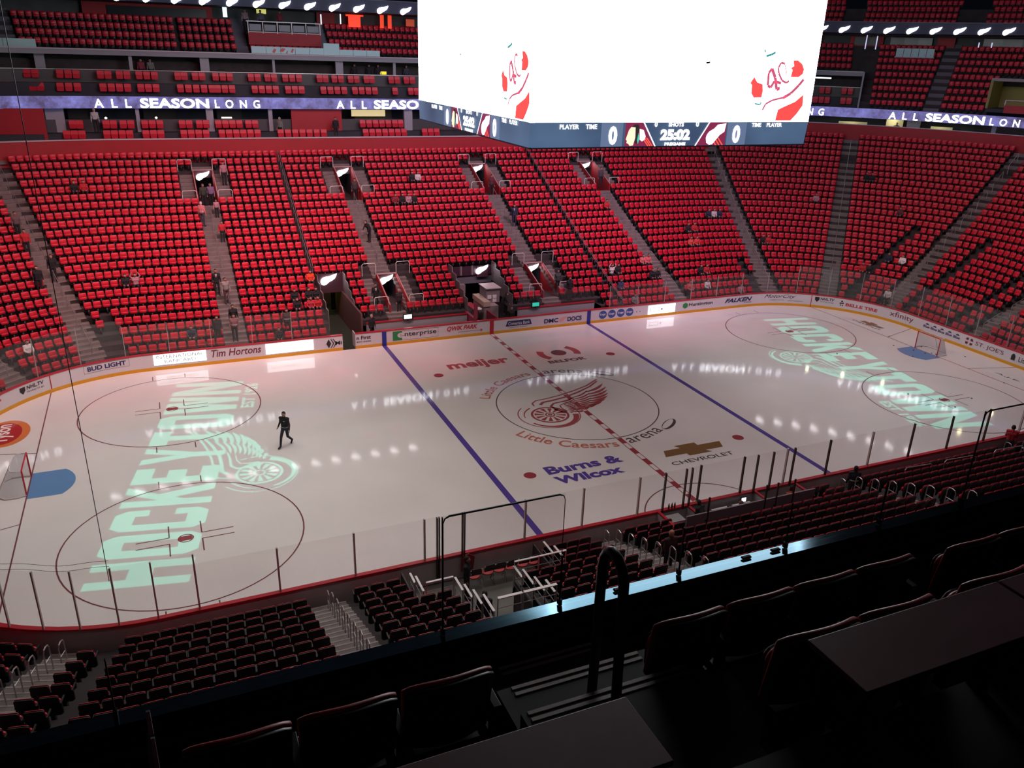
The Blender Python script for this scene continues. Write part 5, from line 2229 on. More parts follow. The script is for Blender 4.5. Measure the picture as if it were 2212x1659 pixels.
    strip2(mb, [(4.38, 17.98), (4.62, 17.62), (4.78, 17.15), (4.95, 17.2)], .15)
    strip2(mb, [(5.02, 18.2), (4.82, 18.22), (4.72, 18.02), (4.78, 17.8), (5.0, 17.52), (5.25, 17.42), (5.4, 17.5)], .09)
    strip2(mb, [(5.02, 18.2), (5.12, 18.0), (5.22, 17.72)], .04)
    strip2(mb, [(4.17, 16.3), (4.3, 16.55), (4.62, 16.7), (5.0, 16.78), (5.4, 16.85)], .08)
    strip2(mb, [(5.2, 16.8), (5.6, 17.0), (5.98, 17.34), (6.19, 17.58)], .13)
    mb.build('plum_number_picture', PS, scr)
    mb = MB()
    strip2(mb, [(3.98, 18.46), (4.25, 18.53), (4.45, 18.62)], .09)
    strip2(mb, [(3.86, 18.72), (3.92, 18.6)], .06)
    strip2(mb, [(4.50, 18.62), (4.56, 18.8)], .02)
    strip2(mb, [(3.72, 16.56), (4.0, 16.52), (4.05, 16.62)], .06)
    mb.build('teal_visor_picture', TS, scr)
    mb = MB()
    strip2(mb, [(.0 + (.97 if nm == 'front' else -1.9), 18.13), (.0 + (1.16 if nm == 'front' else -1.75), 18.15)], .07)
    mb.build('puck_picture', BLACKM, scr)
mb = MB()
for x in (-5, 5):
    for y in (-5, 5):
        mb.tube([(x, y, 11.4), (x, y, 22.2)], .05, 6)
for k_ in range(1):
    mb.build('hanging_cable', BLACKM, sb)

# ================================================================== ICE PROJECTORS (stencil lamps that throw the lettering)
GL = {
    'H': [[(0, 0), (.30, 0), (.30, .38), (.70, .38), (.70, 0), (1, 0), (1, 1), (.70, 1), (.70, .62), (.30, .62), (.30, 1), (0, 1)]],
    'O': [[(.18, 0), (.82, 0), (1, .12), (1, .88), (.82, 1), (.18, 1), (0, .88), (0, .12)], [(.32, .22), (.32, .78), (.68, .78), (.68, .22)]],
    'C': [[(.18, 0), (.82, 0), (1, .12), (1, .36), (.70, .36), (.70, .22), (.30, .22), (.30, .78), (.70, .78), (.70, .64), (1, .64), (1, .88), (.82, 1), (.18, 1), (0, .88), (0, .12)]],
    'K': [[(0, 0), (.30, 0), (.30, .30), (.40, .42), (.70, 0), (1.05, 0), (.60, .62), (1.02, 1), (.68, 1), (.30, .62), (.30, 1), (0, 1)]],
    'E': [[(0, 0), (.90, 0), (.90, .22), (.32, .22), (.32, .39), (.75, .39), (.75, .61), (.32, .61), (.32, .78), (.90, .78), (.90, 1), (0, 1)]],
    'Y': [[(.35, 0), (.65, 0), (.65, .38), (1.03, 1), (.70, 1), (.50, .62), (.30, 1), (-.03, 1), (.35, .38)]],
    'T': [[(.34, 0), (.66, 0), (.66, .77), (1, .77), (1, 1), (0, 1), (0, .77), (.34, .77)]],
    'W': [[(.14, 0), (.40, 0), (.52, .50), (.64, 0), (.90, 0), (1.06, 1), (.80, 1), (.74, .45), (.64, 1), (.40, 1), (.30, .45), (.24, 1), (-.02, 1)]],
    'N': [[(0, 0), (.28, 0), (.28, .55), (.70, 0), (1, 0), (1, 1), (.72, 1), (.72, .45), (.30, 1), (0, 1)]],
}


def runs(shapes, x0, x1, y, solid=True):
    """solid x-intervals of the plate on scanline y, shapes = list of even-odd polygon groups cut out"""
    cut = []
    for bb, grp in shapes:
        if not (bb[0] <= y <= bb[1]):
            continue
        xs = []
        for lp_ in grp:
            n = len(lp_)
            for k in range(n):
                ax_, ay_ = lp_[k]
                bx_, by_ = lp_[(k + 1) % n]
                if (ay_ <= y) != (by_ <= y):
                    xs.append(ax_ + (y - ay_) / (by_ - ay_) * (bx_ - ax_))
        xs.sort()
        cut += list(zip(xs[::2], xs[1::2]))
    cut.sort()
    out = []
    cur = x0
    for p, q in cut:
        if p > cur:
            out.append((cur, min(p, x1)))
        cur = max(cur, q)
    if cur < x1:
        out.append((cur, x1))
    return out


# lettering plan in a frame: right = +u, up = +v (metres on the ice)
UX, UY = .205, .979          # reading direction on the left half (toward the far boards)
BX, BY = -21.08, -9.78       # foot of the first letter
plan = []
word = 'HOCKEYTOWN'
wid = {'W': 2.15, 'K': 1.72, 'N': 1.85}
tot = sum(wid.get(c, 1.62) for c in word)
gap = (19.75 - tot) / 9
u = 0
for ch in word:
    w_ = wid.get(ch, 1.62)
    plan.append([[(BX + UX * (u + a * w_) - UY * (b * 3.68), BY + UY * (u + a * w_) + UX * (b * 3.68)) for a, b in lp_] for lp_ in GL[ch]])
    u += w_ + gap
vs, fs, _ = text2d('EST 1926', .03)
vv = [(-16.95 + UX * (3.5 * v[0]) - UY * (.72 * v[1]) + .0, 5.55 + UY * (3.5 * v[0]) + UX * (.72 * v[1])) for v in vs]
plan += [[[vv[i] for i in f]] for f in fs]
# winged wheel
wm = MB()
winged(wm, lambda x, y: (-17.62 + UX * x * 1.0 - UY * y * 1.0, -2.15 + UY * x * 1.0 + UX * y * 1.0, 0), fine=False)
plan += [[[wm.v[i][:2] for i in f]] for f in wm.f]


def projector(sgn, power, lab):
    """stencil lamp hung above the ice; sgn=-1 mirrors the plan through centre ice"""
    cx, cyy, H_ = -19.2 * sgn, .2 * sgn, 26.0
    hs = .60
    k = hs / H_
    r = thing('stencil_projector', lab, 'projector', (cx, cyy, H_))
    shapes = []
    for grp in plan:
        g2 = [[(x * sgn, y * sgn) for x, y in lp_] for lp_ in grp]
        ys = [p[1] for lp_ in g2 for p in lp_]
        shapes.append(((min(ys), max(ys)), g2))
    mb = MB()
    ST, E_ = .04, 17.0
    n_ = int(2 * E_ / ST)
    for q in range(n_):
        y0 = cyy - E_ + q * ST
        for p0, p1 in (runs(shapes, cx - E_, cx + E_, y0 + ST / 2) if abs(y0) < 11.5 else [(cx - E_, cx + E_)]):
            mb.quad(((p0 - cx) * k, (y0 - cyy) * k, 0), ((p1 - cx) * k, (y0 - cyy) * k, 0), ((p1 - cx) * k, (y0 + ST - cyy) * k, 0), ((p0 - cx) * k, (y0 + ST - cyy) * k, 0))
    me = bpy.data.meshes.new('stencil_plate')
    me.from_pydata(mb.v, [], mb.f)
    me.materials.append(BLACKM)
    o = bpy.data.objects.new('stencil_plate', me)
    COL.objects.link(o)
    o.parent = r
    o.location = (0, 0, -hs)
    mb = MB()
    mb.box(-.45, -.45, -hs - .01, -.42, .45, .15)
    mb.box(.42, -.45, -hs - .01, .45, .45, .15)
    mb.box(-.45, -.45, -hs - .01, .45, -.42, .15)
    mb.box(-.45, .42, -hs - .01, .45, .45, .15)
    mb.box(-.45, -.45, .12, .45, .45, .15)
    mb.build('housing', BLACKM, r)
    mb = MB()
    mb.tube([(0, 0, .15), (0, 0, 11)], .03, 6)
    mb.build('hanging_rod', BLACKM, r)
    spot('projector_lamp', (cx, cyy, H_), (cx, cyy, 0), power, (.10, 1.0, .70), 66, .05, .0007)


projector(1, 15000, 'black box projector throwing green lettering on the left ice')
projector(-1, 15000, 'black box projector throwing green lettering on the right ice')

# ================================================================== GOALS, PUCKS
NETM = glass('net_mesh', (.80, .80, .82), .16, .0)
for sx, lab in ((-1, 'left goal net with red posts and white netting, cut by the left edge'), (1, 'right goal net with red posts and pucks lying in it')):
    r = thing('hockey_goal', lab, 'goal', (sx * 27.13, 0, 0), 0 if sx > 0 else PI)
    mb = MB()
    mb.tube([(0, -.915, 0), (0, -.915, 1.18), (0, -.88, 1.22), (0, .88, 1.22), (0, .915, 1.18), (0, .915, 0)], .035, 8)
    mb.build('goal_frame', mat('goal_red', (.50, .02, .03), .35), r)
    base = [(0, -.915), (.35, -1.02), (.8, -1.0), (1.05, -.75), (1.12, 0), (1.05, .75), (.8, 1.0), (.35, 1.02), (0, .915)]
    topc = [(0, -.9), (.2, -.93), (.42, -.85), (.5, -.6), (.52, 0), (.5, .6), (.42, .85), (.2, .93), (0, .9)]
    mb = MB()
    mb.tube([(x, y, .04) for x, y in base], .04, 6)
    mb.build('base_pad', mat('goal_pad_white', (.65, .62, .62), .6), r)
    mb = MB()
    mb.tube([(x, y, 1.20) for x, y in topc], .02, 6)
    mb.tube([(.52, 0, 1.2), (1.12, 0, .05)], .018, 5)
    mb.build('net_support', mat('goal_pad_white', (.65, .62, .62), .6), r)
    mb = MB()
    for i in range(len(base) - 1):
        a, b, c, d_ = base[i], base[i + 1], topc[i + 1], topc[i]
        mb.quad((a[0], a[1], .05), (b[0], b[1], .05), (c[0], c[1], 1.2), (d_[0], d_[1], 1.2))
    mb.poly([(x, y, 1.205) for x, y in topc])
    mb.build('netting', NETM, r)
pk = MB()
pk.tube([(0, 0, 0), (0, 0, .026)], .05, 12)
pm = None
for k, (x, y, lab) in enumerate(((26.04, 1.77, 'puck left of the right goal crease'), (27.39, 3.42, 'puck at the end of the slanting line behind the right goal'), (19.64, -5.31, 'puck on the projected O near the right circle'),
                                 (22.79, -7.13, 'puck at the tip of the right circle mark'), (20.68, -7.74, 'puck just below the near right face-off dot'), (28.98, -1.63, 'puck behind the right goal'),
                                 (27.07, -6.02, 'puck on the right goal line by the lettering'), (25.49, -.38, 'puck at the front edge of the right crease'), (26.6, .55, 'puck inside the right crease near the post'),
                                 (26.85, -.2, 'puck in front of the right goal mouth'), (27.3, -.35, 'puck just inside the right goal'), (27.4, -.62, 'puck by the near post of the right goal'), (27.75, .9, 'puck resting deep in the right goal'), (20.8, 1.73, 'puck on the ice left of the projected K'))):
    if pm is None:
        o = pk.build('puck', BLACKM)
        pm = o
    else:
        o = pm.copy()
        COL.objects.link(o)
    o.location = (x, y, .006)
    tag(o, lab, 'puck', 'pucks lying on the right end ice')

# ================================================================== PEOPLE
SKIN = mat('skin', (.42, .22, .16), .55)


def cap_dist(P, a, b, ra, rb):
    a, b = np.array(a), np.array(b)
    d = b - a
    t = np.clip(((P - a) @ d) / (d @ d + 1e-9), 0, 1)
    return np.linalg.norm(P - (a + t[:, None] * d), axis=1) - (ra + (rb - ra) * t)


def capsule(mb, a, b, ra, rb, n=10):
    a, b = Vector(a), Vector(b)
    d = (b - a)
    L_ = d.length
    d = d / L_ if L_ > 1e-6 else Vector((0, 0, 1))
    pts, rr = [], []
    for k in range(4):
        an = PI / 2 * k / 3.0
        pts.append(a - d * ra * math.cos(an))
        rr.append(max(.002, ra * math.sin(an)))
    for k in range(4):
        an = PI / 2 * (1 - k / 3.0)
        pts.append(b + d * rb * math.cos(an))
        rr.append(max(.002, rb * math.sin(an)))
    mb.tube(pts, rr, n)


def body_mesh(name, J, fine=.02, fingers=True):
    """J: joints; one fused surface by voxel remesh, faces tagged by the nearest limb"""
    L = []  # (tag, a, b, ra, rb)
    hd, nk, ch, pl = J['head'], J['neck'], J['chest'], J['pelvis']
    L.append(('skin', hd, (hd[0], hd[1] - .01, hd[2] - .05), .098, .078))
    L.append(('hair', (hd[0], hd[1] + .022, hd[2] + .035), (hd[0], hd[1] + .035, hd[2] - .03), .098, .088))
    L.append(('skin', (hd[0], hd[1] - .10, hd[2] - .02), (hd[0], hd[1] - .115, hd[2] - .045), .012, .016))   # nose
    L.append(('skin', (hd[0] - .095, hd[1] + .01, hd[2] - .03), (hd[0] - .098, hd[1] + .012, hd[2] - .06), .016, .012))
    L.append(('skin', (hd[0] + .095, hd[1] + .01, hd[2] - .03), (hd[0] + .098, hd[1] + .012, hd[2] - .06), .016, .012))
    L.append(('skin', nk, (hd[0], hd[1] + .01, hd[2] - .09), .062, .055))
    L.append(('top', ch, nk, .13, .085))
    sl, sr = J['shL'], J['shR']
    L.append(('top', sl, sr, .085, .085))
    L.append(('top', (sl[0] * .6, sl[1], sl[2] - .12), (sr[0] * .6, sr[1], sr[2] - .12), .125, .125))
    L.append(('top', (ch[0] - .06, ch[1], ch[2]), (pl[0] - .05, pl[1], pl[2] + .10), .13, .125))
    L.append(('top', (ch[0] + .06, ch[1], ch[2]), (pl[0] + .05, pl[1], pl[2] + .10), .13, .125))
    L.append(('leg', (pl[0] - .07, pl[1], pl[2]), (pl[0] + .07, pl[1], pl[2]), .125, .125))
    for s_ in 'LR':
        sh, el, wr, ha = J['sh' + s_], J['el' + s_], J['wr' + s_], J['ha' + s_]
        L.append(('top', sh, el, .062, .050))
        L.append(('top', el, wr, .050, .036))
        L.append(('skin', wr, ha, .030, .036))
        hp, kn, an, to = J['hp' + s_], J['kn' + s_], J['an' + s_], J['to' + s_]
        L.append(('leg', hp, kn, .092, .066))
        L.append(('leg', kn, an, .064, .050))
        L.append(('shoe', an, to, .046, .040))
    mb = MB()
    for tg, a, b, ra, rb in L:
        capsule(mb, a, b, ra, rb)
    me = bpy.data.meshes.new('tmp')
    me.from_pydata(mb.v, [], mb.f)
    o = bpy.data.objects.new('tmp', me)
    COL.objects.link(o)
    md = o.modifiers.new('r', 'REMESH')
    md.mode = 'VOXEL'
    md.voxel_size = fine
    sm = o.modifiers.new('s', 'SMOOTH')
    sm.factor = .5
    sm.iterations = 3
    dg = bpy.context.evaluated_depsgraph_get()
    m2 = bpy.data.meshes.new_from_object(o.evaluated_get(dg), depsgraph=dg)
    bpy.data.objects.remove(o)
    V = np.array([v.co[:] for v in m2.vertices])
    F = [tuple(p.vertices) for p in m2.polygons]
    C_ = np.array([V[list(f)].mean(0) for f in F])
    D = np.stack([cap_dist(C_, a, b, ra, rb) for _, a, b, ra, rb in L], 1)
    slot = {'skin': 0, 'hair': 1, 'top': 2, 'leg': 3, 'shoe': 4}
    tags = np.array([slot[l[0]] for l in L])[D.argmin(1)]
    verts = [tuple(v) for v in V]
    faces = list(F)
    mi = list(tags)
    if fingers:
        fb = MB()
        for s_, sg in (('L', -1), ('R', 1)):
            wr, ha = Vector(J['wr' + s_]), Vector(J['ha' + s_])
            d = (ha - wr).normalized()
            side = Vector((0, -1, 0)) if abs(d.y) < .8 else Vector((1, 0, 0))
            side = (side - d * side.dot(d)).normalized()
            inn = d.cross(side) * (1 if s_ == 'L' else -1)
            for q, (o_, ln) in enumerate(((-.028, .062), (-.010, .072), (.010, .068), (.027, .052))):
                p0 = ha + side * o_
                p1 = p0 + d * ln * .6
                p2 = p1 + (d * .6 + inn * .7) * ln * .55
                fb.tube([p0, p1, p2], [.0095, .009, .007], 6)
            p0 = wr + d * .02 - side * .025
            fb.tube([p0, p0 - side * .03 + d * .03, p0 - side * .035 + d * .065], [.011, .010, .008], 6)
        b0 = len(verts)
        verts += fb.v
        faces += [tuple(b0 + i for i in f) for f in fb.f]
        mi += [0] * len(fb.f)
    out = bpy.data.meshes.new(name)
    out.from_pydata(verts, [], faces)
    for k in range(5):
        out.materials.append(SKIN)
    out.polygons.foreach_set('material_index', [int(x) for x in mi])
    out.polygons.foreach_set('use_smooth', [True] * len(faces))
    out.update()
    return out


def mir(d, **kw):
    d.update(kw)
    return d


STAND = dict(head=(0, -.02, 1.67), neck=(0, .0, 1.50), chest=(0, 0, 1.30), pelvis=(0, 0, .95), shL=(-.19, 0, 1.44), shR=(.19, 0, 1.44), elL=(-.25, .02, 1.15), elR=(.25, .02, 1.15),
             wrL=(-.27, -.06, .90), wrR=(.27, -.06, .90), haL=(-.27, -.09, .83), haR=(.27, -.09, .83), hpL=(-.095, 0, .90), hpR=(.095, 0, .90), knL=(-.11, -.02, .50), knR=(.11, -.02, .50),
             anL=(-.11, .02, .07), anR=(.11, .02, .07), toL=(-.13, -.17, .045), toR=(.13, -.17, .045))
WALK = dict(STAND, elL=(-.29, .10, 1.16), wrL=(-.36, .02, .93), haL=(-.38, -.02, .87), elR=(.30, -.08, 1.17), wrR=(.36, -.22, .98), haR=(.37, -.27, .93),
            knL=(-.10, -.22, .53), anL=(-.10, -.33, .09), toL=(-.11, -.50, .06), knR=(.10, .04, .50), anR=(.11, .40, .17), toR=(.12, .27, .045), pelvis=(0, 0, .94))
PHONE = dict(STAND, head=(0, -.07, 1.65), elL=(-.23, -.06, 1.16), wrL=(-.12, -.28, 1.22), haL=(-.07, -.33, 1.25), elR=(.23, -.06, 1.16), wrR=(.12, -.28, 1.22), haR=(.07, -.33, 1.25))
LEAN = dict(STAND, head=(0, -.30, 1.55), neck=(0, -.22, 1.42), chest=(0, -.14, 1.24), shL=(-.19, -.18, 1.36), shR=(.19, -.18, 1.36), elL=(-.25, -.28, 1.10), elR=(.25, -.20, 1.08), wrL=(-.22, -.42, .92), wrR=(.25, -.30, .84), haL=(-.2, -.48, .87), haR=(.25, -.33, .78))
SIT = dict(head=(0, -.04, 1.20), neck=(0, .02, 1.03), chest=(0, .04, .82), pelvis=(0, .04, .52), shL=(-.19, .02, .97), shR=(.19, .02, .97), elL=(-.25, -.04, .72), elR=(.25, -.04, .72),
           wrL=(-.14, -.26, .64), wrR=(.14, -.26, .64), haL=(-.10, -.33, .63), haR=(.10, -.33, .63), hpL=(-.10, .0, .50), hpR=(.10, .0, .50), knL=(-.13, -.42, .52), knR=(.13, -.42, .52),
           anL=(-.13, -.44, .10), anR=(.13, -.44, .10), toL=(-.14, -.60, .06), toR=(.14, -.60, .06))
ARMSUP = dict(SIT, elL=(-.30, -.06, 1.12), wrL=(-.20, -.10, 1.33), haL=(-.15, -.11, 1.39), elR=(.30, -.06, 1.12), wrR=(.20, -.10, 1.33), haR=(.15, -.11, 1.39))
BM = {}
for nm, J in (('stand', STAND), ('walk', WALK), ('phone', PHONE), ('lean', LEAN), ('sit', SIT), ('armsup', ARMSUP)):
    BM[nm] = body_mesh('person_' + nm, J, .015 if nm in ('walk', 'phone') else .022)
# face details shared by every person, in head space
fm = MB()
for sg in (-1, 1):
    fm.ellipsoid((sg * .034, -.092, 0.0), (.012, .008, .007), 8, 6)
    fm.obox((sg * .034, -.094, .022), (.018, 0, 0), (0, .004, 0), (0, 0, .003))
fm.obox((0, -.086, -.068), (.024, 0, 0), (0, .008, 0), (0, 0, .004))
FACE = bpy.data.meshes.new('face_features')
FACE.from_pydata(fm.v, [], fm.f)
FACE.materials.append(mat('face_dark', (.04, .015, .012), .5))
CLOTH = {}


def cm(c):
    if c not in CLOTH:
        CLOTH[c] = mat('cloth_%02d' % len(CLOTH), c, .85)
    return CLOTH[c]


HEADS = dict(stand=STAND, walk=WALK, phone=PHONE, lean=LEAN, sit=SIT, armsup=ARMSUP)
DK, WH, RD, GY, NV, PK, OR = (.012, .012, .016), (.55, .52, .52), (.45, .02, .03), (.22, .22, .23), (.02, .025, .06), (.42, .22, .26), (.75, .06, .02)


def person(pose, x, y, z, rz, lab, top=DK, leg=DK, hair=(.02, .012, .01), shoe=(.01, .01, .01), stripe=None, sc_=1.0, group=None, tie=False):
    o = bpy.data.objects.new('person', BM[pose])
    COL.objects.link(o)
    for k, m_ in ((0, SKIN), (1, cm(hair)), (2, cm(top)), (3, cm(leg)), (4, cm(shoe))):
        o.material_slots[k].link = 'OBJECT'
        o.material_slots[k].material = m_
    o.location = (x, y, z)
    o.rotation_euler = (0, 0, rz)
    o.scale = (sc_, sc_, sc_)
    tag(o, lab, 'person', group)
    f = bpy.data.objects.new('face', FACE)
    COL.objects.link(f)
    f.parent = o
    f.location = HEADS[pose]['head']
    J = HEADS[pose]
    if stripe:
        mb = MB()
        ch, pl = J['chest'], J['pelvis']
        zc = pl[2] + .14
        n = 20
        for k in range(n):
            a0, a1 = 2 * PI * k / n, 2 * PI * (k + 1) / n
            cx_, cy_ = pl[0], pl[1]
            mb.quad((cx_ + .195 * math.cos(a0), cy_ + .142 * math.sin(a0), zc), (cx_ + .195 * math.cos(a1), cy_ + .142 * math.sin(a1), zc), (cx_ + .195 * math.cos(a1), cy_ + .142 * math.sin(a1), zc + .05), (cx_ + .195 * math.cos(a0), cy_ + .142 * math.sin(a0), zc + .05))
        mb.build('shirt_stripe', cm(stripe), o)
    if tie:
        mb = MB()
        ch, nk = Vector(J['chest']), Vector(J['neck'])
        d = (nk - ch)
        mb.poly([tuple(nk + Vector((-.06, -.10, -.03))), tuple(nk + Vector((.06, -.10, -.03))), tuple(ch + Vector((.0, -.155, -.05)))])
        mb.build('shirt_front', cm(WH), o)
        mb = MB()
        mb.poly([tuple(nk + Vector((-.018, -.108, -.04))), tuple(nk + Vector((.018, -.108, -.04))), tuple(ch + Vector((.0, -.16, -.0)))])
        mb.build('tie', cm(RD), o)
    return o


# man walking on the ice: front toward the lower left of the picture
o = person('walk', -16.05, .22, .0, math.atan2(-.62, .785) + 0.0, 'man in black jacket and dark jeans walking across the ice', DK, (.02, .022, .035), tie=False, sc_=1.03)
mb = MB()
mb.obox((.06, -.133, 1.34), (.035, 0, 0), (0, .004, 0), (0, 0, .008))
mb.build('chest_emblem', cm(WH), o)
mb = MB()
for k in range(18):
    a0, a1 = 2 * PI * k / 18, 2 * PI * (k + 1) / 18
    mb.quad((.182 * math.cos(a0), .135 * math.sin(a0), 1.0), (.182 * math.cos(a1), .135 * math.sin(a1), 1.0), (.184 * math.cos(a1), .137 * math.sin(a1), 1.02), (.184 * math.cos(a0), .137 * math.sin(a0), 1.02))
mb.build('shirt_hem', cm(WH), o)


def sit_at(x, y, lab, top, pose='sit', row=None, **kw):
    """seat a person on the nearest row"""
    d = None
    ax, ay = max(abs(x) - LS, 0), max(abs(y) - ES, 0)
    off_ = (math.hypot(ax, ay) - RC) if (ax > 0 and ay > 0) else max(abs(x) - 30.48, abs(y) - 12.954)
    i = max(0, round((off_ - .8) / DROW))
    if ax > 0 and ay > 0:
        nx, ny = ax / math.hypot(ax, ay), ay / math.hypot(ax, ay)
    elif abs(y) - 12.954 > abs(x) - 30.48:
        nx, ny = 0, 1
    else:
        nx, ny = 1, 0
    nx *= 1 if x >= 0 else -1
    ny *= 1 if y >= 0 else -1
    dd = drow(i) - off_ - .20
    return person(pose, x + nx * dd, y + ny * dd, tread(i, y) - .02, math.atan2(-nx, ny) , lab, top, **kw)


SG = 'spectators sitting in the far stands'
for a in ((-25.7, 29.0, 'spectator in dark clothes seated high in the left far block', DK), (-25.06, 28.91, 'spectator in red seated high in the left far block', RD),
          (-22.92, 20.01, 'spectator in dark top seated halfway down the left far block', DK), (-22.31, 19.97, 'spectator in pink shirt with both arms raised, left far block', PK, 'armsup'),
          (-.91, 29.03, 'spectator in dark beside one in white jersey, upper centre block', DK), (-.41, 28.98, 'spectator in a white jersey in the upper centre block', WH),
          (-3.04, 26.32, 'leftmost of four spectators sitting together in the centre block', (.20, .02, .03)), (-2.46, 26.37, 'second of four spectators together in the centre block', DK),
          (-1.97, 26.33, 'third of four spectators together, pinkish shirt', PK), (-1.51, 26.35, 'fourth of four spectators together in a dark suit', DK),
          (15.2, 24.37, 'child in red at the end of a row right of centre', RD), (24.64, 23.07, 'left of two dark dressed spectators flanking a white shirt', NV),
          (25.16, 22.88, 'spectator in white between two dark ones', WH), (25.68, 22.77, 'right of two dark dressed spectators flanking a white shirt', NV),
          (21.46, 21.29, 'dark dressed spectator beside a red one right of the blue line', DK), (22.1, 21.39, 'red dressed spectator beside a dark one right of the blue line', RD),
          (20.69, 19.91, 'left of two spectators in red sitting below two others', (.6, .08, .07)), (21.29, 19.96, 'right of two spectators in red sitting below two others', (.6, .05, .05)),
          (11.69, 16.99, 'spectator in white raising an arm by the right railing', WH, 'armsup'), (12.25, 16.93, 'dark child beside the spectator in white by the railing', DK),
          (15.0, 17.87, 'left of two spectators in red and white at a row end', (.6, .15, .16)), (15.5, 17.81, 'right of two spectators in red and white at a row end', (.6, .12, .14)),
          (14.9, 16.09, 'left of two black dressed spectators at a row end', DK), (15.4, 16.04, 'right of two black dressed spectators at a row end', DK),
          (19.52, 16.41, 'black dressed spectator low in the block right of the blue line', DK), (20.1, 16.3, 'red dressed spectator low beside a black one', RD),
          (11.59, 15.5, 'spectator in blue top and white cap near the bench end', (.03, .05, .12)), (11.9, 13.9, 'grey dressed spectator in the lowest rows by the bench end', GY),
          (17.41, 14.71, 'spectator in red low behind the right boards', (.45, .08, .08)), (19.07, 14.67, 'spectator in white low behind the right boards', WH), (21.76, 13.9, 'white capped spectator in the front row, right corner start', PK),
          (27.58, 18.71, 'left of two dark spectators in the far right corner', DK), (27.99, 18.54, 'red dressed one of the pair in the far right corner', RD),
          (35.25, 21.18, 'faint spectator in grey pink in the far right corner', PK), (39.18, 14.96, 'dark dressed spectator alone in the right end rows', (.1, .03, .04)),
          (40.64, 20.78, 'left of two black dressed spectators high in the right corner', DK), (40.95, 20.4, 'right of two black dressed spectators high in the right corner', DK),
          (35.08, 10.15, 'spectator in a white shirt low in the right end', (.75, .72, .74)), (34.9, 11.3, 'dark dressed spectator beside the gap low in the right end', NV),
          (32.58, 11.73, 'spectator in red low in the far right corner', RD), (32.89, 11.29, 'dark dressed spectator low in the far right corner', DK), (-28.29, 13.56, 'spectator in a white shirt in the far left corner', (.75, .72, .72)),
          (-11.3, 18.82, 'spectator in bright orange beside the yellow tunnel', OR), (-12.7, 16.89, 'dark spectator left of the yellow tunnel', DK),
          (-11.75, 16.91, 'left of two black dressed spectators beside the yellow tunnel', DK), (-11.28, 16.86, 'right of two black dressed spectators beside the yellow tunnel', DK),
          (-12.69, 16.06, 'small dark spectator behind the glass left of the tunnel', DK), (-11.8, 16.08, 'spectator in red and white jersey beside the tunnel', (.45, .03, .05)),
          (-11.33, 15.99, 'spectator in red at the tunnel rail', RD), (-14.32, 14.11, 'dark spectator in the front row near the Jack Daniels panel', DK), (31.26, 7.7, 'spectator in white and red at the right end boards', WH),
          (-19.44, 14.36, 'dark spectator low in the left far block above Tim Hortons', NV)):
    sit_at(a[0], a[1], a[2], a[3], pose=a[4] if len(a) > 4 else 'sit', group=SG)
TG = 'people standing in the far aisles'


def on_aisle(x, y, lab, top, leg=DK, pose='stand', rz=0, **kw):
    ax, ay = max(abs(x) - LS, 0), max(abs(y) - ES, 0)
    off_ = (math.hypot(ax, ay) - RC) if (ax > 0 and ay > 0) else max(abs(x) - 30.48, abs(y) - 12.954)
    i = max(0, round((off_ - .8) / DROW))
    dd = drow(i) - .22 - off_
    kw.setdefault('group', TG)
    return person(pose, x, y + dd if y > 0 else y - dd, tread(i, y) + .015, rz, lab, top, leg, **kw)


on_aisle(-28.42, 22.69, 'person in a red jersey standing on the far left corner aisle', RD)
on_aisle(-28.96, 24.56, 'person in dark with pale sleeves high on the far left corner aisle', (.12, .08, .09), rz=.5)
on_aisle(-26.95, 20.93, 'dark dressed person on the left edge of the big far block', DK)
on_aisle(-27.7, 19.18, 'person in dark clothes lower on the far left corner aisle', DK)
on_aisle(-17.54, 25.73, 'person in a red and white jersey and cap climbing the left far aisle', (.62, .20, .22), (.05, .04, .06), rz=2.6, stripe=WH, hair=(.6, .5, .5))
on_aisle(-16.45, 26.39, 'child in pale top just below the left upper doorway', PK, sc_=.75)
on_aisle(-16.4, 24.01, 'person in red pointing on the left far aisle', RD, DK, sc_=.85)
person('stand', -17.15, 27.9, 6.92, .2, 'person in dark clothes in the left upper doorway', (.04, .05, .04), DK, group=TG)
person('stand', -16.62, 28.1, 6.92, -.3, 'person in a lilac shirt in the left upper doorway', (.20, .14, .26), DK, group=TG)
on_aisle(-15.45, 29.33, 'man in a pale pink shirt standing right of the left upper doorway', (.40, .20, .24), DK, rz=.2)
on_aisle(-17.43, 18.88, 'man in a dark suit and pale tie on the left far aisle', DK, DK, tie=True)
on_aisle(-16.95, 17.98, 'man in a grey sweater descending the left far aisle', (.25, .23, .22), (.08, .04, .05), rz=.3)
on_aisle(-16.83, 15.22, 'dark dressed person low on the left far aisle behind the glass', DK)
on_aisle(-17.9, 14.77, 'person in black by the glass left of the left far aisle', DK)
on_aisle(-16.9, 14.2, 'person in a pinkish top at the foot of the left far aisle', (.25, .10, .11), stripe=WH)
on_aisle(-6.05, 23.26, 'man in a dark suit bending over on the aisle left of centre', DK, DK, pose='lean', rz=-1.2)
person('stand', -5.75, 28.3, 6.92, 0, 'person in a dark coat inside the upper doorway left of centre', (.05, .04, .04), DK, group=TG)
person('stand', -7.35, 16.2, 1.62, 0, 'man in a dark suit and white shirt left of the lower doorway', DK, DK, group=TG, tie=True)
person('stand', -5.85, 15.7, 1.24, .4, 'grey haired man in a dark jacket in the lower doorway left of centre', (.04, .03, .035), DK, hair=(.3, .25, .25), group=TG)
on_aisle(6.15, 23.86, 'man in a dark suit with red tie standing on the aisle right of centre', NV, NV, tie=True, rz=-.5)
person('stand', 5.95, 28.2, 6.92, 0, 'person in dark red inside the upper doorway right of centre', (.10, .02, .03), DK, group=TG)
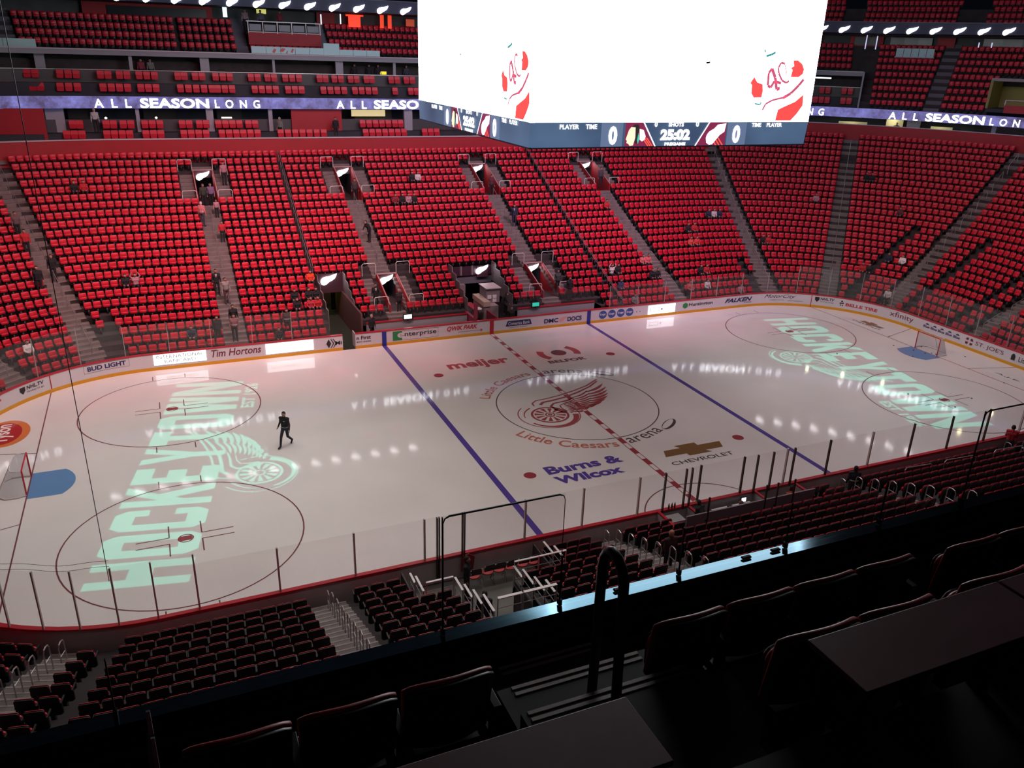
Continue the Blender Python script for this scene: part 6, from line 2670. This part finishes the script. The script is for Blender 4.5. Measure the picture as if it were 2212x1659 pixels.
on_aisle(16.3, 28.2, 'person in dark grey beside the rightmost upper doorway', (.07, .05, .07), DK)
on_aisle(6.55, 16.36, 'person in grey green by the lower doorway right of centre', (.06, .07, .07), DK)
on_aisle(7.15, 15.77, 'person in a black jacket by the lower doorway right of centre', DK, DK)
person('stand', -13.62, 14.6, tread_far(1), 0, 'dark dressed person with a round emblem standing behind the glass', (.05, .03, .03), DK, group=TG, stripe=WH)
person('stand', -8.35, 13.5, .3, .5, 'man in a black jacket standing at the left end of the bench', DK, DK, hair=(.3, .25, .22), group='people at the benches')
person('lean', 1.35, 14.3, .9, 1.2, 'person in black leaning over the equipment counter', DK, DK, group='people at the benches')
person('stand', 1.75, 13.6, -.1, 0, 'dark dressed person standing at the boards beside the red line', DK, DK, group='people at the benches')
person('stand', -23.89, 34.3, 11.72, 0, 'person in a white shirt standing in the lower left suite', (.40, .42, .45), DK, hair=(.3, .28, .28), group='people in the suites')
person('stand', -10.32, 34.5, 11.08, -.8, 'person in a grey green top and cap standing in a lower suite', (.17, .20, .17), DK, hair=(.4, .4, .3), group='people in the suites')
person('stand', -5.75, 34.5, 11.08, 0, 'dark dressed person beside the red block wall in the suites', DK, DK, group='people in the suites')
x, y, nx, ny = pN(29.62, 23.4)
person('stand', x, y, 11.35, math.atan2(-nx, ny), 'dark figure standing against a yellow green lit doorway', DK, DK, group='people in the suites')
for x_, lab, c in ((-20.2, 'person in red at a counter in the upper left suites', (.20, .03, .05)), (-19.5, 'person in grey green at a counter in the upper left suites', (.14, .16, .15)), (-3.0, 'dark figure at an upper suite counter under a screen', DK),
                   (-1.7, 'second dark figure at the upper suite counter', DK), (1.7, 'dark figure in the upper suite beside the scoreboard', (.04, .05, .07)), (-.9, 'person with brown hair at the upper suite counter', DK)):
    person('stand', x_, 38.6, 15.22, 0, lab, c, DK, group='people in the suites')
for x_, lab, c in ((-11.5, 'person in pale top high in the concourse behind the balcony', (.3, .22, .25)), (-10.2, 'second person high in the concourse behind the balcony', (.12, .12, .16)), (-8.6, 'person in red high in the concourse behind the balcony', (.22, .03, .05))):
    person('stand', x_, 42.0, 19.3, 0, lab, c, DK, group='people in the suites')
# near side people
person('phone', 16.85, -13.75, .32, 2.2, 'person in a bright red shirt looking at a phone behind the near boards', (.40, .02, .03), (.02, .025, .04), group='people in the near stand')
person('stand', 6.1, -14.3, .30, 2.6, 'person in a black jacket with white and red stripes behind the near boards', DK, DK, group='people in the near stand', stripe=WH)
person('stand', -5.78, -17.6, tread_near(4), PI, 'bald man in dark clothes on the near aisle right of the tunnel', (.05, .02, .025), DK, hair=(.42, .20, .15), group='people in the near stand')
person('stand', -11.95, -14.3, 0, 1.0, 'person in black in the pocket behind the dark double uprights', DK, DK, group='people in the near stand')
person('stand', -12.1, -16.4, 0, 2.6, 'person in black standing at the tunnel mouth', DK, DK, group='people in the near stand')
person('sit', -13.45, -16.0, .35, 2.0, 'person in a yellow green vest with pink sleeves beside the tunnel', (.35, .48, .03), DK, hair=(.4, .15, .12), group='people in the near stand')
sit_at(-19.62, -21.55, 'person in an orange shirt seated in the near stand with an arm out', OR, group='people in the near stand')
sit_at(-18.9, -21.4, 'dark person with pale hair seated beside the orange shirt', (.06, .03, .04), hair=(.35, .25, .25), group='people in the near stand')
person('lean', -1.6, -14.0, 0, PI + .3, 'person in black leaning over the timekeeper table', DK, DK, group='people in the near stand')
person('sit', .35, -13.95, .0, PI, 'dark person working at the right of the timekeeper table', DK, DK, group='people in the near stand', hair=(.15, .06, .04))
person('sit', 3.1, -13.8, .1, PI, 'person in orange red seated in the penalty box', (.5, .06, .03), DK, group='people in the near stand')

# ================================================================== NEAR SIDE FIXTURES
# timekeeper and penalty box
pb = thing('timekeeper_box', 'timekeeper and penalty box with red rails and grey rear wall behind the near boards', 'penalty box', (.6, -13.6, 0))
mb = MB()
mb.box(-3.25, -.75, .55, 3.3, -.68, 1.42)
mb.build('rear_wall', mat('penalty_wall_lilac', (.19, .155, .19), .6), pb)
mb = MB()
mb.box(-3.3, -.72, .0, 3.3, .45, .02)
mb.build('floor_slab', RISER, pb)
for x in (-3.75, -2.3, 1.15, 3.3):
    mb = MB()
    mb.box(x - .05, -.7, 0, x + .05, .55, 1.02)
    mb.build('divider', BOARDB, pb)
    mb = MB()
    mb.box(x - .06, -.75, 1.02, x + .06, .55, 1.08)
    mb.build('divider_cap', CAPRED, pb)
mb = MB()
mb.box(-3.25, -.72, 1.43, 3.3, -.71, 2.05)
mb.build('rear_glass', SUITEGL, pb)
for x in (-2.25, .62, 1.2, 2.1):
    mb = MB()
    mb.box(x - .03, -.76, .6, x + .03, -.70, 2.1)
    mb.build('rear_post', BRONZE, pb)
mb = MB()
mb.box(-1.25, -.35, .70, .75, .3, .76)
for x in (-1.2, .68):
    mb.box(x, -.3, 0, x + .05, .25, .7)
mb.build('table', mat('paper_white', (.62, .60, .60), .6), pb)
for k, (x, y, w_, h_, c, lab) in enumerate(((-.9, -13.6, .3, .22, (.30, .20, .18), 'brown folder on the timekeeper table'), (-.1, -13.45, .2, .12, (.03, .03, .03), 'black control box on the timekeeper table'), (.75, -13.8, .3, .2, (.05, .05, .06), 'dark console on the timekeeper table'))):
    mb = MB()
    mb.box(-w_ / 2, -h_ / 2, 0, w_ / 2, h_ / 2, .08)
    o = mb.build('desk_item', cm(c))
    o.location = (x + .3, y, .765)
    tag(o, lab, 'desk item')
r = thing('table_monitor', 'small glowing white monitor at the right end of the timekeeper table', 'monitor', (.95, -13.35, .77))
mb = MB()
mb.box(-.14, -.03, .05, .14, .03, .30)
mb.box(-.03, -.03, 0, .03, .03, .06)
mb.build('housing', BLACKM, r)
mb = MB()
mb.box(-.11, -.045, .09, .11, -.031, .27)
mb.build('screen', mat('monitor_white', (.8, .95, 1), .4, emis=(.8, .95, 1), estr=2.2, sample=False), r)
mb = MB()
mb.box(-.4, -.28, 0, .35, .28, .03)
o = mb.build('shelf', mat('shelf_grey', (.26, .24, .25), .6))
o.location = (-2.75, -13.7, 1.0)
tag(o, 'grey square shelf at the left end of the timekeeper box', 'shelf')
for k, x in enumerate((-2.65, -2.5, -2.36)):
    mb = MB()
    mb.tube([(0, 0, 0), (0, 0, .18), (0, 0, .21), (0, 0, .26)], [.035, .035, .016, .016], 8)
    o = mb.build('water_bottle', mat('bottle_brown', (.06, .03, .03), .4))
    o.location = (x, -13.08, 1.08)
    tag(o, '%s of three small bottles on the boards left of the timekeeper box' % ('left', 'middle', 'right')[k], 'bottle', 'bottles on the near boards')

# sunken pocket and tunnel in the near stand
tl_ = thing('near_tunnel', 'tunnel through the near stand with white topped stepped barriers and folding chairs before it', 'tunnel', (-11.9, -16, 0))
CONC = mat('tunnel_concrete', (.15, .15, .135), .8, noise=.15, nscale=1)
WALLC = mat('tunnel_side_wall', (.05, .04, .042), .7)
mb = MB()
mb.box(-2.1, -4.8, -.015, 3.1, 2.88, .0)
mb.build('floor_slab', CONC, tl_)


def tb(nm, x0, y0, z0, x1, y1, z1, m_):
    mb = MB()
    mb.box(x0 + 11.9, y0 + 16, z0, x1 + 11.9, y1 + 16, z1)
    return mb.build(nm, m_, tl_)


tb('side_wall', -14.06, -15.9, 0, -14.0, -13.2, .9, WALLC)
tb('side_wall', -8.85, -15.9, 0, -8.79, -13.2, .9, WALLC)
tb('side_wall', -13.06, -20.8, 0, -13.0, -16.0, 1.6, WALLC)
tb('side_wall', -10.85, -20.8, 0, -10.79, -16.0, 1.6, WALLC)
tb('side_wall', -14.06, -16.06, 0, -13.0, -16.0, 1.4, WALLC)
tb('side_wall', -10.85, -16.06, 0, -8.79, -16.0, 1.4, WALLC)
tb('lintel', -13.06, -20.9, 2.2, -10.79, -19.7, 3.3, WALLC)


def barrier(pts, zt, nm='top_rail', wdt=.075):
    """flat white topped rail with posts and lower bar"""
    (xa, ya), (xb, yb) = pts
    mb = MB()
    mb.bar((xa + 11.9, ya + 16, zt), (xb + 11.9, yb + 16, zt), wdt, .03)
    mb.build(nm, PAINTW, tl_)
    mb = MB()
    n = 2 if math.hypot(xb - xa, yb - ya) < 1.1 else 3
    for k in range(n):
        t = k / (n - 1)
        x, y = xa + (xb - xa) * t + 11.9, ya + (yb - ya) * t + 16
        mb.tube([(x, y, zt - 1.05), (x, y, zt)], .018, 5)
    for dz in (.35, .7):
        mb.tube([(xa + 11.9, ya + 16, zt - dz), (xb + 11.9, yb + 16, zt - dz)], .012, 5)
    mb.build('rail_frame', STEEL, tl_)


for x, lst in ((-13.0, ((-16.0, -16.75, 2.3), (-16.87, -17.6, 2.62), (-17.65, -18.4, 2.95), (-18.5, -19.35, 3.37))), (-10.85, ((-15.9, -16.6, 2.15), (-16.62, -17.5, 2.48), (-17.5, -18.3, 2.78), (-18.3, -18.95, 3.2)))):
    for ya, yb, z in lst:
        barrier(((x, ya), (x, yb)), z)
barrier(((-13.95, -14.0), (-13.95, -14.6)), 1.38)
barrier(((-13.95, -14.7), (-13.95, -15.6)), 1.72)
barrier(((-8.8, -14.0), (-8.8, -14.8)), 1.48)
barrier(((-8.8, -14.85), (-8.8, -15.5)), 1.82)
barrier(((-14.0, -16.05), (-13.08, -16.05)), 2.38)
barrier(((-10.85, -15.95), (-9.95, -15.95)), 2.35)
barrier(((-9.93, -15.95), (-8.9, -15.95)), 2.35)
barrier(((-13.0, -19.6), (-12.25, -19.6)), 4.0, wdt=.10)
barrier(((-12.2, -19.6), (-11.15, -19.6)), 4.0, wdt=.10)
# folding chairs
fc = thing('folding_chair', 'x', 'chair', (0, 0, -40))
mb = MB()
mb.tube([(0, 0, 0), (0, 0, .03)], .001, 3)
mb = MB()
n = 14
mb.prism([(.22 * math.cos(2 * PI * k / n), .20 * math.sin(2 * PI * k / n), .44) for k in range(n)], (0, 0, .05))
mb.build('seat', mat('folding_chair_red', (.50, .05, .05), .5), fc, bevel=.01)
mb = MB()
mb.prism([(-.21, -.20, .62), (.21, -.20, .62), (.23, -.24, .80), (.16, -.26, .92), (-.16, -.26, .92), (-.23, -.24, .80)], (0, .03, 0))
mb.build('backrest', mat('folding_chair_back', (.03, .008, .012), .5), fc)
for sx in (-1, 1):
    mb = MB()
    mb.tube([(sx * .22, -.27, .9), (sx * .22, .22, 0)], .012, 5)
    mb.build('leg', STEEL, fc)
    mb = MB()
    mb.tube([(sx * .20, .18, .45), (sx * .20, -.25, 0)], .012, 5)
    mb.build('leg', STEEL, fc)
fc.location = (-11.46, -13.75, 0)
fc['label'] = 'first folding chair from the left along the near boards, red seat'
fc['group'] = 'red folding chairs behind the near boards'
for k, x in enumerate((-10.9, -10.45, -10.0, -9.5, -9.05)):
    dup(fc, (x, -13.68, 0), .05 * (-1) ** k, '%s folding chair from the left along the near boards, red seat' % ORD[k + 1], 'red folding chairs behind the near boards')
dup(fc, (-12.65, -17.6, 0), 2.2, 'red folding chair inside the near tunnel by its left wall', 'red folding chairs behind the near boards')
dup(fc, (-12.2, -16.9, 0), .4, 'red folding chair at the near tunnel mouth', 'red folding chairs behind the near boards')
# red sled stored behind the boards
mb = MB()
mb.prism([(-.25, 0, 0), (.22, 0, .02), (.28, 0, .55), (.05, 0, .72), (-.22, 0, .66)], (0, .05, 0))
o = mb.build('red_backboard', mat('backboard_red', (.22, .02, .03), .5))
o.location = (-11.5, -13.2, .35)
tag(o, 'dark red board leaning behind the boards beside the dark double uprights', 'board')
# boxes glimpsed behind the ledge
for k, (x, y) in enumerate(((-13.0, -21.3), (-12.5, -21.2), (-12.0, -21.15), (-11.4, -21.05), (-11.0, -21.0))):
    r = thing('camera_case', '%s small orange lit equipment case behind the pale front barrier' % ORD[k], 'equipment case', (x, y, 3.42), .2, 'equipment cases behind the tunnel barrier')
    mb = MB()
    mb.box(-.2, -.14, 0, .2, .14, .28)
    mb.build('case_body', mat('case_orange', (.40, .13, .09), .5), r, bevel=.03)
    mb = MB()
    mb.tube([(-.1, 0, .28), (-.08, 0, .34), (.08, 0, .34), (.1, 0, .28)], .012, 5)
    mb.build('handle', BLACKM, r)
spot('tunnel_top_light', (-12.2, -19.0, 13.5), (-12.2, -20.2, 3.8), 260, (1, .42, .34), 24, .8, .1)
spot('stair_top_light', (-17.5, -20.5, 13.0), (-17.0, -19.2, 3.2), 60, (1, .38, .28), 40, .9, .1)
# hooped barrier rails in the near stand
for (x, i, wx, lab) in ((-4.6, 8, .9, 'hooped steel rail right of the bald man, seen over the ledge'), (-15.5, 8, .5, 'hooped steel rail at the top right of the left near stairs'), (12.6, 6, 1.1, 'wide hooped steel rail in the right part of the near stand'),
                        (9.6, 1, 1.6, 'long low steel rail in the near stand, leftmost of four'), (12.0, 1.2, 1.9, 'second long low steel rail in the near stand'), (15.0, 1.4, 1.9, 'third long low steel rail in the near stand'), (17.6, 1.6, 1.4, 'last long low steel rail in the near stand')):
    z = tread_near(i)
    y = -(12.954 + drow(i))
    mb = MB()
    mb.tube([(x - wx / 2, y, z), (x - wx / 2, y, z + .9), (x - wx / 2 + .08, y, z + 1.0), (x + wx / 2 - .15, y - .1, z + 1.0), (x + wx / 2, y - .12, z + .85), (x + wx / 2, y - .12, z)], .022, 6)
    mb.tube([(x - wx / 2, y, z + .55), (x + wx / 2, y - .12, z + .55)], .016, 5)
    tag(mb.build('hoop_rail', STEEL), lab, 'rail', 'hooped rails in the near stand')

# ================================================================== FOREGROUND: NEAR UPPER SUITE ROWS
LEDGE = bpy.data.materials.new('ledge_top')
LEDGE.use_nodes = True
LEDGE.node_tree.nodes['Principled BSDF'].inputs['Base Color'].default_value = (.065, .145, .19, 1)  # cyan of the reflected screen is put into the metal colour
LEDGE.node_tree.nodes['Principled BSDF'].inputs['Metallic'].default_value = 1.0
LEDGE.node_tree.nodes['Principled BSDF'].inputs['Roughness'].default_value = .10
DKFLOOR = mat('suite_floor', (.014, .013, .017), .7, noise=.2, nscale=3)
mb = MB()
mb.box(-34, -32.72, 10.5, 8, -32.56, 14.40)
struct('wall_near', mb, mat('near_fascia', (.02, .022, .035), .4))
mb = MB()
x = -26.0
edges = [-27.4, -25.3, -23.2, -21.1, -19.03, -18.12, -17.07, -16.01, -14.96, -13.93, -12.9, -11.8, -10.7, -9.6, -8.5, -7.4, -6.3, -5.2]
mb.box(-34, -32.70, 14.40, 8, -32.545, 14.45)
struct('trim_5', mb, mat('ledge_edge', (.02, .025, .05), .3))
mb = MB()
mb.prism([(-26, -32.695, 14.45), (-26, -32.695, 14.478), (-26, -32.55, 14.458), (-26, -32.55, 14.45)], (24, 0, 0))
cap = mb.build('ledge_cap', LEDGE)
tag(cap, 'pale blue lit ledge cap running along the foot of the suite glass', 'ledge')
mb = MB()
mb.box(-30, -32.80, 14.30, 8, -32.76, 14.34)
mb.box(-30, -32.90, 14.20, 8, -32.86, 14.235)
tag(mb.build('ledge_moulding', mat('ledge_moulding', (.05, .055, .09), .3)), 'dark double moulding below the lit ledge', 'moulding')
for k, (x, lab) in enumerate(((-17.62, 'left of three small black brackets lying on the lit ledge'), (-16.42, 'middle of three small black brackets on the lit ledge'), (-16.12, 'right of three small black brackets on the lit ledge'))):
    mb = MB()
    mb.box(-.045, -.02, 0, .045, .02, .02)
    o = mb.build('bracket', BLACKM, bevel=.01)
    o.location = (x, -32.61, 14.47)
    tag(o, lab, 'bracket', 'black brackets on the ledge')
for k in range(len(edges) - 1):
    a, b = edges[k], edges[k + 1]
    tall = abs(a + 19.03) < .01 or abs(a + 13.93) < .01
    h = 15.41 if tall else 14.90
    r = thing('suite_glass_pane', ('%s clear suite glass pane above the near ledge, from the left' % ORD[k]) if not tall else ('tall clear suite glass pane with black trimmed edge, ' + ('left one beside the stairs' if a < -16 else 'right one near the red shirt')),
              'glass pane', (a, -32.6, 14.47), 0, 'glass panes along the near ledge')
    mb = MB()
    mb.box(.006, -.005, 0, b - a - .006, .005, h - 14.47)
    mb.build('pane', SUITEGL, r)
    mb = MB()
    mb.box(-.004, -.006, 0, .004, .006, h - 14.47)
    mb.box(-.012, -.02, -.0, .012, .02, .05)
    mb.build('edge_clip', BLACKM, r)
    if tall:
        w_ = b - a
        H = h - 14.47
        mb = MB()
        mb.tube([(.005, 0, 0), (.005, 0, H - .05), (.018, 0, H - .015), (.05, 0, H), (w_ - .05, 0, H), (w_ - .018, 0, H - .015), (w_ - .005, 0, H - .05), (w_ - .005, 0, 0)], [.004, .004, .005, .007, .007, .004, .003, .003], 6)
        mb.build('edge_trim', BLACKM, r)

mb = MB()
mb.box(-34, -33.75, 13.9, 8, -32.7, 14.15)
mb.box(-34, -34.75, 13.9, 8, -33.75, 14.60)
mb.box(-34, -37.5, 13.9, 8, -34.75, 15.10)
mb.box(-34, -45, 13.9, 8, -37.5, 15.6)
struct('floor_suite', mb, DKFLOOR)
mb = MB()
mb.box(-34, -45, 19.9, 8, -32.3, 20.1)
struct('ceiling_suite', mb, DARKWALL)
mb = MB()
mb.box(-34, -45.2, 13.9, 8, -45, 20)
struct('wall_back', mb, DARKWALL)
STRIP = mat('nosing_strip', (.62, .52, .48), .6)
fs_ = thing('suite_steps', 'dark steps between the foreground seats with pale double nosing strips', 'stairs', (-18.36, -33.2, 14.15))
for k, (y0, z1) in enumerate(((-32.88, .15), (-33.23, .30), (-33.6, .45))):
    mb = MB()
    mb.box(-.52, y0 + 33.2 - .40, 0, .50 + .12 * k, y0 + 33.2, z1)
    mb.build('step', DKFLOOR, fs_)
    for q in (0, 1):
        mb = MB()
        mb.box(-.36 - .06 * k, y0 + 33.2 - .03 - .055 * q, z1, .40 + .12 * k, y0 + 33.2 - .003 - .055 * q, z1 + .006)
        mb.build('nosing_strip', STRIP, fs_)
for x in (-18.07, -18.015):
    mb = MB()
    mb.box(x + 18.36 - .013, -32.84 + 33.2, 0, x + 18.36 + .013, -32.42 + 33.2 - .08, .006)
    mb.build('floor_strip', STRIP, fs_)
for x in (-19.62, -19.55):
    mb = MB()
    mb.box(x + 18.36 - .008, -32.84 + 33.2, 0, x + 18.36 + .008, -32.8 + 33.2, .006)
    mb.build('floor_strip', STRIP, fs_)

# grab rail
mb = MB()
mb.tube([(-18.35, -33.52, 14.17), (-18.35, -33.52, 15.46), (-18.35, -33.535, 15.54), (-18.35, -33.57, 15.60), (-18.35, -33.62, 15.625), (-18.35, -33.68, 15.61), (-18.35, -33.73, 15.57), (-18.35, -33.76, 15.50), (-18.35, -33.80, 14.6)], .031, 12)
tag(mb.build('grab_rail', mat('dark_grey_rail', (.045, .043, .05), .38), smooth=True), 'dark looped grab rail standing at the foreground steps', 'handrail')


# club seats
def club_seat():
    bk, shl, pan, arm, base, lg = MB(), MB(), MB(), MB(), MB(), MB()
    W_, z0, z1 = .545, .34, .86
    nx_, nz = 13, 9

    def surf(u, v, off):
        x = (u - .5) * W_
        ztop = z1 - .055 * (2 * u - 1) ** 2 - .02 * (abs(2 * u - 1)) ** 8
        z = z0 + (ztop - z0) * v
        y = .055 - .065 * math.cos((u - .5) * PI) + .07 - .16 * (z - z0)
        return (x * (1 - .05 * (1 - v)), y + off, z)

    def shell(mb, o0, o1, dz, ins, mi=0):
        b = len(mb.v)
        for off in (o0, o1):
            for j in range(nz):
                for i in range(nx_):
                    u = ins + (1 - 2 * ins) * i / (nx_ - 1)
                    p = surf(u, j / (nz - 1), off)
                    mb.v.append((p[0], p[1], p[2] + (dz if j == nz - 1 else 0)))
        N_ = nx_ * nz
        for j in range(nz - 1):
            for i in range(nx_ - 1):
                a = b + j * nx_ + i
                mb.f.append((a, a + 1, a + nx_ + 1, a + nx_))
                mb.f.append((a + N_, a + N_ + nx_, a + N_ + nx_ + 1, a + N_ + 1))
                mb.m += [mi, mi]
        per = [b + i for i in range(nx_)] + [b + j * nx_ + nx_ - 1 for j in range(1, nz)] + [b + (nz - 1) * nx_ + i for i in range(nx_ - 2, -1, -1)] + [b + j * nx_ for j in range(nz - 2, 0, -1)]
        for k in range(len(per)):
            p, q = per[k], per[(k + 1) % len(per)]
            mb.f.append((q, p, p + N_, q + N_))
            mb.m.append(mi)
    shell(bk, -.012, .026, .0, .0)
    shell(shl, -.040, -.014, -.010, .008)
    slab(pan, .49, .34, .655, .09, .16, .09, -.06, 0, 5, .02)
    slab(lg, .47, .32, .64, .158, .18, .08, -.06, 0, 3, .01)
    arm.box(.255, -.02, .52, .305, .22, .56)
    arm.box(.262, .0, .30, .298, .08, .53)
    arm.tube([(.305, .18, .52), (.312, .18, .52)], .03, 12)
    base.box(.262, -.02, 0, .30, .14, .30)
    base.box(-.2, .05, .0, .2, .12, .30)
    return bk, shl, pan, lg, arm, base


bk, shl, pan, lg, arm, base = club_seat()
CS = thing('club_seat', 'x', 'seat', (0, 0, -30))
ob = bk.build('backrest', CLUBRED, CS, smooth=True, bevel=.012)
ob['label'] = 'dark red leather backrest'
osh = shl.build('back_shell', CLUBBLK, CS, smooth=True, bevel=.005)
pan.build('seat_pan', CLUBRED, CS, bevel=.006)
lg.build('pan_underside', CLUBBLK, CS)
arm.build('armrest', CLUBBLK, CS, bevel=.012)
base.build('pedestal', CLUBBLK, CS)
SW = .565
rowA_l = [-21.55, -20.99, -20.43, -19.87, -19.31]
rowA_l = [-21.0 - .56, -21.0 + .0, -20.45, -19.88, -19.31]
rowA_r = [-17.66, -17.09, -16.53, -15.97]
rowA_r2 = [-15.05, -14.48, -13.9, -13.3, -12.7, -12.1]
rowB_l = [-20.75, -20.19, -19.64, -19.08]
rowB_r = [-17.56, -17.0, -16.22, -15.6]
first = True


def cl(x, y, z, lab):
    global first
    if first:
        CS.location = (x, y, z)
        CS['label'] = lab
        CS['group'] = 'dark club seats in the foreground'
        first = False
    else:
        dup(CS, (x, y, z), 0, lab, 'dark club seats in the foreground')


for k, x in enumerate(rowA_l[2:]):
    cl(x, -33.58, 14.15, '%s dark club seat left of the foreground steps, row nearest the ledge' % ['third', 'second', 'first'][k])
for k, x in enumerate(rowA_r):
    cl(x, -33.58, 14.12, '%s dark club seat right of the grab rail, row nearest the ledge' % ORD[k])
for k, x in enumerate(rowA_r2):
    cl(x, -33.58, 14.08, '%s dark club seat beyond the gap, row nearest the ledge' % ORD[k])
for k, x in enumerate(rowB_l):
    cl(x, -34.42, 14.56 - .04, '%s club seat left of the steps, row against the left table' % ['fourth', 'third', 'second', 'first'][k])
for k, x in enumerate(rowB_r):
    cl(x, -34.50, 14.68, '%s club seat right of the steps, row against the right table' % ORD[k])
# drink tables
TABLE = mat('table_dark_laminate', (.16, .055, .065), .42, noise=.1, nscale=5)  # dark laminate, base reddened to stand in for red bounce light
for x0, x1, lab in ((-21.5, -18.86, 'dark brown drink table at the bottom of the picture, left of the steps'), (-17.83, -16.50, 'dark brown drink table behind the right foreground seats'), (-16.48, -14.9, 'next dark brown drink table, cut by the right edge')):
    r = thing('drink_table', lab, 'table', ((x0 + x1) / 2, -34.80, 15.10), 0, 'drink tables in the foreground')
    hw_ = (x1 - x0) / 2
    mb = MB()
    mb.box(-hw_, -.20, .49, hw_, .18, .52)
    mb.build('table_top', TABLE, r, bevel=.004)
    for sx in (-1, 1):
        mb = MB()
        mb.box(sx * (hw_ - .2) - .02, -.05, 0, sx * (hw_ - .2) + .02, .05, .49)
        mb.build('leg', BLACKM, r)
    mb = MB()
    mb.box(-hw_ + .05, .10, .2, hw_ - .05, .12, .49)
    mb.build('modesty_panel', CLUBBLK, r)
# glass edge standing at the left
r = thing('glass_screen', 'dark glass side screen with a pale metal edge at the lower left', 'glass screen', (-20.8, -33.9, 14.6))
mb = MB()
mb.box(-.005, -.25, 0, .005, .0, .97)
mb.build('pane', SUITEGL, r)
mb = MB()
mb.box(-.008, -.012, .2, .008, 0, .83)
mb.box(-.008, -.012, .85, .008, 0, .98)
mb.build('metal_edge', mat('edge_metal', (.30, .34, .34), .4), r)
# chair by the camera at the right edge
r = thing('lounge_chair', 'dark rounded chair back with a faint highlight at the lower right corner', 'chair', (-18.0, -35.75, 15.1))
mb = MB()
n = 16
pts = [(.24 * math.cos(PI * k / n), -.24 * math.sin(PI * k / n), .62) for k in range(n + 1)]
mb.tube(pts, .022, 8)
mb.build('back_rim', mat('chair_rim', (.03, .035, .045), .3), r, smooth=True)
mb = MB()
for a, b in zip(pts[:-1], pts[1:]):
    mb.quad((a[0], a[1], .3), (b[0], b[1], .3), b, a)
mb.box(-.22, -.2, .26, .22, .2, .32)
mb.build('seat_shell', CLUBBLK, r)
for sx in (-1, 1):
    for sy in (-1, 1):
        mb = MB()
        mb.tube([(sx * .18, sy * .16, .27), (sx * .20, sy * .18, 0)], .014, 6)
        mb.build('leg', BLACKM, r)
